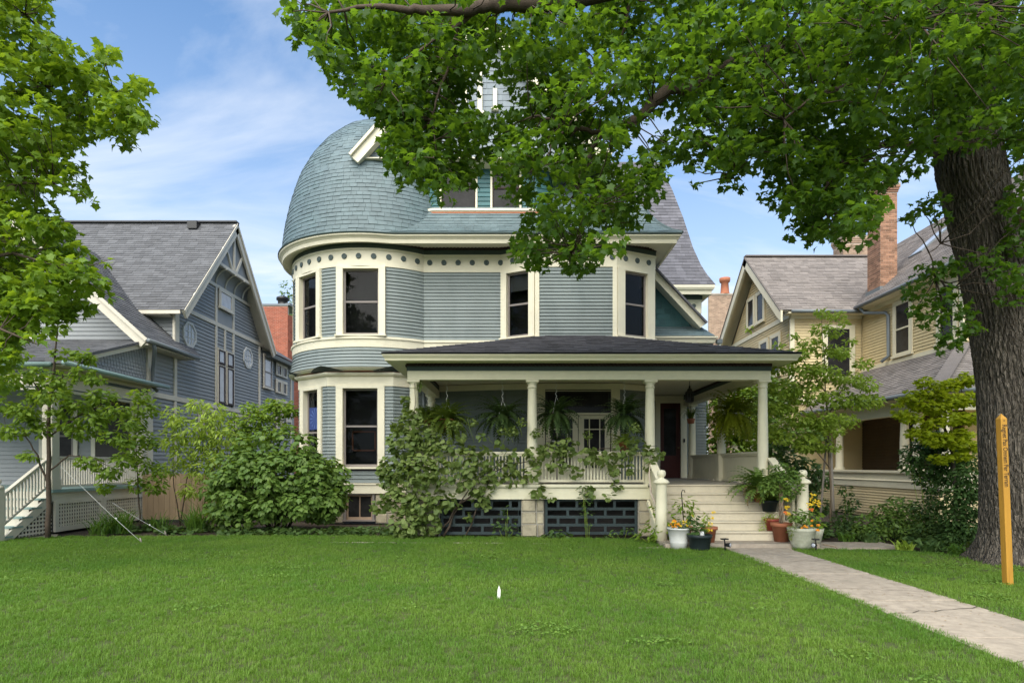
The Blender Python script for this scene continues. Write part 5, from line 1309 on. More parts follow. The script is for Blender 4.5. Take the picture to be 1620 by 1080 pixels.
MB().lathe([(0.35, 0), (0.35, 0.1), (0.28, 0.12), (0.28, 0.45), (0.36, 0.46), (0.36, 0.6), (0.2, 0.68), (0, 0.7)], (-13.6, 37, 10.8), 16).build('roof_vent', M['black'], bk)
# ================================================================== RIGHT NEIGHBOUR
rh = thing('tan_house', 'tan yellow sided house with brown shingle roof and tall brick chimney on the right', 'house', (14, 22, 0))
Y_ = M['siding_yellow']; K_ = 'cream_right'
# side wing whose gable faces left
GX = 10.7
LF = frame((GX, 0, 0), (0, -1, 0))      # a = -Y, outward is -X
def la(y): return -y
gy0, gy1, gap, gez, grz = 24.15, 31.75, 27.95, 7.55, 10.82
MB().box(GX + 0.02, 24.6, 0, 16, 31.3, 7.5).build('wing_core', Y_, rh)
MB().prism([(GX + 0.02, 24.6, 7.4), (GX + 0.02, 31.3, 7.4), (GX + 0.02, gap, 10.5)], (0.3, 0, 0)).build('gable_core', Y_, rh)
siding_poly(rh, LF, [(-31.2, 4.2), (-24.7, 4.2), (-24.7, 7.35), (-31.2, 7.35)], Y_, 0.11, joined='gable_siding')
siding_poly(rh, LF, [(-30.9, 7.5), (-25.0, 7.5), (-27.95, 10.4)], Y_, 0.11, joined='gable_siding')
MB(LF).box(-31.3, -0.05, 7.35, -24.6, 0.02, 7.52).box(-31.3, -0.05, 4.0, -24.6, 0.02, 4.2).build('trim_board', M[K_], rh)
def rwin(fr_o, u, w, h, **k): return window(rh, fr_o, u, w, h, k.pop('cw', 0.11), 0.11, 0.08, 0.04, 0.0, k.pop('rows', 2), K_, K_, 'pane_dark', back=False, sashw=0.05, **k)
rwin((GX - 0.03, 25.9, 5.3), (0, -1, 0), 0.8, 1.6); rwin((GX - 0.03, 27.1, 5.3), (0, -1, 0), 0.8, 1.6)
rwin((GX - 0.03, 28.6, 7.85), (0, -1, 0), 0.75, 1.25, rows=1); rwin((GX - 0.03, 27.5, 7.85), (0, -1, 0), 0.75, 1.25, rows=1)
# its front wall
siding_poly(rh, frame((0, 24.58, 0), (1, 0, 0)), [(GX, 4.2), (13.45, 4.2), (13.45, 7.3), (GX, 7.3)], Y_, 0.11, joined='front_siding')
MB().box(GX, 24.5, 7.3, 13.45, 24.6, 7.5).box(GX, 24.5, 4.0, 13.45, 24.6, 4.2).box(GX - 0.03, 24.52, 4.2, GX + 0.14, 24.6, 7.3).build('trim_board', M[K_], rh)
rwin((12.55, 24.55, 5.0), (1, 0, 0), 0.95, 1.95, cw=0.16)
rx0 = 10.15
rv = Vector((0, gap - gy0, grz - gez)); LR = rv.length
MB().poly([(rx0, gy0, gez), (17, gy0, gez), (17, gap, grz), (rx0, gap, grz)]).poly([(17, gy1, gez), (rx0, gy1, gez), (rx0, gap, grz), (17, gap, grz)]).build('wing_roof', M['asphalt_right'], rh)
items = roof_items((rx0, gy0, gez + 0.006), (1, 0, 0), rv, lambda b: (0, 3.05 + b * 0.9), LR, LR / 34, 0.33, 0.016)
pieces('shingle', items, M['asphalt_right'], rh, 'shingle_field', 300, key=lambda p: p[0])
MB().beam((rx0, gap, grz + 0.03), (17, gap, grz + 0.03), 0.28, 0.05).build('ridge_cap', M['asphalt_right'], rh)
for y, sg in ((gy0, -1), (gy1, 1)):
    up = Vector((0, sg * (grz - gez), gap - gy0)).normalized(); a, b = Vector((rx0 + 0.05, y, gez)), Vector((rx0 + 0.05, gap, grz))
    MB().beam(a - up * 0.20, b - up * 0.20, 0.10, 0.36, up).build('gable_rake', M[K_], rh)
    MB().beam(a - up * 0.03 + Vector((-0.03, 0, 0)), b - up * 0.03 + Vector((-0.03, 0, 0)), 0.10, 0.05, up).build('rake_edge', M['asphalt_right'], rh)
    MB().poly([a - up * 0.04, b - up * 0.04, b - up * 0.04 + Vector((0.6, 0, 0)), a - up * 0.04 + Vector((0.6, 0, 0))]).build('rake_soffit', M[K_], rh)
MB().prism([(rx0 + 0.06, gy0 - 0.02, gez - 0.02), (rx0 + 0.06, gy0 - 0.02, gez - 0.45), (rx0 + 0.06, gy0 + 0.45, gez - 0.10), (rx0 + 0.06, gy0 + 0.45, gez + 0.3)], (-0.07, 0, 0)).build('rake_return', M[K_], rh)
MB().tube([(rx0 + 0.4, gy0 - 0.05, gez - 0.05), (13.3, gy0 - 0.05, gez - 0.07)], 0.065, 8).build('gutter', M['gutter'], rh)
MB().box(rx0 + 0.3, gy0, gez - 0.12, 13.5, 24.6, gez - 0.07).build('eave_soffit', M[K_], rh)
# main block: left wall, roof to the right
MX = 13.5
RF = frame((MX, 0, 0), (0, -1, 0))
MB().box(MX + 0.02, 19.0, 0, 24, 24.56, 7.65).build('main_core', Y_, rh)
siding_poly(rh, RF, [(-24.55, 5.35), (-19.05, 5.35), (-19.05, 7.5), (-24.55, 7.5)], Y_, 0.11, joined='side_siding')
siding_poly(rh, RF, [(-24.55, 1.2), (-19.05, 1.2), (-19.05, 5.2), (-24.55, 5.2)], M['siding_brown_shade'], 0.11, joined='porch_siding')
siding_poly(rh, frame((0, 18.98, 0), (1, 0, 0)), [(MX, 5.35), (22, 5.35), (22, 7.5), (MX, 7.5)], Y_, 0.11, joined='side_siding')
MB(RF).box(-24.55, -0.05, 5.2, -19.0, 0.02, 5.36).box(-24.55, -0.05, 7.42, -19.0, 0.02, 7.6).box(-19.16, -0.051, 5.36, -18.98, 0.02, 7.42).build('trim_board', M[K_], rh)
rwin((MX - 0.03, 21.95, 5.48), (0, -1, 0), 0.84, 1.80, cw=0.13)
rwin((MX - 0.03, 19.7, 5.48), (0, -1, 0), 0.7, 1.80, cw=0.13)
mrz = 12.0; rv2 = Vector((4.9, 0, mrz - 7.7)); L2_ = rv2.length
MB().poly([(13.05, 18.4, 7.7), (13.05, 30, 7.7), (17.95, 30, mrz), (17.95, 18.4, mrz)]).poly([(22.9, 18.4, 7.7), (17.95, 18.4, mrz), (17.95, 30, mrz), (22.9, 30, 7.7)]).build('main_roof', M['asphalt_right'], rh)
items = roof_items((13.05, 29.9, 7.708), (0, -1, 0), rv2, lambda b: (max(0, 5.3 - b * 0.9), 11.4), L2_, L2_ / 42, 0.33, 0.016)
pieces('main_shingle', items, M['asphalt_right'], rh, 'main_shingle_field', 300, key=lambda p: p[0] + abs(p[1] - 23) * 0.3)
MB().tube([(13.0, 18.3, 7.66), (13.0, 24.2, 7.62)], 0.07, 8).build('gutter', M['gutter'], rh)
MB().box(13.02, 18.4, 7.56, 13.5, 24.5, 7.61).build('eave_soffit', M[K_], rh)
MB().tube([(13.05, 23.9, 7.55), (13.15, 23.8, 7.35), (13.42, 22.9, 7.15), (13.42, 22.75, 7.0), (13.42, 22.72, 5.55), (13.2, 22.8, 5.35)], 0.06, 10).build('downspout', M['gutter'], rh)
# skylight
c = Vector((14.9, 23.0, 7.7 + 1.85 * 0.878)) + Vector((0, 0, 0.0)); uu = Vector((0, -1, 0)); vv = rv2.normalized(); nn = uu.cross(vv)
c = Vector((15.2, 24.4, 7.7 + 2.15 * 0.878))
mb = MB(); a = c + nn * 0.06
mb.add([a, a + uu * 0.8, a + uu * 0.8 + vv * 1.5, a + vv * 1.5, c - nn * 0.05, c - nn * 0.05 + uu * 0.8, c - nn * 0.05 + uu * 0.8 + vv * 1.5, c - nn * 0.05 + vv * 1.5], [(0, 1, 2, 3), (4, 5, 1, 0), (5, 6, 2, 1), (6, 7, 3, 2), (7, 4, 0, 3)])
sky_l = mb.build('skylight', M['gutter'], rh)
a = c + nn * 0.064 + uu * 0.08 + vv * 0.08
MB().poly([a, a + uu * 0.64, a + uu * 0.64 + vv * 1.34, a + vv * 1.34]).build('pane', M['pane_pale'], sky_l)
# chimneys
def chimney(x0, y0, w, d, z0, z1, mt, cap=True):
    bricks(rh, frame((x0, y0, z0), (1, 0, 0)), w, z1 - z0, mt, rest='chimney_bricks', depth=d)
    bricks(rh, frame((x0, y0 + d, z0), (0, -1, 0)), d, z1 - z0, mt, rest='chimney_bricks', depth=0.02)
    for k in range(3):
        MB().box(x0 - 0.03 - 0.025 * k, y0 - 0.03 - 0.025 * k, z1 + k * 0.08, x0 + w + 0.03 + 0.025 * k, y0 + d + 0.03 + 0.025 * k, z1 + (k + 1) * 0.08 - 0.004).build('chimney_corbel', M[mt], rh)
    MB().box(x0 - 0.08, y0 - 0.08, z1 + 0.24, x0 + w + 0.08, y0 + d + 0.08, z1 + 0.32).build('chimney_cap', M['concrete'], rh)
chimney(13.55, 23.45, 0.62, 0.85, 7.9, 11.75, 'brick_tan')
chimney(14.75, 28.4, 1.75, 0.9, 9.0, 11.6, 'brick_pale')
MB().box(13.50, 23.40, 7.85, 14.22, 24.35, 8.25).build('chimney_flashing', M['gutter'], rh)
# porch: roof falls from the wall to the left and front eaves
ex, ey, ez, tz = 11.0, 16.5, 3.62, 5.25
pl = Vector((2.5, 0, tz - ez)); Ll = pl.length
items = roof_items((ex, 24.5, ez + 0.006), (0, -1, 0), pl, lambda b: (0, 8.0 - 2.5 * b / Ll), Ll, Ll / 20, 0.33, 0.016)
pieces('porch_shingle', items, M['asphalt_right'], rh, 'porch_shingle_field', 300, key=lambda p: p[1])
pf = Vector((0, 2.5, tz - ez))
items = roof_items((ex, ey, ez + 0.006), (1, 0, 0), pf, lambda b: (2.5 * b / Ll, 3.2), Ll, Ll / 20, 0.33, 0.016)
pieces('porch_shingle', items, M['asphalt_right'], rh, 'porch_shingle_field', 60, key=lambda p: p[0])
MB().poly([(ex, 24.5, ez), (ex, ey, ez), (MX, 19, tz), (MX, 24.5, tz)]).poly([(ex, ey, ez), (24, ey, ez), (24, 19, tz), (MX, 19, tz)]).build('porch_roof', M['asphalt_right'], rh)
MB().beam((ex, ey, ez + 0.03), (MX, 19, tz + 0.03), 0.35, 0.05).build('hip_cap', M['asphalt_right'], rh)
MB().tube([(ex - 0.04, 24.4, ez - 0.03), (ex - 0.04, ey - 0.04, ez - 0.03), (24, ey - 0.04, ez - 0.03)], 0.07, 8).build('gutter', M['gutter'], rh)
MB().sweep([(ex + 0.45, 24.5), (ex + 0.45, ey + 0.45), (24, ey + 0.45)], [(-0.2, 3.12), (0.0, 3.12), (0.0, 3.5), (0.4, 3.52), (0.4, 3.58), (-0.2, 3.60)]).build('porch_beam', M[K_], rh)
MB().box(ex + 0.3, ey + 0.3, 3.5, 24, 24.5, 3.52).build('porch_ceiling', M[K_], rh)
for y in (18.15, 18.75, 22.5):
    MB().lathe([(0.17, 0), (0.17, 0.08), (0.13, 0.12), (0.125, 0.8), (0.105, 1.5), (0.105, 1.55), (0.15, 1.6), (0.15, 1.68)], (ex + 0.55, y, 1.46), 18).build('porch_column', M[K_], rh)
MB().lathe([(0.17, 0), (0.17, 0.08), (0.13, 0.12), (0.125, 0.8), (0.105, 1.5), (0.105, 1.55), (0.15, 1.6), (0.15, 1.68)], (ex + 0.55, 17.0, 1.46), 18).build('porch_column', M[K_], rh)
# solid porch wall
MB().box(ex + 0.35, ey + 0.4, 0, 24, 24.5, 1.40).build('porch_base', Y_, rh)
siding_poly(rh, frame((ex + 0.34, 0, 0), (0, -1, 0)), [(-24.5, 0.1), (-(ey + 0.4), 0.1), (-(ey + 0.4), 0.95), (-24.5, 0.95)], Y_, 0.085, joined='base_siding')
siding_poly(rh, frame((0, ey + 0.39, 0), (1, 0, 0)), [(ex + 0.34, 0.1), (22, 0.1), (22, 0.95), (ex + 0.34, 0.95)], Y_, 0.085, joined='base_siding')
pb = [(ex + 0.34, 24.5), (ex + 0.34, ey + 0.39), (22, ey + 0.39)]
MB().sweep(pb, [(-0.1, 0.95), (0.05, 0.95), (0.05, 1.14), (0.08, 1.16), (0.02, 1.2), (0.02, 1.38), (0.10, 1.40), (0.10, 1.46), (-0.3, 1.47), (-0.3, 0.95)]).build('porch_ledge', M[K_], rh)
# porch wall, its shade put into the siding colour: sconce and window
sc_ = MB(); wx = MX - 0.03
for dy in (-0.14, 0.14):
    sc_.lathe([(0.0, 0), (0.10, 0.02), (0.12, 0.2), (0.07, 0.36), (0.02, 0.46), (0.0, 0.48)], (wx - 0.14, 21.5 + dy, 2.72), 10)
sc_.box(wx - 0.1, 21.3, 2.9, wx, 21.7, 3.0)
sc_.build('wall_sconce', M['black'], rh)
rwin((MX - 0.03, 19.9, 2.2), (0, -1, 0), 0.7, 1.0, rows=1)

# far brick stack with a clay pot
fb = thing('brick_stack', 'tan brick end wall with a red clay chimney pot beyond the tan gable', 'building', (12.4, 39, 0))
bricks(fb, frame((11.95, 39, 0), (1, 0, 0)), 1.6, 12.1, 'brick_pale', 0.22, 0.08)
MB().box(11.9, 38.95, 12.1, 13.6, 39.4, 12.2).build('coping', M['concrete'], fb)
MB().lathe([(0.30, 0), (0.26, 0.15), (0.22, 0.7), (0.30, 0.75), (0.33, 0.85), (0.33, 1.0), (0.2, 1.0)], (13.0, 39.2, 12.2), 16).build('chimney_pot', M['terracotta'], fb)
# ================================================================== TREES AND PLANTS
def inside(poly, x, y):
    c = False; j = len(poly) - 1
    for i in range(len(poly)):
        (xi, yi), (xj, yj) = poly[i], poly[j]
        if (yi > y) != (yj > y) and x < (xj - xi) * (y - yi) / (yj - yi) + xi: c = not c
        j = i
    return c
GAPS = [(1416, 340, 8, 40), (790, 150, 26, 20), (1034, 204, 20, 16)]
def scatter(poly, step, Ys, rpx, flat=0.6, prob=1.0):
    """boughs of a crown: clumps spread through the depth of the tree"""
    x0, x1 = min(p[0] for p in poly), max(p[0] for p in poly); y0, y1 = min(p[1] for p in poly), max(p[1] for p in poly)
    out = []; y = y0
    while y < y1:
        x = x0
        while x < x1:
            px, py = x + random.uniform(-0.5, 0.5) * step, y + random.uniform(-0.5, 0.5) * step
            if inside(poly, px, py) and random.random() < prob and not any(((px - g[0]) / (g[2] + 22)) ** 2 + ((py - g[1]) / (g[3] + 16)) ** 2 < 1 for g in GAPS):
                Y = random.uniform(*Ys); r = rpx * Y / 1000 * random.uniform(0.75, 1.25)
                out.append((at(px, py, Y), (r, r * 1.25, r * flat), 1.0))
            x += step
        y += step
    return out
def rim(poly, Ys, rpx=15, step=24, inset=13):
    out = []
    for i in range(len(poly)):
        (xa, ya), (xb, yb_) = poly[i], poly[(i + 1) % len(poly)]
        L = math.hypot(xb - xa, yb_ - ya)
        if L > 190 or L < 1: continue
        for k in range(max(1, int(L / step))):
            t = (k + 0.5) / max(1, int(L / step)); x, y = xa + (xb - xa) * t, ya + (yb_ - ya) * t; nx, ny = -(yb_ - ya) / L, (xb - xa) / L
            if not inside(poly, x + nx * 6, y + ny * 6): nx, ny = -nx, -ny
            Y = random.uniform(*Ys); r = rpx * Y / 1000 * random.uniform(0.8, 1.2)
            out.append((at(x + nx * inset, y + ny * inset, Y), (r, r, r * 0.75), 1.0))
    return out
def cl(lst, flat=0.8, deep=1.0, w=1.0):
    return [(at(x, y, Y), (r * Y / 1000, r * Y / 1000 * deep, r * Y / 1000 * flat), w) for x, y, Y, r in lst]
def twigs(mb, skel, clumps, r=0.010, maxd=3.0, n=4):
    P = np.array([list(p) for p in skel])
    for c, rr, _ in clumps:
        d = np.linalg.norm(P - np.array(c), axis=1) + np.maximum(0, np.array(c)[2] - P[:, 2]) * 0.0
        k = int(np.argmin(d))
        if d[k] < maxd:
            mb.tube(wobble(Vector(P[k]), c, 3, 0.06, 0.0), [r * 1.6, r * 1.2, r, r * 0.5], n)

def bark_trunk(px_rows, Y, parent, mt, name='trunk', amp=0.03, seg=240, rows=260):
    """a trunk with furrowed bark: long plates split by ridged grooves"""
    zs = [at(0, r[1], Y).z for r in px_rows]; xs = [at(r[0], 0, Y).x for r in px_rows]; rs = [r[2] * Y / 1000 for r in px_rows]
    ph = rng.uniform(0, 6.28, 12); vs = np.zeros((rows + 1, seg, 3))
    zz_ = np.linspace(zs[0], zs[-1], rows + 1); o = np.argsort(zs)
    cx = np.interp(zz_, np.array(zs)[o], np.array(xs)[o]); rr = np.interp(zz_, np.array(zs)[o], np.array(rs)[o])
    th = np.linspace(0, 2 * np.pi, seg, endpoint=False)
    for i, z in enumerate(zz_):
        wv = 0.22 * math.sin(z * 1.7 + ph[0]) + 0.13 * math.sin(z * 4.1 + ph[1])
        g = np.abs(np.sin((th + wv) * 16 + 0.9 * np.sin(z * 2.3 + th * 3 + ph[2]) + 0.5 * np.sin(z * 6.1 + th * 5))) ** 0.6
        g2 = np.abs(np.sin((th - wv * 0.6) * 27 + 1.2 * np.sin(z * 3.7 + th * 2 + ph[3]))) ** 0.7
        low = 0.035 * np.sin(th * 3 + ph[4] + z * 0.3) + 0.03 * np.sin(th * 5 + ph[5] - z * 0.5)
        fl = max(0.0, 0.55 - z) / 0.55
        root = fl ** 2 * (0.30 * np.maximum(0, np.sin(th * 4 + ph[6])) + 0.05)
        r = rr[i] * (1 + low + root) + amp * (0.6 * g + 0.4 * g2 - 0.5)
        vs[i, :, 0] = cx[i] + r * np.sin(th); vs[i, :, 1] = Y - r * np.cos(th); vs[i, :, 2] = z
    mb = MB(); fs = [(i * seg + k, i * seg + (k + 1) % seg, (i + 1) * seg + (k + 1) % seg, (i + 1) * seg + k) for i in range(rows) for k in range(seg)]
    mb.add([tuple(v) for v in vs.reshape(-1, 3)], fs, True)
    return mb.build(name, mt, parent)

# ---- the big street maple
maple = thing('maple_tree', 'huge old maple with furrowed trunk, its crown hanging over the lawn and turreted house', 'tree', (8.4, 10.6, 0))
bark_trunk([(1618, 900, 70), (1618, 880, 62), (1617, 840, 53), (1612, 750, 47), (1604, 600, 44), (1584, 480, 42), (1565, 400, 40), (1537, 270, 44), (1530, 225, 42), (1532, 150, 35), (1538, 85, 30), (1550, -60, 27), (1560, -400, 16)], 10.6, maple, M['bark'], amp=0.075)
limb = MB(); skel = []
def bough(pts, r0, r1, mb=None, n=9):
    P = [at(*p) for p in pts]; Q = []
    for i in range(len(P) - 1):
        for k in range(3): Q.append(P[i].lerp(P[i + 1], k / 3) + Vector((random.uniform(-1, 1), random.uniform(-1, 1), random.uniform(-1, 1))) * 0.022 * (1 if k else 0))
    Q.append(P[-1]); L = len(Q)
    MB().tube(Q, [r0 + (r1 - r0) * (i / (L - 1)) ** 0.8 for i in range(L)], n).build('limb', M['bark_thin'], maple)
    skel.extend(Q)
bough([(1545, 40, 10.5), (1480, -30, 10.2), (1400, 10, 9.9), (1335, 37, 9.7), (1279, 67, 9.5), (1227, 85, 9.3), (1142, 104, 9.2), (1101, 137, 9.1), (1057, 141, 9.1), (1020, 178, 9.0), (985, 200, 9.0), (955, 213, 9.0)], 0.20, 0.055)
bough([(955, 213, 9.0), (930, 205, 8.9), (893, 204, 8.8), (870, 188, 8.7), (843, 184, 8.6)], 0.04, 0.014)
bough([(955, 213, 9.0), (935, 235, 9.0), (918, 268, 8.9), (916, 300, 8.9), (925, 332, 8.8), (918, 368, 8.8), (905, 400, 8.7)], 0.038, 0.008)
bough([(893, 204, 8.8), (880, 225, 8.7), (862, 250, 8.7), (848, 262, 8.6)], 0.02, 0.007)
bough([(1550, -60, 10.6), (1400, -110, 9.8), (1150, -60, 9.0), (1000, -25, 8.6), (893, 0, 8.4), (856, 7, 8.3), (800, 5, 8.2), (763, 11, 8.1), (733, 17, 8.0), (667, 17, 7.9), (637, 15, 7.8), (585, 11, 7.7), (520, 20, 7.6)], 0.20, 0.016)
bough([(763, 11, 8.1), (735, 33, 8.1), (726, 41, 8.2), (715, 85, 8.3), (704, 122, 8.4), (689, 163, 8.4), (683, 190, 8.5), (690, 240, 8.5)], 0.035, 0.008)
bough([(735, 33, 8.1), (690, 60, 8.0), (640, 95, 8.0), (610, 130, 8.0)], 0.026, 0.008)
bough([(1000, -25, 8.6), (990, 40, 8.8), (960, 90, 9.0), (935, 120, 9.2), (900, 135, 9.2)], 0.030, 0.008)
bough([(1480, 245, 10.4), (1430, 225, 9.8), (1370, 235, 9.3), (1320, 260, 9.0), (1300, 310, 8.9), (1310, 350, 8.9)], 0.05, 0.010)
bough([(1227, 85, 9.3), (1205, 130, 9.0), (1190, 180, 8.9), (1175, 230, 8.8), (1160, 280, 8.8)], 0.022, 0.006)
bough([(1515, 150, 10.3), (1440, 120, 9.4), (1360, 130, 8.6), (1290, 150, 8.2), (1240, 190, 8.2)], 0.07, 0.012)
bough([(1560, 60, 10.6), (1590, 20, 9.6), (1560, 0, 8.4), (1500, 20, 7.4), (1430, 40, 6.9)], 0.07, 0.012)
bough([(1575, 120, 10.7), (1640, 90, 10.6), (1700, 100, 10.4), (1640, 200, 10.2)], 0.08, 0.015)
bough([(1510, 455, 10.3), (1480, 440, 10.0), (1470, 400, 9.9), (1488, 385, 9.9)], 0.02, 0.006)
CROWN = [(440, -60), (446, 10), (462, 48), (486, 66), (496, 105), (520, 125), (540, 158), (566, 172), (590, 186), (612, 196), (618, 230), (606, 262), (622, 292), (648, 304), (690, 300), (738, 296), (748, 270), (775, 268), (805, 285), (815, 310), (832, 330), (826, 352), (806, 372), (812, 392), (832, 410), (842, 432), (880, 436), (925, 430), (962, 408), (964, 384), (938, 362), (950, 340), (985, 342), (1008, 340), (1020, 306), (1048, 288), (1060, 255), (1085, 228), (1120, 236), (1135, 268), (1168, 290), (1176, 262), (1200, 240), (1222, 246), (1226, 285), (1245, 318), (1262, 348), (1266, 382), (1300, 380), (1330, 372), (1360, 380), (1382, 362), (1386, 322), (1404, 286), (1440, 262), (1470, 268), (1500, 232), (1660, 236), (1700, 200), (1700, -60)]
crown = scatter(CROWN, 40, (8.0, 9.6), 33, 0.62) + scatter(CROWN, 46, (9.4, 11.6), 30, 0.62, 0.85) + scatter(CROWN, 60, (7.0, 8.2), 30, 0.55, 0.6)
crown += scatter([(1060, 60), (1300, 60), (1300, 370), (1262, 380), (1230, 300), (1160, 285), (1090, 240)], 44, (8.2, 9.6), 32, 0.6) + scatter([(1240, 230), (1378, 230), (1370, 366), (1270, 384)], 36, (8.6, 9.6), 28, 0.6)
crown += scatter([(1180, -40), (1700, -40), (1700, 60), (1600, 110), (1480, 130), (1300, 90), (1200, 60)], 46, (6.2, 7.4), 40, 0.35, 0.8)
crown += cl([(1455, 330, 9.8, 18), (1478, 318, 9.8, 20), (1490, 345, 9.8, 16), (1440, 345, 9.7, 12), (1600, 330, 9.8, 26), (1615, 380, 9.9, 30), (1612, 260, 10.2, 24), (1606, 180, 10.3, 26), (1622, 220, 10.0, 24), (1618, 300, 9.9, 24), (1618, 130, 10.2, 26), (1620, 350, 9.8, 22), (1625, 440, 9.7, 30), (1590, 430, 9.5, 26), (1560, 405, 9.6, 22), (1600, 470, 9.6, 24), (1545, 150, 9.7, 22), (1515, 190, 9.8, 22), (1530, 235, 9.9, 14),
             (1470, 430, 9.9, 24), (1505, 420, 9.9, 22), (1445, 460, 9.9, 22), (1490, 470, 9.8, 26), (1520, 490, 9.8, 22), (1475, 505, 9.8, 22), (1505, 530, 9.8, 24), (1535, 520, 9.7, 18), (1500, 550, 9.8, 16), (1450, 490, 9.9, 16),
             (1128, 262, 8.6, 14), (1150, 290, 8.6, 12), (1165, 300, 8.6, 10), (1140, 240, 8.6, 14), (1095, 268, 8.7, 12), (1100, 290, 8.7, 9), (1165, 250, 8.6, 14), (468, 60, 7.6, 14), (492, 40, 7.6, 22), (455, 20, 7.6, 18), (1035, 305, 8.8, 14), (1000, 352, 8.8, 10), (958, 352, 8.8, 12)], 0.7, 1.0, 1.5)
crown += scatter([(620, 20), (770, 20), (752, 120), (700, 190), (630, 190), (560, 120)], 40, (8.2, 9.4), 32, 0.6) + scatter([(826, 60), (910, 60), (910, 210), (826, 210)], 38, (8.4, 9.6), 30, 0.6) + scatter([(612, 190), (740, 190), (740, 296), (650, 300), (625, 260)], 38, (8.6, 9.6), 28, 0.6)
crown += rim(CROWN, (8.2, 9.4))
out_of_frame = []
for _ in range(110):
    a = random.uniform(0, 6.283); rad = 7.8 * math.sqrt(random.random()); z = 9.2 + 6.5 * math.sqrt(max(0, 1 - (rad / 8.2) ** 2)) * random.uniform(0.35, 1.0)
    out_of_frame.append((Vector((8.0 + rad * math.cos(a), 10.2 + rad * math.sin(a) * 0.75, z)), (0.9, 0.9, 0.45), 1.0))
out_of_frame = [c for c in out_of_frame if VY - (c[0].z - EYE) / c[0].y * 1000 < -60]
tw = MB(); twigs(tw, skel, crown, 0.007, 1.8); tw.build('twigs', M['bark_thin'], maple, kind='stuff')
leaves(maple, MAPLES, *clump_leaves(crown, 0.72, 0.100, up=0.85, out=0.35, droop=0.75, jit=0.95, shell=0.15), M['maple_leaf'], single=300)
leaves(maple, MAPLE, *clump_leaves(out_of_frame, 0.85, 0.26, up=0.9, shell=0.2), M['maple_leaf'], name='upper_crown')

# ---- the maple at the left edge
lm = thing('maple_tree', 'bright green maple reaching in from the left edge over the slate blue house', 'tree', (-10.4, 9.0, 0))
mb = MB(); mb.tube([(-10.4, 9.0, -0.1), (-10.42, 9.0, 2.5), (-10.3, 9.1, 5), (-10.4, 9.1, 8), (-10.3, 9, 11)], [0.33, 0.25, 0.21, 0.14, 0.06], 14); mb.build('trunk', M['bark'], lm)
lsk = []
for pts, r0 in (([(-270, 250, 9.0), (-120, 180, 9.2), (0, 150, 9.2), (110, 130, 9.2), (200, 165, 9.2)], 0.06), ([(-270, 400, 9.0), (-100, 330, 9.2), (30, 290, 9.1), (110, 290, 9.0)], 0.05), ([(-270, 480, 9.0), (-120, 430, 8.8), (20, 400, 8.7), (120, 430, 8.7)], 0.05),
                ([(-270, 200, 9), (-100, 60, 9), (0, 30, 9), (60, 20, 9)], 0.05), ([(-270, 520, 9), (-130, 520, 8.6), (0, 520, 8.4), (60, 545, 8.3)], 0.04)):
    P = [at(*p) for p in pts]; MB().tube(P, [r0 * (1 - 0.85 * i / (len(P) - 1)) for i in range(len(P))], 8).build('limb', M['bark_thin'], lm); 
    for a, b in zip(P[:-1], P[1:]): lsk += [a.lerp(b, k / 3) for k in range(3)]
LCROWN = [(-140, -60), (66, -40), (72, 14), (48, 34), (62, 50), (95, 55), (104, 72), (82, 90), (120, 112), (172, 74), (184, 82), (166, 104), (158, 120), (196, 136), (226, 124), (228, 142), (202, 166), (238, 186), (226, 206), (186, 226), (168, 200), (124, 206), (98, 232), (112, 262), (142, 296), (132, 318), (104, 296), (72, 306), (92, 340), (132, 388), (150, 408), (170, 440), (176, 458), (150, 470), (112, 458), (130, 490), (110, 512), (66, 496), (40, 522), (22, 560), (-140, 580)]
lc = scatter(LCROWN, 32, (8.3, 9.4), 22, 0.55) + scatter(LCROWN, 40, (9.3, 10.6), 24, 0.55, 0.9) + cl([(225, 132, 9.2, 12), (242, 186, 9.2, 9), (216, 196, 9.2, 12), (182, 76, 9.2, 9), (150, 318, 9.0, 8), (176, 468, 8.8, 10), (66, 8, 9, 12), (170, 412, 8.8, 10), (192, 226, 9.1, 9), (100, 62, 9.1, 10)], 0.7)
tw = MB(); twigs(tw, lsk, lc, 0.006, 1.8); tw.build('twigs', M['bark_thin'], lm, kind='stuff')
lc += scatter(LCROWN, 36, (8.4, 10.2), 24, 0.55, 0.9) + scatter([(-120, 380), (120, 420), (110, 500), (30, 560), (-20, 640), (-120, 640)], 30, (8.4, 9.6), 22, 0.6)
lc += rim(LCROWN, (8.6, 9.4), 13, 20, 10)
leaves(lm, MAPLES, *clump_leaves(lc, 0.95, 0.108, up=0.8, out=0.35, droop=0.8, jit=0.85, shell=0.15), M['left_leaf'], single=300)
up_ = [(Vector((-10.2 + random.gauss(0, 1.8), 9.2 + random.gauss(0, 1.8), random.uniform(8.5, 13))), (0.8, 0.8, 0.4), 1) for _ in range(60)]
up_ = [c for c in up_ if VY - (c[0].z - EYE) / c[0].y * 1000 < -60]
leaves(lm, MAPLE, *clump_leaves(up_, 0.8, 0.26, up=0.9, shell=0.2), M['left_leaf'], name='upper_crown')

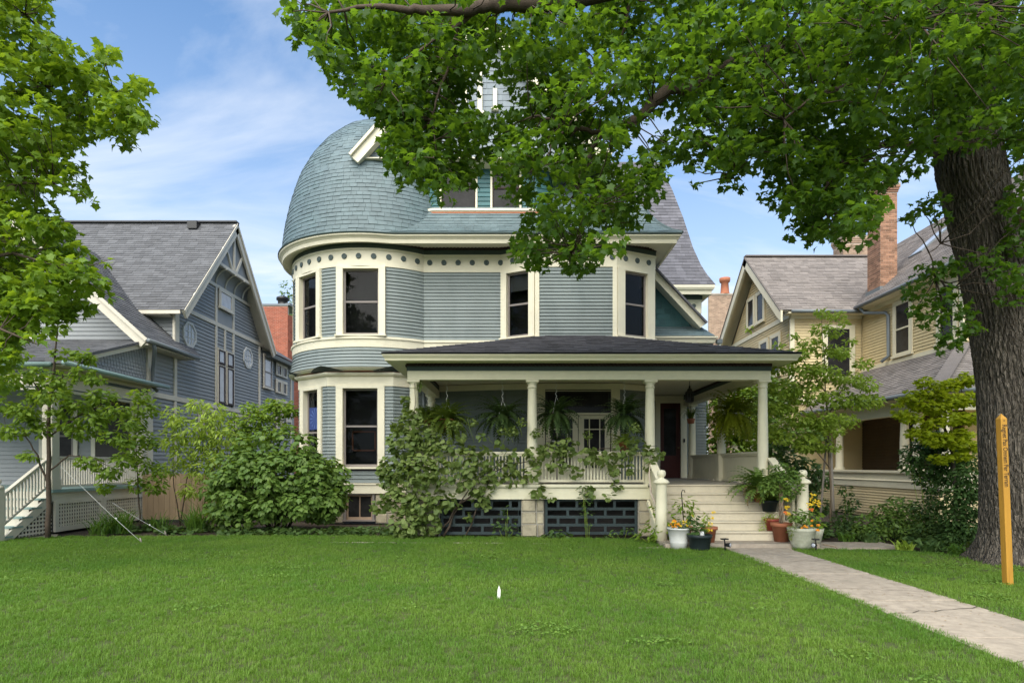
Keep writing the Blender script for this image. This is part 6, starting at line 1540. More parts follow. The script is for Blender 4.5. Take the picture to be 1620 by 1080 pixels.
def small_tree(name, label, cat, base, stems, clumps, tmpl, size, dens, lmat, bark='bark_thin', r=0.04, tw_r=0.004, single=0, group=None, **kw):
    t = thing(name, label, cat, base, group); sk_ = []
    for pts in stems:
        r0 = pts[0] if isinstance(pts[0], float) else r; pts = pts[1:] if isinstance(pts[0], float) else pts
        P = [p if isinstance(p, Vector) else at(*p) for p in pts]; Q = []
        for a, b in zip(P[:-1], P[1:]): Q += [a.lerp(b, k / 3) + Vector((random.gauss(0, 1), random.gauss(0, 1), 0)) * 0.012 * (k > 0) for k in range(3)]
        Q.append(P[-1]); MB().tube(Q, [r0 * (1 - 0.8 * i / (len(Q) - 1)) for i in range(len(Q))], 8).build('stem', M[bark], t); sk_ += Q
    m2 = MB(); twigs(m2, sk_, clumps, tw_r, 2.0); 
    if m2.v: m2.build('twigs', M[bark], t, kind='stuff')
    leaves(t, tmpl, *clump_leaves(clumps, dens, size, **kw), M[lmat], single=single)
    return t
Z0 = Vector((0, 0, 0))
# young tree at the left with guy ropes
b0 = at(76, 852, 14.0); b0.z = 0
small_tree('young_tree', 'young street tree with thin trunk before the left porch, tied by white ropes', 'tree', b0,
           [(b0, (77, 780, 14.0), (77, 700, 14.0), (78, 640, 14.0), (86, 580, 14.0), (92, 500, 14.0)), [0.025, (77, 770, 14.0), (60, 720, 13.9), (40, 690, 13.8), (15, 690, 13.7)], [0.022, (78, 690, 14.0), (120, 660, 14.0), (160, 640, 14.0), (190, 660, 14)],
            [0.02, (77, 745, 14.0), (110, 720, 14.0), (150, 725, 14.0), (185, 745, 14)], [0.02, (78, 640, 14), (50, 600, 14), (20, 590, 14)], [0.018, (80, 610, 14), (120, 580, 14.1), (150, 560, 14)]],
           cl([(20, 600, 13.8, 24), (50, 590, 13.9, 22), (35, 650, 13.8, 22), (15, 680, 13.7, 22), (60, 625, 14.1, 22), (95, 600, 14, 22), (130, 590, 14, 20), (125, 640, 14, 24), (160, 625, 14, 22), (150, 665, 14, 22), (185, 650, 14, 20), (110, 670, 14, 20), (175, 690, 14, 20), (200, 700, 14, 16), (60, 680, 13.9, 18), (140, 730, 14, 18), (170, 745, 14, 20), (195, 725, 14, 16), (100, 560, 14, 16), (92, 520, 14, 14), (45, 720, 13.8, 14), (165, 770, 14, 14), (130, 560, 14, 14), (25, 560, 14, 18), (90, 650, 13.9, 16), (150, 600, 14, 14), (205, 670, 14, 14)], 0.55) + scatter([(0, 560), (110, 540), (160, 570), (205, 640), (215, 700), (120, 700), (0, 710), (-30, 640)], 32, (13.6, 14.6), 18, 0.5, 0.40),
           OVAL, 0.135, 2.6, 'sapling_leaf', 'bark_thin', 0.060, 0.004, single=200, up=0.6, out=0.4, droop=0.7, jit=0.6, shell=0.1)
b1 = at(222, 838, 15.6); b1.z = 0
small_tree('sapling', 'slim leafy sapling beside the right post of the left porch', 'tree', b1, [(b1, (218, 760, 15.6), (214, 690, 15.6), (222, 620, 15.6))],
           cl([(222, 625, 15.6, 16), (232, 645, 15.6, 18), (214, 665, 15.6, 18), (225, 690, 15.6, 18), (238, 700, 15.6, 14), (210, 715, 15.6, 18), (228, 735, 15.6, 18), (244, 765, 15.6, 18), (215, 765, 15.6, 14), (254, 745, 15.6, 12)], 0.8), OVAL, 0.125, 2.6, 'sapling_leaf', 'bark_thin', 0.022, 0.003, single=60, shell=0.1)
b2 = at(285, 830, 17.4); b2.z = 0
small_tree('slender_shrub', 'loose light green shrub with thin stems in front of the cedar fence', 'shrub', b2,
           [(b2, (295, 760, 17.4), (315, 690, 17.4)), (b2, (275, 770, 17.4), (272, 690, 17.2)), (b2 + Vector((0.5, 0, 0)), (335, 760, 17.4), (350, 690, 17.5))],
           cl([(275, 660, 17.2, 20), (300, 680, 17.3, 24), (270, 695, 17.2, 20), (330, 670, 17.4, 22), (320, 705, 17.4, 24), (350, 690, 17.5, 22), (290, 720, 17.2, 20), (345, 725, 17.4, 22), (315, 745, 17.2, 20), (270, 740, 17.2, 14), (300, 775, 17.1, 16), (340, 650, 17.5, 16), (310, 640, 17.5, 14)], 0.9), LANCE, 0.18, 4.0, 'light_leaf', 'bark_thin', 0.02, 0.003, up=0.4, out=0.5, droop=0.9, jit=0.6, shell=0.05)
b3 = at(410, 825, 19.0); b3.z = 0
small_tree('slender_shrub', 'airy small tree against the slate blue wall beside the round bay', 'shrub', b3,
           [(b3, (400, 740, 19), (405, 660, 19)), (b3, (425, 740, 19), (440, 655, 19))],
           cl([(375, 680, 18.8, 22), (400, 665, 19, 22), (425, 655, 19, 20), (445, 645, 19, 20), (460, 650, 19, 14), (410, 690, 19, 24), (380, 700, 18.8, 22), (440, 680, 19, 22), (360, 660, 19, 14), (430, 640, 19, 14), (395, 645, 19, 14)], 0.7), OVAL, 0.13, 2.8, 'sapling_leaf', 'bark_thin', 0.02, 0.003, shell=0.1)

# ---- the big round shrub in front of the bay
vb = thing('round_shrub', 'big dense dark green shrub with maple shaped leaves below the round bay', 'shrub', (-5.9, 15.9, 0))
vcl = []
C0 = Vector((-5.95, 15.9, 0.95))
for _ in range(230):
    d = Vector((random.gauss(0, 1), random.gauss(0, 1), random.gauss(0, 1))).normalized()
    if d.z < -0.72 or d.y > 0.75: continue
    p = C0 + Vector((d.x * 1.70, d.y * 1.15, d.z * 0.98 + (0.12 if d.z > 0 else 0))) * random.uniform(0.80, 0.96)
    if p.x < -6.9: p.z -= 0.18
    vcl.append((p, (0.27, 0.27, 0.20), 1.0))
for _ in range(90):
    d = Vector((random.gauss(0, 1), random.gauss(0, 1), random.gauss(0, 1))).normalized() * random.uniform(0.25, 0.82)
    vcl.append((C0 + Vector((d.x * 1.6, -abs(d.y) * 1.05, d.z * 0.92)), (0.26, 0.26, 0.20), 0.8))
for x, y, Y, r in ((545, 765, 15.9, 16), (530, 745, 15.8, 20), (520, 795, 15.5, 24), (455, 690, 15.8, 20), (420, 690, 15.8, 18), (345, 735, 16, 20), (330, 775, 16, 16), (480, 700, 15.7, 20), (385, 700, 15.9, 20)):
    vcl.append((at(x, y, Y), (r * Y / 1000,) * 3, 1.0))
for k in range(9):
    a = k * 0.7; MB().tube([C0 + Vector((0.2 * math.cos(a), 0.15 * math.sin(a), -0.98)), C0 + Vector((0.7 * math.cos(a), 0.5 * math.sin(a), -0.1)), C0 + Vector((1.2 * math.cos(a), 0.8 * math.sin(a), 0.6))], [0.03, 0.02, 0.008], 6).build('stem', M['bark_thin'], vb)
leaves(vb, LOBED, *clump_leaves(vcl, 1.05, 0.140, up=0.75, out=0.75, droop=0.55, jit=0.4, shell=0.5), M['bush_leaf'], single=300)

# ---- daylily clumps
for (x, y, Y, n, L), lab in zip(((190, 838, 15.2, 110, 0.85), (248, 832, 15.9, 60, 0.6), (312, 838, 15.7, 120, 0.85), (160, 838, 15.0, 60, 0.7)),
                                ('dark clump of strap leaved daylilies under the left porch lattice, beside the rope', 'low tuft of daylily blades between two larger clumps by the fence', 'broad fountain of daylily leaves at the left foot of the round shrub', 'smaller daylily clump left of the darker one by the porch lattice')):
    p = at(x, y, Y); p.z = 0
    t = thing('daylily', lab, 'plant', p, 'daylily clumps along the left bed')
    blades(n, (p.x, p.y, 0), 0.22, L, 0.028, 0.55, 6, (0.5, 1.3)).build('foliage', M['lily_leaf'], t, kind='stuff')

# ---- vine over the porch rail
vine = thing('porch_vine', 'broad leaved vine climbing over the porch railing and its left corner', 'vine', (-2.4, 14.1, 0))
V_ = [(640, 700, 14.2, 34), (670, 690, 14.2, 28), (625, 740, 14.2, 32), (660, 745, 14.0, 40), (630, 790, 14.1, 32), (665, 800, 14.0, 36), (640, 830, 14.0, 30), (680, 830, 14.1, 22), (700, 745, 14.0, 36), (700, 790, 14.1, 28), (735, 735, 14.1, 30), (745, 765, 14.1, 28), (770, 725, 14.2, 26), (780, 752, 14.2, 28), (760, 785, 14.2, 22), (655, 660, 14.3, 18), (635, 670, 14.4, 18), (690, 705, 14.2, 22), (720, 706, 14.2, 20), (645, 635, 14.5, 14), (658, 610, 14.5, 9), (650, 650, 14.5, 12),
      (740, 712, 14.2, 16), (805, 725, 14.2, 22), (815, 755, 14.2, 24), (845, 720, 14.2, 22), (870, 712, 14.2, 22), (840, 748, 14.15, 18), (900, 708, 14.2, 22), (930, 720, 14.2, 20), (955, 725, 14.2, 20), (985, 715, 14.2, 22), (1010, 705, 14.2, 22), (1035, 718, 14.15, 18), (880, 735, 14.2, 20), (910, 745, 14.2, 16), (970, 740, 14.2, 18), (850, 775, 14.15, 16), (870, 785, 14.15, 10), (930, 778, 14.15, 16), (975, 765, 14.15, 12), (965, 785, 14.15, 10), (1000, 740, 14.2, 14), (600, 800, 14.3, 16), (612, 760, 14.3, 18), (1025, 735, 14.15, 12), (790, 700, 14.25, 10), (760, 690, 14.25, 9), (730, 690, 14.25, 9), (720, 800, 14.2, 12), (740, 815, 14.2, 10), (770, 800, 14.2, 9)]
vc = [(c, tuple(k * (0.85 if at(697, 0, c.y).x > c.x else 0.78) for k in r), 1.0 if at(697, 0, c.y).x > c.x else 0.75) for c, r, _ in cl(V_, 0.85, 0.45)]
for a, b, r in (((700, 850, 14.3), (760, 750, 14.25), 0.03), ((690, 850, 14.3), (745, 770, 14.2), 0.022), ((735, 850, 14.35), (790, 730, 14.25), 0.018), ((660, 850, 14.3), (650, 700, 14.2), 0.025), ((760, 750, 14.25), (900, 715, 14.25), 0.012), ((900, 715, 14.25), (1040, 705, 14.2), 0.010), ((650, 700, 14.2), (656, 605, 14.4), 0.010)):
    P, Q = at(*a), at(*b)
    if a[1] == 850: P.z = 0
    MB().tube(wobble(P, Q, 6, 0.04), [r * (1 - 0.08 * i) for i in range(7)], 7).build('stem', M['bark_thin'], vine)
leaves(vine, HEART, *clump_leaves(vc, 2.1, 0.125, up=0.5, out=0.5, droop=0.5, jit=0.7, shell=0.35), M['vine_leaf'], single=300)
sp = MB()
for x, y0, y1 in ((750, 700, 662), (795, 705, 678), (826, 690, 660), (812, 700, 676), (848, 700, 676), (1005, 700, 668), (780, 702, 690), (930, 705, 680), (715, 690, 665)):
    P = wobble(at(x, y0, 14.25), at(x + random.uniform(-14, 14), y1, 14.25), 4, 0.08); sp.tube(P, 0.004, 4)
sp.build('tendrils', M['light_leaf'], vine, kind='stuff')
tp = cl([(750, 668, 14.25, 7), (724, 672, 14.25, 8), (826, 668, 14.25, 7), (795, 682, 14.25, 7), (848, 684, 14.25, 8), (1005, 676, 14.25, 8), (930, 688, 14.25, 7), (716, 672, 14.25, 8), (812, 682, 14.25, 8)], 1.0)
leaves(vine, HEART, *clump_leaves(tp, 1.2, 0.06), M['vine_leaf'], name='vine_tips')
# white stemmed climber beside the stair
st_ = thing('bare_climber', 'pale bare climbing stem leaning against the left side of the porch stairs', 'vine', (3.2, 13.3, 0))
MB().tube([at(1052, 835, 13.1) , at(1040, 805, 13.3), at(1030, 780, 13.7), at(1027, 750, 14.0), at(1030, 720, 14.2)], [0.03, 0.03, 0.025, 0.018, 0.010], 8).build('stem', M['mortar_pale'], st_)

# ---- weeds and low plants at the porch foot
def low_plant(name, label, cat, x, y, Y, clumps, tmpl, size, dens, m, group=None, **kw):
    p = at(x, y, Y); p.z = 0; t = thing(name, label, cat, p, group)
    mb = MB()
    for c, r, _ in clumps: mb.tube([Vector((p.x + (c.x - p.x) * 0.5, p.y + (c.y - p.y) * 0.5, 0)), c], [0.006, 0.004], 4)
    mb.build('stems', M['light_leaf'], t, kind='stuff')
    leaves(t, tmpl, *clump_leaves(clumps, dens, size, **kw), M[m]); return t
low_plant('weed', 'leafy green weeds at the left foot of the porch stairs', 'plant', 1035, 850, 13.2, cl([(1035, 830, 13.2, 20), (1055, 815, 13.1, 16), (1025, 845, 13.2, 16), (1050, 845, 13.1, 18), (1040, 805, 13.3, 12), (1015, 850, 13.3, 12), (1068, 835, 13.0, 12)], 0.9), OVAL, 0.12, 0.8, 'sapling_leaf')
low_plant('weed', 'round leaved weed before the stone pier between the two grilles', 'plant', 880, 848, 14.1, cl([(880, 843, 14.1, 12), (895, 846, 14.1, 10), (866, 847, 14.1, 9)], 0.6), HEART, 0.10, 0.9, 'ground_leaf')
low_plant('weed', 'tall thin weed in front of the right grille', 'plant', 932, 848, 14.2, cl([(925, 790, 14.2, 12), (928, 810, 14.2, 9), (922, 775, 14.2, 10), (932, 830, 14.2, 6)], 0.8), OVAL, 0.08, 0.8, 'ground_leaf')
low_plant('weed', 'dark weed clump in front of the left grille', 'plant', 800, 846, 14.2, cl([(800, 825, 14.2, 16), (790, 838, 14.2, 12), (812, 840, 14.2, 10), (803, 805, 14.2, 8)], 1.0), OVAL, 0.10, 0.7, 'ground_leaf')
low_plant('weed', 'ragged low weeds at the right end of the right grille', 'plant', 985, 846, 14.1, cl([(975, 842, 14.1, 10), (992, 838, 14.1, 10), (1005, 846, 14.0, 10), (962, 846, 14.1, 8)], 0.7), OVAL, 0.09, 0.8, 'ground_leaf')
low_plant('weed', 'small weeds under the cellar window of the round bay', 'plant', 600, 838, 15.5, cl([(585, 836, 15.5, 8), (600, 832, 15.3, 10), (575, 838, 15.6, 7)], 0.7), OVAL, 0.09, 0.8, 'ground_leaf')

# ---- right hand side planting
b4 = at(1316, 832, 15.2); b4.z = 0
small_tree('young_tree', 'staked young tree with feathery yellow green leaves right of the porch', 'tree', b4,
           [(b4, (1314, 760, 15.2), (1311, 690, 15.2), (1305, 600, 15.2), (1300, 500, 15.2)), [0.02, (1310, 700, 15.2), (1280, 640, 15.1), (1250, 600, 15)], [0.02, (1308, 660, 15.2), (1335, 610, 15.2), (1365, 575, 15.2)], [0.018, (1306, 620, 15.2), (1270, 570, 15.2), (1240, 545, 15.2)], [0.018, (1302, 560, 15.2), (1325, 520, 15.2)], [0.018, (1313, 740, 15.2), (1280, 700, 15), (1255, 680, 15)]],
           cl([(1300, 495, 15.2, 11), (1298, 520, 15.2, 15), (1320, 525, 15.2, 13), (1280, 545, 15.2, 18), (1310, 555, 15.2, 18), (1335, 560, 15.2, 14), (1335, 510, 15.2, 8), (1256, 560, 15.1, 18), (1235, 580, 15, 18), (1270, 585, 15.1, 24), (1305, 590, 15.1, 24), (1340, 600, 15.2, 22), (1365, 575, 15.2, 14), (1375, 610, 15.2, 16), (1240, 615, 15, 24), (1280, 625, 15, 26), (1320, 630, 15.1, 26), (1355, 635, 15.2, 22), (1225, 645, 15, 20), (1260, 660, 15, 26), (1300, 665, 15, 26), (1340, 665, 15.1, 20), (1235, 690, 15, 20), (1275, 700, 15, 24), (1310, 705, 15, 18), (1215, 610, 15.2, 14), (1255, 530, 15.2, 9), (1345, 540, 15.2, 9), (1384, 628, 15.2, 8), (1230, 548, 15.2, 9), (1185, 520, 15.6, 6), (1188, 560, 15.6, 8)], 0.6) + scatter([(1200, 590), (1240, 545), (1285, 500), (1300, 480), (1330, 500), (1345, 560), (1385, 600), (1385, 640), (1350, 690), (1300, 720), (1230, 720), (1200, 690)], 30, (14.5, 15.8), 17, 0.55, 0.75),
           OVAL, 0.105, 2.4, 'light_leaf', 'bark_pale', 0.035, 0.003, up=0.7, out=0.4, droop=0.4, jit=0.6, shell=0.05)
for (a, b), lab in ((((1320, 832, 15.1), (1313, 690, 15.3)), 'grey wooden stake tied to the feathery young tree'), (((1296, 812, 15.4), (1308, 686, 15.3)), 'thin pale stake leaning behind the grey stake of the young tree')):
    P, Q = at(*a), at(*b); P.z = -0.02
    o = MB().tube([P, Q], 0.035 if '320' in str(a) else 0.025, 10).build('tree_stake', M['wood_grey']); tag(o, lab, 'stake')
shr = [('shrub', 'leafy green shrub behind the right porch rail between the houses', 1170, 850, 22.5, [(1125, 640, 22.5, 26), (1150, 620, 22.5, 28), (1180, 630, 22.5, 28), (1200, 610, 22.5, 26), (1140, 680, 22.5, 28), (1170, 670, 22.3, 30), (1195, 690, 22.2, 28), (1130, 710, 22.5, 24), (1160, 710, 22.3, 26), (1190, 730, 22.2, 26), (1210, 650, 22.2, 24)], OVAL, 0.19, 'sapling_leaf'),
       ('shrub', 'dark shrub filling the corner beside the stair rail', 1235, 835, 16.8, [(1225, 740, 16.8, 24), (1250, 730, 16.9, 24), (1275, 745, 17, 24), (1240, 770, 16.8, 24), (1270, 785, 16.9, 24), (1295, 760, 17.1, 20), (1215, 770, 16.8, 20), (1295, 800, 17, 18), (1225, 700, 17, 20)], OVAL, 0.13, 'ground_leaf'),
       ('shrub', 'mid green shrub among dark ones behind the young tree', 1215, 820, 19.5, [(1215, 640, 19.5, 26), (1240, 620, 19.5, 26), (1225, 680, 19.3, 28), (1255, 690, 19.4, 28), (1215, 715, 19.2, 22), (1285, 680, 19.5, 24), (1205, 590, 19.6, 16)], OVAL, 0.17, 'bush_leaf')]
for nm, lab, x, y, Y, L_, T_, s_, m_ in shr:
    low_plant(nm, lab, 'shrub', x, y, Y, cl(L_, 0.85), T_, s_, 3.0, m_, jit=0.6, shell=0.3)
b5 = at(1510, 865, 12.9); b5.z = 0
small_tree('japanese_maple', 'yellow green japanese maple arching beside the big trunk over dark yews', 'tree', b5,
           [(b5, (1512, 780, 12.9), (1505, 700, 12.9), (1480, 640, 12.9), (1440, 630, 12.9)), [0.03, (1505, 710, 12.9), (1525, 650, 12.9), (1520, 610, 12.9)]],
           cl([(1435, 632, 12.8, 14), (1455, 640, 12.8, 18), (1450, 622, 12.9, 16), (1475, 622, 12.9, 20), (1480, 645, 12.8, 22), (1500, 610, 12.9, 18), (1520, 605, 12.9, 16), (1505, 635, 12.8, 24), (1530, 630, 12.8, 24), (1500, 662, 12.7, 22), (1475, 670, 12.7, 16), (1530, 660, 12.7, 22), (1520, 685, 12.7, 18), (1490, 690, 12.7, 14), (1420, 640, 12.8, 7), (1525, 592, 12.9, 8), (1440, 660, 12.7, 18), (1455, 685, 12.7, 20), (1480, 695, 12.6, 22), (1510, 700, 12.6, 22), (1535, 705, 12.6, 18), (1425, 655, 12.8, 12), (1465, 605, 12.9, 16), (1540, 600, 12.8, 16), (1490, 725, 12.6, 16), (1520, 720, 12.6, 16)], 0.5), LOBED, 0.085, 2.8, 'acid_leaf', 'bark_thin', 0.05, 0.003, up=0.8, out=0.3, droop=0.5, jit=0.6, shell=0.05)
yc = [('yew_shrub', 'dark yew shrub under the yellow green japanese maple', 1490, 850, 13.3, [(1450, 715, 13.3, 20), (1475, 700, 13.4, 22), (1500, 715, 13.3, 24), (1470, 735, 13.3, 24), (1440, 735, 13.3, 14), (1500, 745, 13.2, 24), (1525, 730, 13.2, 22), (1480, 765, 13.3, 18), (1455, 755, 13.3, 10)], NEEDLE, 0.11, 'yew_leaf', 4.2),
      ('yew_shrub', 'feathery green yew tight against the left side of the big trunk', 1530, 860, 12.4, [(1528, 750, 12.4, 18), (1520, 780, 12.4, 22), (1535, 800, 12.3, 22), (1515, 815, 12.4, 22), (1532, 835, 12.3, 22), (1508, 845, 12.4, 18), (1535, 770, 12.4, 18)], NEEDLE, 0.11, 'yew_leaf', 4.2),
      ('shrub', 'low rounded green shrub before the tan porch wall', 1400, 850, 13.9, [(1370, 828, 14.0, 18), (1395, 812, 14, 20), (1420, 800, 13.9, 20), (1410, 830, 13.8, 22), (1385, 845, 13.7, 18), (1440, 815, 13.8, 22), (1440, 840, 13.6, 20), (1355, 840, 14, 12)], OVAL, 0.095, 'bush_leaf', 1.7),
      ('shrub', 'spreading dark green shrub between the rounded shrub and the yews', 1480, 855, 13.2, [(1465, 805, 13.3, 20), (1485, 790, 13.3, 20), (1490, 820, 13.1, 24), (1465, 835, 13.1, 20), (1500, 842, 12.9, 18), (1480, 850, 12.9, 16)], OVAL, 0.09, 'ground_leaf', 1.7),
      ('shrub', 'small shrub at the foot of the grey stake by the tan porch', 1335, 845, 14.8, [(1335, 815, 14.9, 16), (1345, 795, 15, 14), (1325, 835, 14.6, 16), (1350, 830, 14.7, 14), (1338, 775, 15, 10)], OVAL, 0.10, 'ground_leaf', 1.5)]
for nm, lab, x, y, Y, L_, T_, s_, m_, dn in yc:
    low_plant(nm, lab, 'shrub', x, y, Y, cl(L_, 0.85), T_, s_, dn * 1.5, m_, jit=0.6, shell=0.3)
# ground cover over the beds
gc = []
for _ in range(150):
    x = random.uniform(5.9, 12.2); y = random.uniform(11.0, 16.2)
    if y < 13.5 and x < 7.9: continue
    if y < 12.2 - max(0, x - 7.5) * 0.5: continue
    gc.append((Vector((x, y, 0.10)), (0.24, 0.24, 0.09), 1.0))
for _ in range(90):
    x = random.uniform(-10.2, -2.8); gc.append((Vector((x, 14.75 + random.random() * 1.0 + max(0, -x - 7) * 0.25, 0.06)), (0.2, 0.2, 0.07), 0.8))
P, B, S = clump_leaves(gc, 1.0, 0.10, up=1.0, out=0.3, droop=0.2, shell=0.1)
o = bpy.data.objects.new('ground_cover', np_mesh('ground_cover', P[:, None, :] + S[:, None, None] * np.einsum('nij,mj->nmi', B, HEART[0]), HEART[1], M['ground_leaf'])); COL.objects.link(o); tag(o, kind='stuff')
for (x, y, Y, n, L, m), lab in zip(((1470, 868, 11.9, 40, 0.32, 'ground_leaf'), (1515, 872, 11.5, 40, 0.34, 'lily_leaf'), (1430, 862, 12.2, 36, 0.3, 'light_leaf'), (1375, 842, 13.4, 40, 0.34, 'ground_leaf'), (1340, 846, 13.6, 36, 0.32, 'lily_leaf')),
                                   ('low strap leaved plant in the bed edge midway to the big trunk', 'low strap leaved plant nearest the roots of the big trunk', 'pale low strap leaved plant at the bed corner by the lawn', 'low strap leaved plant behind the side path', 'low leafy tuft where the side path bends')):
    p = at(x, y, Y); p.z = 0; t = thing('bed_plant', lab, 'plant', p, 'low plants along the right bed')
    blades(n, (p.x, p.y, 0), 0.12, L, 0.05, 0.6, 4, (0.7, 1.5)).build('foliage', M[m], t, kind='stuff')

# ---- trees far behind the houses
for x, Y, h, r, lab in ((428, 52, 15.6, 2.8, 'pale green tree top showing above the red brick building'), (1150, 46, 7.5, 2.6, 'round tree standing far behind between the turreted and tan houses'), (1195, 50, 8.5, 2.8, 'taller far tree behind the tan gable')):
    p = at(x, 735, Y); p.z = 0; t = thing('far_tree', lab, 'tree', p)
    MB().tube([p, p + Vector((0.1, 0, h * 0.5)), p + Vector((0, 0, h * 0.9))], [0.3, 0.2, 0.06], 8).build('trunk', M['bark_thin'], t)
    cc = [(p + Vector((random.gauss(0, r * 0.45), random.gauss(0, r * 0.45), h - r + random.gauss(0, r * 0.4))), (r * 0.4, r * 0.4, r * 0.3), 1) for _ in range(34)]
    leaves(t, OVAL, *clump_leaves(cc, 0.75, 0.28, shell=0.2), M['far_leaf'])
# ================================================================== SMALL THINGS
# guy ropes of the young tree
for (a, b), lab in ((((97, 738, 14.0), (223, 858, 13.35)), 'long white guy rope running from the young tree down to the lawn'), (((178, 795, 14.6), (262, 846, 14.75)), 'short white guy rope pegged beside the daylilies')):
    P, Q = at(*a), at(*b); Q.z = 0.02
    t = thing('guy_rope', lab, 'rope', Q); MB().tube(wobble(P, Q, 6, 0.002, 0.01), 0.004, 6).build('rope', M['white_pot'], t)
    MB().tube([Q + Vector((0.02, 0, -0.05)), Q + Vector((-0.02, 0, 0.08))], 0.014, 6).build('peg', M['wood_grey'], t)
    k = P.lerp(Q, 0.7); MB().lathe([(0.0, -0.022), (0.018, -0.012), (0.02, 0.008), (0.0, 0.022)], k, 8).build('knot', M['white'], t)

# hanging ferns
def basket(x, y, Y, r, n, L, m, lab, hook=3.93, pot='terracotta', chain=True, dry=0, up=(-35, 72), w=0.055):
    p = at(x, y, Y); t = thing('hanging_fern', lab, 'hanging plant', p, 'ferns hanging round the porch')
    MB().lathe([(0.0, -0.16), (r * 0.6, -0.15), (r * 0.95, 0.0), (r, 0.03), (r * 0.9, 0.03), (r * 0.85, -0.01), (0, -0.01)], p, 18).build('pot', M[pot], t)
    hk = MB(); L0 = hook - (p.z + 0.42); q = p + Vector((0, 0, 0.42)); pts = []
    nn_ = 40
    for i in range(nn_ + 1):
        a = i / nn_ * 2 * math.pi * 5; pts.append((q.x + 0.016 * math.cos(a), q.y + 0.016 * math.sin(a), q.z + L0 * i / nn_))
    hk.tube(pts, 0.006, 5)
    for k in range(3):
        a = k * 2.094; hk.tube([q, p + Vector((r * math.cos(a), r * math.sin(a), 0.03))], 0.004, 4)
    hk.build('hanger', M['white'] if chain else M['black'], t)
    fronds(int(n * 1.7), p + Vector((0, 0, 0.02)), L * 1.45, w * 1.25, 0.72, up).build('foliage', M[m], t, kind='stuff')
    if dry: fronds(dry, p + Vector((0, -0.05, 0)), L * 0.75, 0.03, 1.5, (-20, 30)).build('dry_fronds', M['dry_leaf'], t, kind='stuff')
    return t
basket(707, 665, 15.0, 0.19, 85, 0.52, 'fern_leaf', 'yellow green fern with dry brown fronds hanging right of the left corner column', dry=22)
basket(795, 660, 15.0, 0.17, 75, 0.56, 'fern_dark', 'dark fern hanging in the middle of the left porch bay', pot='soil')
basket(880, 655, 15.0, 0.17, 70, 0.54, 'fern_dark', 'dark fern hanging left of the french door', pot='soil')
basket(988, 657, 15.0, 0.17, 75, 0.52, 'fern_dark', 'dark fern in a blackish pot hanging right of the french door', pot='black_pot')
basket(1163, 655, 16.3, 0.20, 130, 0.66, 'fern_bright', 'large bright yellow green fern in a white pot hanging by the right porch rail', pot='white_pot')
basket(676, 662, 15.9, 0.18, 70, 0.55, 'fern_leaf', 'shaded fern hanging behind the left corner column', up=(-10, 60))
sp_ = at(1093, 663, 19.6)
t = thing('hanging_fern', 'small spider plant hanging near the red door beside the far porch column', 'hanging plant', sp_, 'ferns hanging round the porch')
MB().lathe([(0.0, -0.14), (0.09, -0.13), (0.13, 0.02), (0.11, 0.02), (0, 0)], sp_, 14).build('pot', M['terracotta'], t)
MB().tube([sp_ + Vector((0, 0, 0.0)), Vector((sp_.x, sp_.y, 3.93))], 0.006, 5).build('hanger', M['black'], t)
blades(60, sp_, 0.05, 0.62, 0.022, 0.9, 6, (0.6, 1.3)).build('foliage', M['fern_leaf'], t, kind='stuff')
# lantern over the entry
lp = at(1091, 627, 16.6)
t = thing('porch_lantern', 'black metal lantern hanging from the porch ceiling before the red door', 'lantern', lp)
mb = MB(); mb.lathe([(0.0, 0.30), (0.02, 0.28), (0.03, 0.22), (0.06, 0.19), (0.07, 0.15), (0.115, 0.11), (0.12, 0.09), (0.10, 0.085)], lp, 8, False).lathe([(0.105, -0.12), (0.115, -0.135), (0.08, -0.16), (0.0, -0.165)], lp, 8, False)
for k in range(8):
    a = R(45 * k); mb.beam((lp.x + 0.105 * math.sin(a), lp.y - 0.105 * math.cos(a), lp.z - 0.125), (lp.x + 0.105 * math.sin(a), lp.y - 0.105 * math.cos(a), lp.z + 0.09), 0.014, 0.014, (0, 1, 0))
mb.lathe([(0.108, -0.03), (0.114, -0.024), (0.108, -0.018)], lp, 8, False)
mb.build('lantern_frame', M['black'], t)
MB().lathe([(0.098, -0.12), (0.098, 0.085)], lp, 8, False).build('lantern_glass', M['pane_dark'], t)
MB().tube([(lp.x, lp.y, lp.z + 0.29), (lp.x, lp.y, 3.945)], 0.008, 6).lathe([(0.0, 0), (0.05, 0.01), (0.055, 0.03)], (lp.x, lp.y, 3.915), 12).build('hanging_rod', M['black'], t)
# pots on the rail
def pot(p, rt, rb_, h, m, parent, rim=0.02, name='pot'):
    MB().lathe([(0.0, 0), (rb_, 0), (rb_ + (rt - rb_) * 0.80, h * 0.80), (rt + rim, h * 0.80), (rt + rim + 0.004, h), (rt - 0.02, h), (rt - 0.03, h - 0.04), (0, h - 0.04)], p, 28).build(name, M[m], parent)
    MB().lathe([(0.0, h - 0.030), (rt - 0.028, h - 0.034)], p, 20).build('soil', M['soil'], parent)
p = at(988, 711, 14.55); p.z = 1.945
t = thing('potted_fern', 'brown pot with a yellowing fern standing on the porch rail', 'potted plant', p)
pot(p, 0.13, 0.10, 0.22, 'terracotta', t); fronds(50, p + Vector((0, 0, 0.2)), 0.5, 0.05, 1.0, (20, 80)).build('foliage', M['fern_leaf'], t, kind='stuff')
p = at(882, 720, 16.2); p.z = 1.2
t = thing('plant_stand', 'tall stand with a trailing fern before the left leaf of the french door', 'potted plant', p)
mb = MB(); mb.lathe([(0.18, 0), (0.16, 0.03), (0.04, 0.06), (0.035, 0.75), (0.13, 0.80), (0.13, 0.82)], p, 14).build('stand', M['wood_grey'], t)
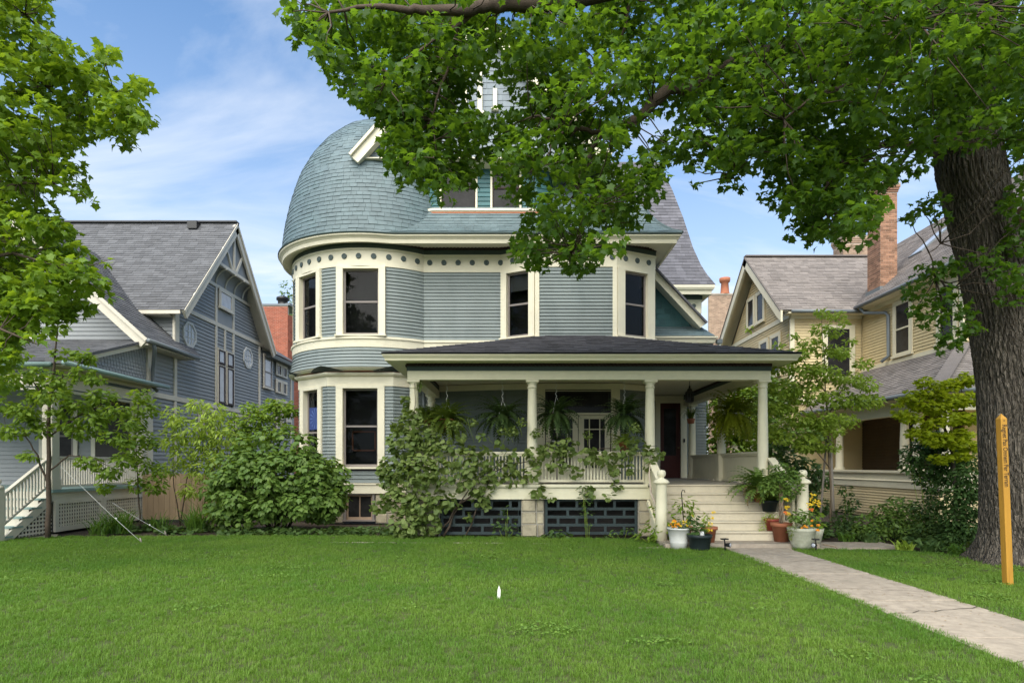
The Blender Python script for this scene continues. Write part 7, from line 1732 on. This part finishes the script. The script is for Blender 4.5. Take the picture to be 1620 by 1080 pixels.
q = p + Vector((0, 0, 0.82)); pot(q, 0.16, 0.12, 0.24, 'white_pot', t); fronds(40, q + Vector((0, 0, 0.2)), 0.45, 0.05, 1.2, (0, 70)).build('foliage', M['fern_dark'], t, kind='stuff')

def flowers(cs, n, size, parent, m, name='flower'):
    k = n // max(1, len(cs))
    for c, r in cs:
        for _ in range(max(1, k)):
            d = Vector((random.gauss(0, 1), random.gauss(0, 1), random.gauss(0, 0.6))).normalized() * random.random() ** 0.4 * r; p_ = Vector(c) + d; mb = MB(); tilt = Vector((random.gauss(0, 0.4), -0.6, 0.8)).normalized(); a = tilt.orthogonal().normalized(); b = tilt.cross(a)
            vs = [p_]
            for i in range(10):
                t_ = 2 * math.pi * i / 10; rr = size * (1 if i % 2 == 0 else 0.55); vs.append(p_ + a * math.cos(t_) * rr + b * math.sin(t_) * rr + tilt * size * 0.3)
            mb.add(vs, [(0, 1 + i, 1 + (i + 1) % 10) for i in range(10)]).build(name, M[m], parent)
def herb(parent, cs, size, dens, m, tmpl=OVAL, name='foliage', **kw):
    leaves(parent, tmpl, *clump_leaves([(Vector(c), r if hasattr(r, '__len__') else (r, r, r), 1) for c, r in cs], dens * 2.2, size * 1.1, **kw), M[m], name=name)
# left of the stairs
p = at(1074, 868, 12.35); p.z = 0.008
t = thing('flower_pot', 'large white ribbed pot of orange and yellow flowers left of the steps', 'potted plant', p, 'pots around the porch steps')
MB().lathe([(0.0, 0), (0.155, 0), (0.165, 0.10), (0.17, 0.11), (0.175, 0.125), (0.17, 0.14), (0.22, 0.375), (0.235, 0.38), (0.24, 0.405), (0.225, 0.41), (0.205, 0.37), (0, 0.36)], p, 32).build('pot', M['white_pot'], t)
MB().lathe([(0.0, 0.372), (0.206, 0.366)], p, 20).build('soil', M['soil'], t)
herb(t, [(p + Vector((-0.07, -0.03, 0.42)), (0.14, 0.14, 0.06)), (p + Vector((0.10, 0, 0.42)), (0.10, 0.12, 0.05))], 0.055, 0.8, 'ground_leaf')
flowers([(p + Vector((-0.07, -0.06, 0.49)), 0.12)], 16, 0.034, t, 'orange_flower'); flowers([(p + Vector((-0.15, -0.06, 0.46)), 0.08), (p + Vector((0.06, -0.08, 0.46)), 0.09)], 14, 0.030, t, 'yellow_flower')
p = at(1107, 872, 12.15); p.z = 0.008
t = thing('flower_pot', 'dark plastic pot of mixed herbs in front of the steps', 'potted plant', p, 'pots around the porch steps')
MB().lathe([(0.0, 0), (0.165, 0), (0.185, 0.04), (0.215, 0.235), (0.232, 0.24), (0.238, 0.30), (0.22, 0.30), (0.205, 0.26), (0, 0.25)], p, 32).build('pot', M['black_pot'], t)
MB().lathe([(0.0, 0.262), (0.206, 0.256)], p, 20).build('soil', M['soil'], t)
herb(t, [(p + Vector((-0.06, 0, 0.46)), (0.10, 0.1, 0.12)), (p + Vector((-0.12, 0.02, 0.62)), (0.10, 0.08, 0.07)), (p + Vector((0.02, 0.03, 0.4)), 0.1), (p + Vector((-0.14, 0, 0.36)), 0.09)], 0.085, 0.8, 'ground_leaf', LOBED)
herb(t, [(p + Vector((0.10, 0.04, 0.45)), (0.08, 0.08, 0.12)), (p + Vector((0.12, 0.04, 0.62)), (0.06, 0.06, 0.10))], 0.06, 1.6, 'light_leaf', NEEDLE)
flowers([(p + Vector((0.19, -0.03, 0.38)), 0.06), (p + Vector((0.20, 0, 0.50)), 0.06), (p + Vector((0.235, 0, 0.62)), 0.05), (p + Vector((0.26, 0, 0.72)), 0.04)], 36, 0.020, t, 'yellow_flower')
MB().tube([p + Vector((0.03, -0.05, 0.25)), p + Vector((0.03, -0.05, 0.36))], [0.045, 0.035], 12).build('plant_marker', M['white_pot'], t)
p = at(1122, 845, 12.72); p.z = 0.09
t = thing('flower_pot', 'tilted terracotta pot half hidden behind the dark pot by the steps', 'potted plant', p, 'pots around the porch steps')
pot(p, 0.145, 0.10, 0.31, 'terracotta', t); herb(t, [(p + Vector((-0.03, 0, 0.34)), 0.09)], 0.06, 0.6, 'sapling_leaf')
p = at(1082, 838, 12.9); p.z = 0.09
t = thing('flower_pot', 'pot of drooping leafy fern with a black hook beside the left newel', 'potted plant', p, 'pots around the porch steps')
pot(p, 0.16, 0.12, 0.30, 'terracotta', t)
herb(t, [(p + Vector((0.02, 0, 0.78)), (0.22, 0.16, 0.14)), (p + Vector((0.15, 0, 0.66)), (0.20, 0.15, 0.10)), (p + Vector((-0.04, 0, 0.62)), (0.16, 0.14, 0.16)), (p + Vector((0.02, 0, 0.44)), (0.14, 0.1, 0.12))], 0.15, 1.0, 'sapling_leaf', LANCE, droop=1.1, shell=0.2)
MB().tube([p + Vector((0, 0, 0.3)), p + Vector((-0.05, 0, 0.98)), p + Vector((-0.03, 0, 1.04)), p + Vector((0.01, 0, 1.03)), p + Vector((0.02, 0, 0.99))], 0.010, 6).build('hook', M['black'], t)
flowers([(p + Vector((0.05, -0.2, 0.42)), 0.08), (p + Vector((0.08, -0.2, 0.50)), 0.05)], 14, 0.022, t, 'yellow_flower')
# right of the stairs
def step_z(k): return 1.2 - 0.185 * k
p = at(1236, 846, 12.82); p.z = 0.09
t = thing('potted_tree', 'small tree with twisted stem in a terracotta pot at the right of the steps', 'potted plant', p, 'pots around the porch steps')
pot(p, 0.19, 0.135, 0.38, 'terracotta', t)
for ph in (0, 2.1, 4.2):
    MB().tube([p + Vector((0.028 * math.cos(ph + i * 0.9), 0.028 * math.sin(ph + i * 0.9), 0.36 + i * 0.075)) for i in range(12)], [0.020] * 10 + [0.016, 0.012], 7).build('stem', M['bark_pale'], t)
herb(t, [(p + Vector((0.0, 0, 1.25)), (0.30, 0.26, 0.16)), (p + Vector((-0.22, 0, 1.12)), (0.24, 0.22, 0.16)), (p + Vector((0.20, 0, 1.10)), (0.24, 0.2, 0.16)), (p + Vector((0.02, 0, 1.45)), (0.26, 0.22, 0.14)), (p + Vector((0.26, 0.02, 1.32)), (0.2, 0.18, 0.14)), (p + Vector((0.1, 0, 0.95)), (0.18, 0.16, 0.12))], 0.075, 1.0, 'bush_leaf', OVAL, shell=0.1)
p = at(1222, 820, 13.15); p.z = step_z(5)
t = thing('flower_pot', 'bright red plastic pot with trailing plant on the lowest steps', 'potted plant', p, 'pots around the porch steps')
pot(p, 0.15, 0.11, 0.25, 'red_plastic', t)
herb(t, [(p + Vector((-0.12, -0.06, 0.30)), (0.12, 0.1, 0.08)), (p + Vector((-0.24, -0.10, 0.12)), (0.08, 0.06, 0.18)), (p + Vector((0.04, 0, 0.3)), (0.12, 0.1, 0.06))], 0.05, 1.0, 'light_leaf', LANCE, droop=1.2)
p = at(1217, 793, 13.5); p.z = step_z(3)
t = thing('flower_pot', 'dark pot among ferns on the middle steps at the right', 'potted plant', p, 'pots around the porch steps')
pot(p, 0.17, 0.13, 0.24, 'black_pot', t)
fronds(46, p + Vector((0, 0, 0.22)), 0.62, 0.06, 0.9, (25, 85)).build('foliage', M['fern_leaf'], t, kind='stuff')
herb(t, [(p + Vector((0.16, 0, 0.42)), (0.2, 0.18, 0.14)), (p + Vector((0.0, 0, 0.5)), 0.16)], 0.09, 0.8, 'bush_leaf')
p = at(1202, 785, 13.78); p.z = step_z(2)
t = thing('flower_pot', 'terracotta pot with a big arching fern on the upper steps', 'potted plant', p, 'pots around the porch steps')
pot(p, 0.15, 0.11, 0.26, 'terracotta', t)
fronds(110, p + Vector((0.02, 0, 0.24)), 0.85, 0.08, 0.9, (20, 85)).build('foliage', M['bush_leaf'], t, kind='stuff')
fronds(14, p + Vector((-0.02, -0.05, 0.24)), 0.6, 0.04, 1.2, (0, 60)).build('dry_fronds', M['dry_leaf'], t, kind='stuff')
p = at(1268, 866, 12.35); p.z = 0.012
t = thing('flower_urn', 'large mossy pale urn with yellow and orange flowers beside the path', 'potted plant', p, 'pots around the porch steps')
MB().lathe([(0.0, 0), (0.17, 0), (0.185, 0.06), (0.225, 0.18), (0.25, 0.30), (0.255, 0.305), (0.252, 0.33), (0.262, 0.335), (0.268, 0.40), (0.25, 0.405), (0.235, 0.37), (0, 0.36)], p, 32).build('pot', M['pale_urn'], t)
MB().lathe([(0.0, 0.372), (0.235, 0.366)], p, 20).build('soil', M['soil'], t)
herb(t, [(p + Vector((-0.16, -0.08, 0.42)), (0.13, 0.12, 0.08)), (p + Vector((-0.24, -0.08, 0.32)), (0.06, 0.08, 0.12)), (p + Vector((0.0, -0.05, 0.42)), (0.12, 0.1, 0.05))], 0.06, 0.9, 'fern_leaf', LANCE, droop=1.0)
herb(t, [(p + Vector((0.10, 0.05, 0.60)), (0.22, 0.18, 0.14)), (p + Vector((-0.06, 0.08, 0.62)), (0.14, 0.12, 0.14))], 0.095, 0.95, 'bush_leaf', OVAL)
for (dx, dz) in ((0.12, 0.55), (0.2, 0.8), (0.26, 0.95), (0.3, 0.85)): MB().tube([p + Vector((0.1, 0.05, 0.4)), p + Vector((dx, 0.05, dz))], 0.005, 5).build('stem', M['light_leaf'], t)
flowers([(p + Vector((0.17, 0, 0.86)), 0.08), (p + Vector((0.25, 0, 0.92)), 0.09), (p + Vector((0.30, 0, 0.84)), 0.08), (p + Vector((0.24, 0.02, 1.04)), 0.05), (p + Vector((-0.25, 0.1, 0.80)), 0.05), (p + Vector((-0.24, 0.1, 0.95)), 0.05), (p + Vector((-0.22, 0.1, 0.66)), 0.05)], 84, 0.024, t, 'yellow_flower')
flowers([(p + Vector((0.17, -0.04, 0.76)), 0.05), (p + Vector((-0.27, 0.05, 0.70)), 0.05)], 9, 0.032, t, 'red_flower'); flowers([(p + Vector((0.22, -0.12, 0.47)), 0.10), (p + Vector((0.24, -0.15, 0.36)), 0.05), (p + Vector((-0.02, -0.2, 0.42)), 0.06)], 18, 0.036, t, 'orange_flower')
p = at(1285, 861, 12.65); p.z = 0.012
t = thing('flower_urn', 'second pale urn tucked behind the mossy one beside the path', 'potted plant', p, 'pots around the porch steps')
MB().lathe([(0.0, 0), (0.14, 0), (0.20, 0.28), (0.22, 0.36), (0.2, 0.36), (0.19, 0.33), (0, 0.32)], p, 28).build('pot', M['pale_urn'], t)
herb(t, [(p + Vector((0.05, 0, 0.42)), (0.16, 0.14, 0.1)), (p + Vector((0.1, 0, 0.62)), (0.1, 0.1, 0.1))], 0.09, 0.8, 'sapling_leaf', OVAL)

# spotlights on stakes at the path
for x, y, Y, hd, lab in ((1147, 878, 12.0, 1, 'small black garden spotlight at the left edge of the path'), (1291, 872, 11.95, -1, 'black garden spotlight with its panel bent over at the right edge of the path')):
    p = at(x, y, Y); p.z = 0; t = thing('garden_spotlight', lab, 'spotlight', p, 'garden spotlights by the path')
    MB().tube([p, p + Vector((0, 0, 0.13))], 0.015, 8).build('stake', M['black'], t)
    c = p + Vector((0.035 * hd, -0.02, 0.125)); d = Vector((0.75 * hd, -0.65, 0.05)).normalized()
    MB().tube([c - d * 0.05, c + d * 0.02, c + d * 0.06, c + d * 0.062], [0.028, 0.04, 0.048, 0.048], 14).build('lamp_head', M['black'], t)
    MB().tube([c + d * 0.063, c + d * 0.066], [0.038, 0.036], 14).build('lens', M['pane_pale'], t)
    MB().tube([p + Vector((0, 0, 0.13)), p + Vector((-0.01, 0, 0.22))], 0.012, 8).build('bracket', M['black'], t)
    m2 = MB(frame(p + Vector((-0.01, 0, 0.235)), (1, 0.2 * hd, 0)))
    m2.box(-0.06, -0.05, -0.012, 0.06, 0.05, 0.012); m2.build('solar_panel', M['black'], t)
p = at(1300, 866, 12.1); p.z = 0.02
t = thing('fallen_stake', 'fallen brown handled garden stake lying beside the right spotlight', 'tool', p)
MB().tube([p + Vector((0.02, 0, 0.10)), p + Vector((0.24, -0.05, 0.06)), p + Vector((0.27, -0.06, 0.02))], 0.012, 8).build('handle', M['bark_pale'], t)
# white marker flag on the lawn
p = at(789, 947, 7.75); p.z = 0
t = thing('lawn_marker', 'small white marker flag standing in the middle of the lawn', 'marker', p)
MB().prism([p + Vector((-0.020, 0, -0.01)), p + Vector((0.020, 0.004, -0.01)), p + Vector((0.022, 0.004, 0.11)), p + Vector((0.002, 0, 0.165)), p + Vector((-0.014, -0.002, 0.11))], (0, 0.006, 0)).build('flag', M['white'], t)
MB().tube([p + Vector((0, 0.01, -0.02)), p + Vector((0, 0.01, 0.13))], 0.003, 5).build('wire', M['white'], t)

# ochre prayer post with its lettering
p = Vector((6.72, 8.62, 0))
t = thing('peace_pole', 'ochre wooden post with dark vertical lettering in front of the big maple trunk', 'post', p)
fr = Matrix.Translation(p) @ Matrix.Rotation(R(-2.3), 4, 'Y') @ Matrix.Rotation(R(3), 4, 'Z')
w = 0.045
MB(fr).add([(-w, -w, -0.05), (w, -w, -0.05), (w, w, -0.05), (-w, w, -0.05), (-w, -w, 2.27), (w, -w, 2.27), (w, w, 2.27), (-w, w, 2.27), (0, 0, 2.345)], [(3, 2, 1, 0), (0, 1, 5, 4), (1, 2, 6, 5), (2, 3, 7, 6), (3, 0, 4, 7), (4, 5, 8), (5, 6, 8), (6, 7, 8), (7, 4, 8)]).build('post', M['ochre'], t, bevel=0.004)
rot = Matrix(((0, 1, 0), (0, 0, -1), (-1, 0, 0))).to_4x4()
text_obj('lettering', 'Regnet Pax Omnem Per Terram', 0.092, fr @ Matrix.Translation((0, -w - 0.0005, 2.19)) @ rot @ Matrix.Scale(0.70, 4, (1, 0, 0)), M['print'], t, ext=0.001)
MB(fr).prism([(-0.012, -w - 0.001, 2.235), (0.012, -w - 0.001, 2.235), (0, -w - 0.001, 2.255)], (0, 0.002, 0)).build('emblem', M['print'], t)
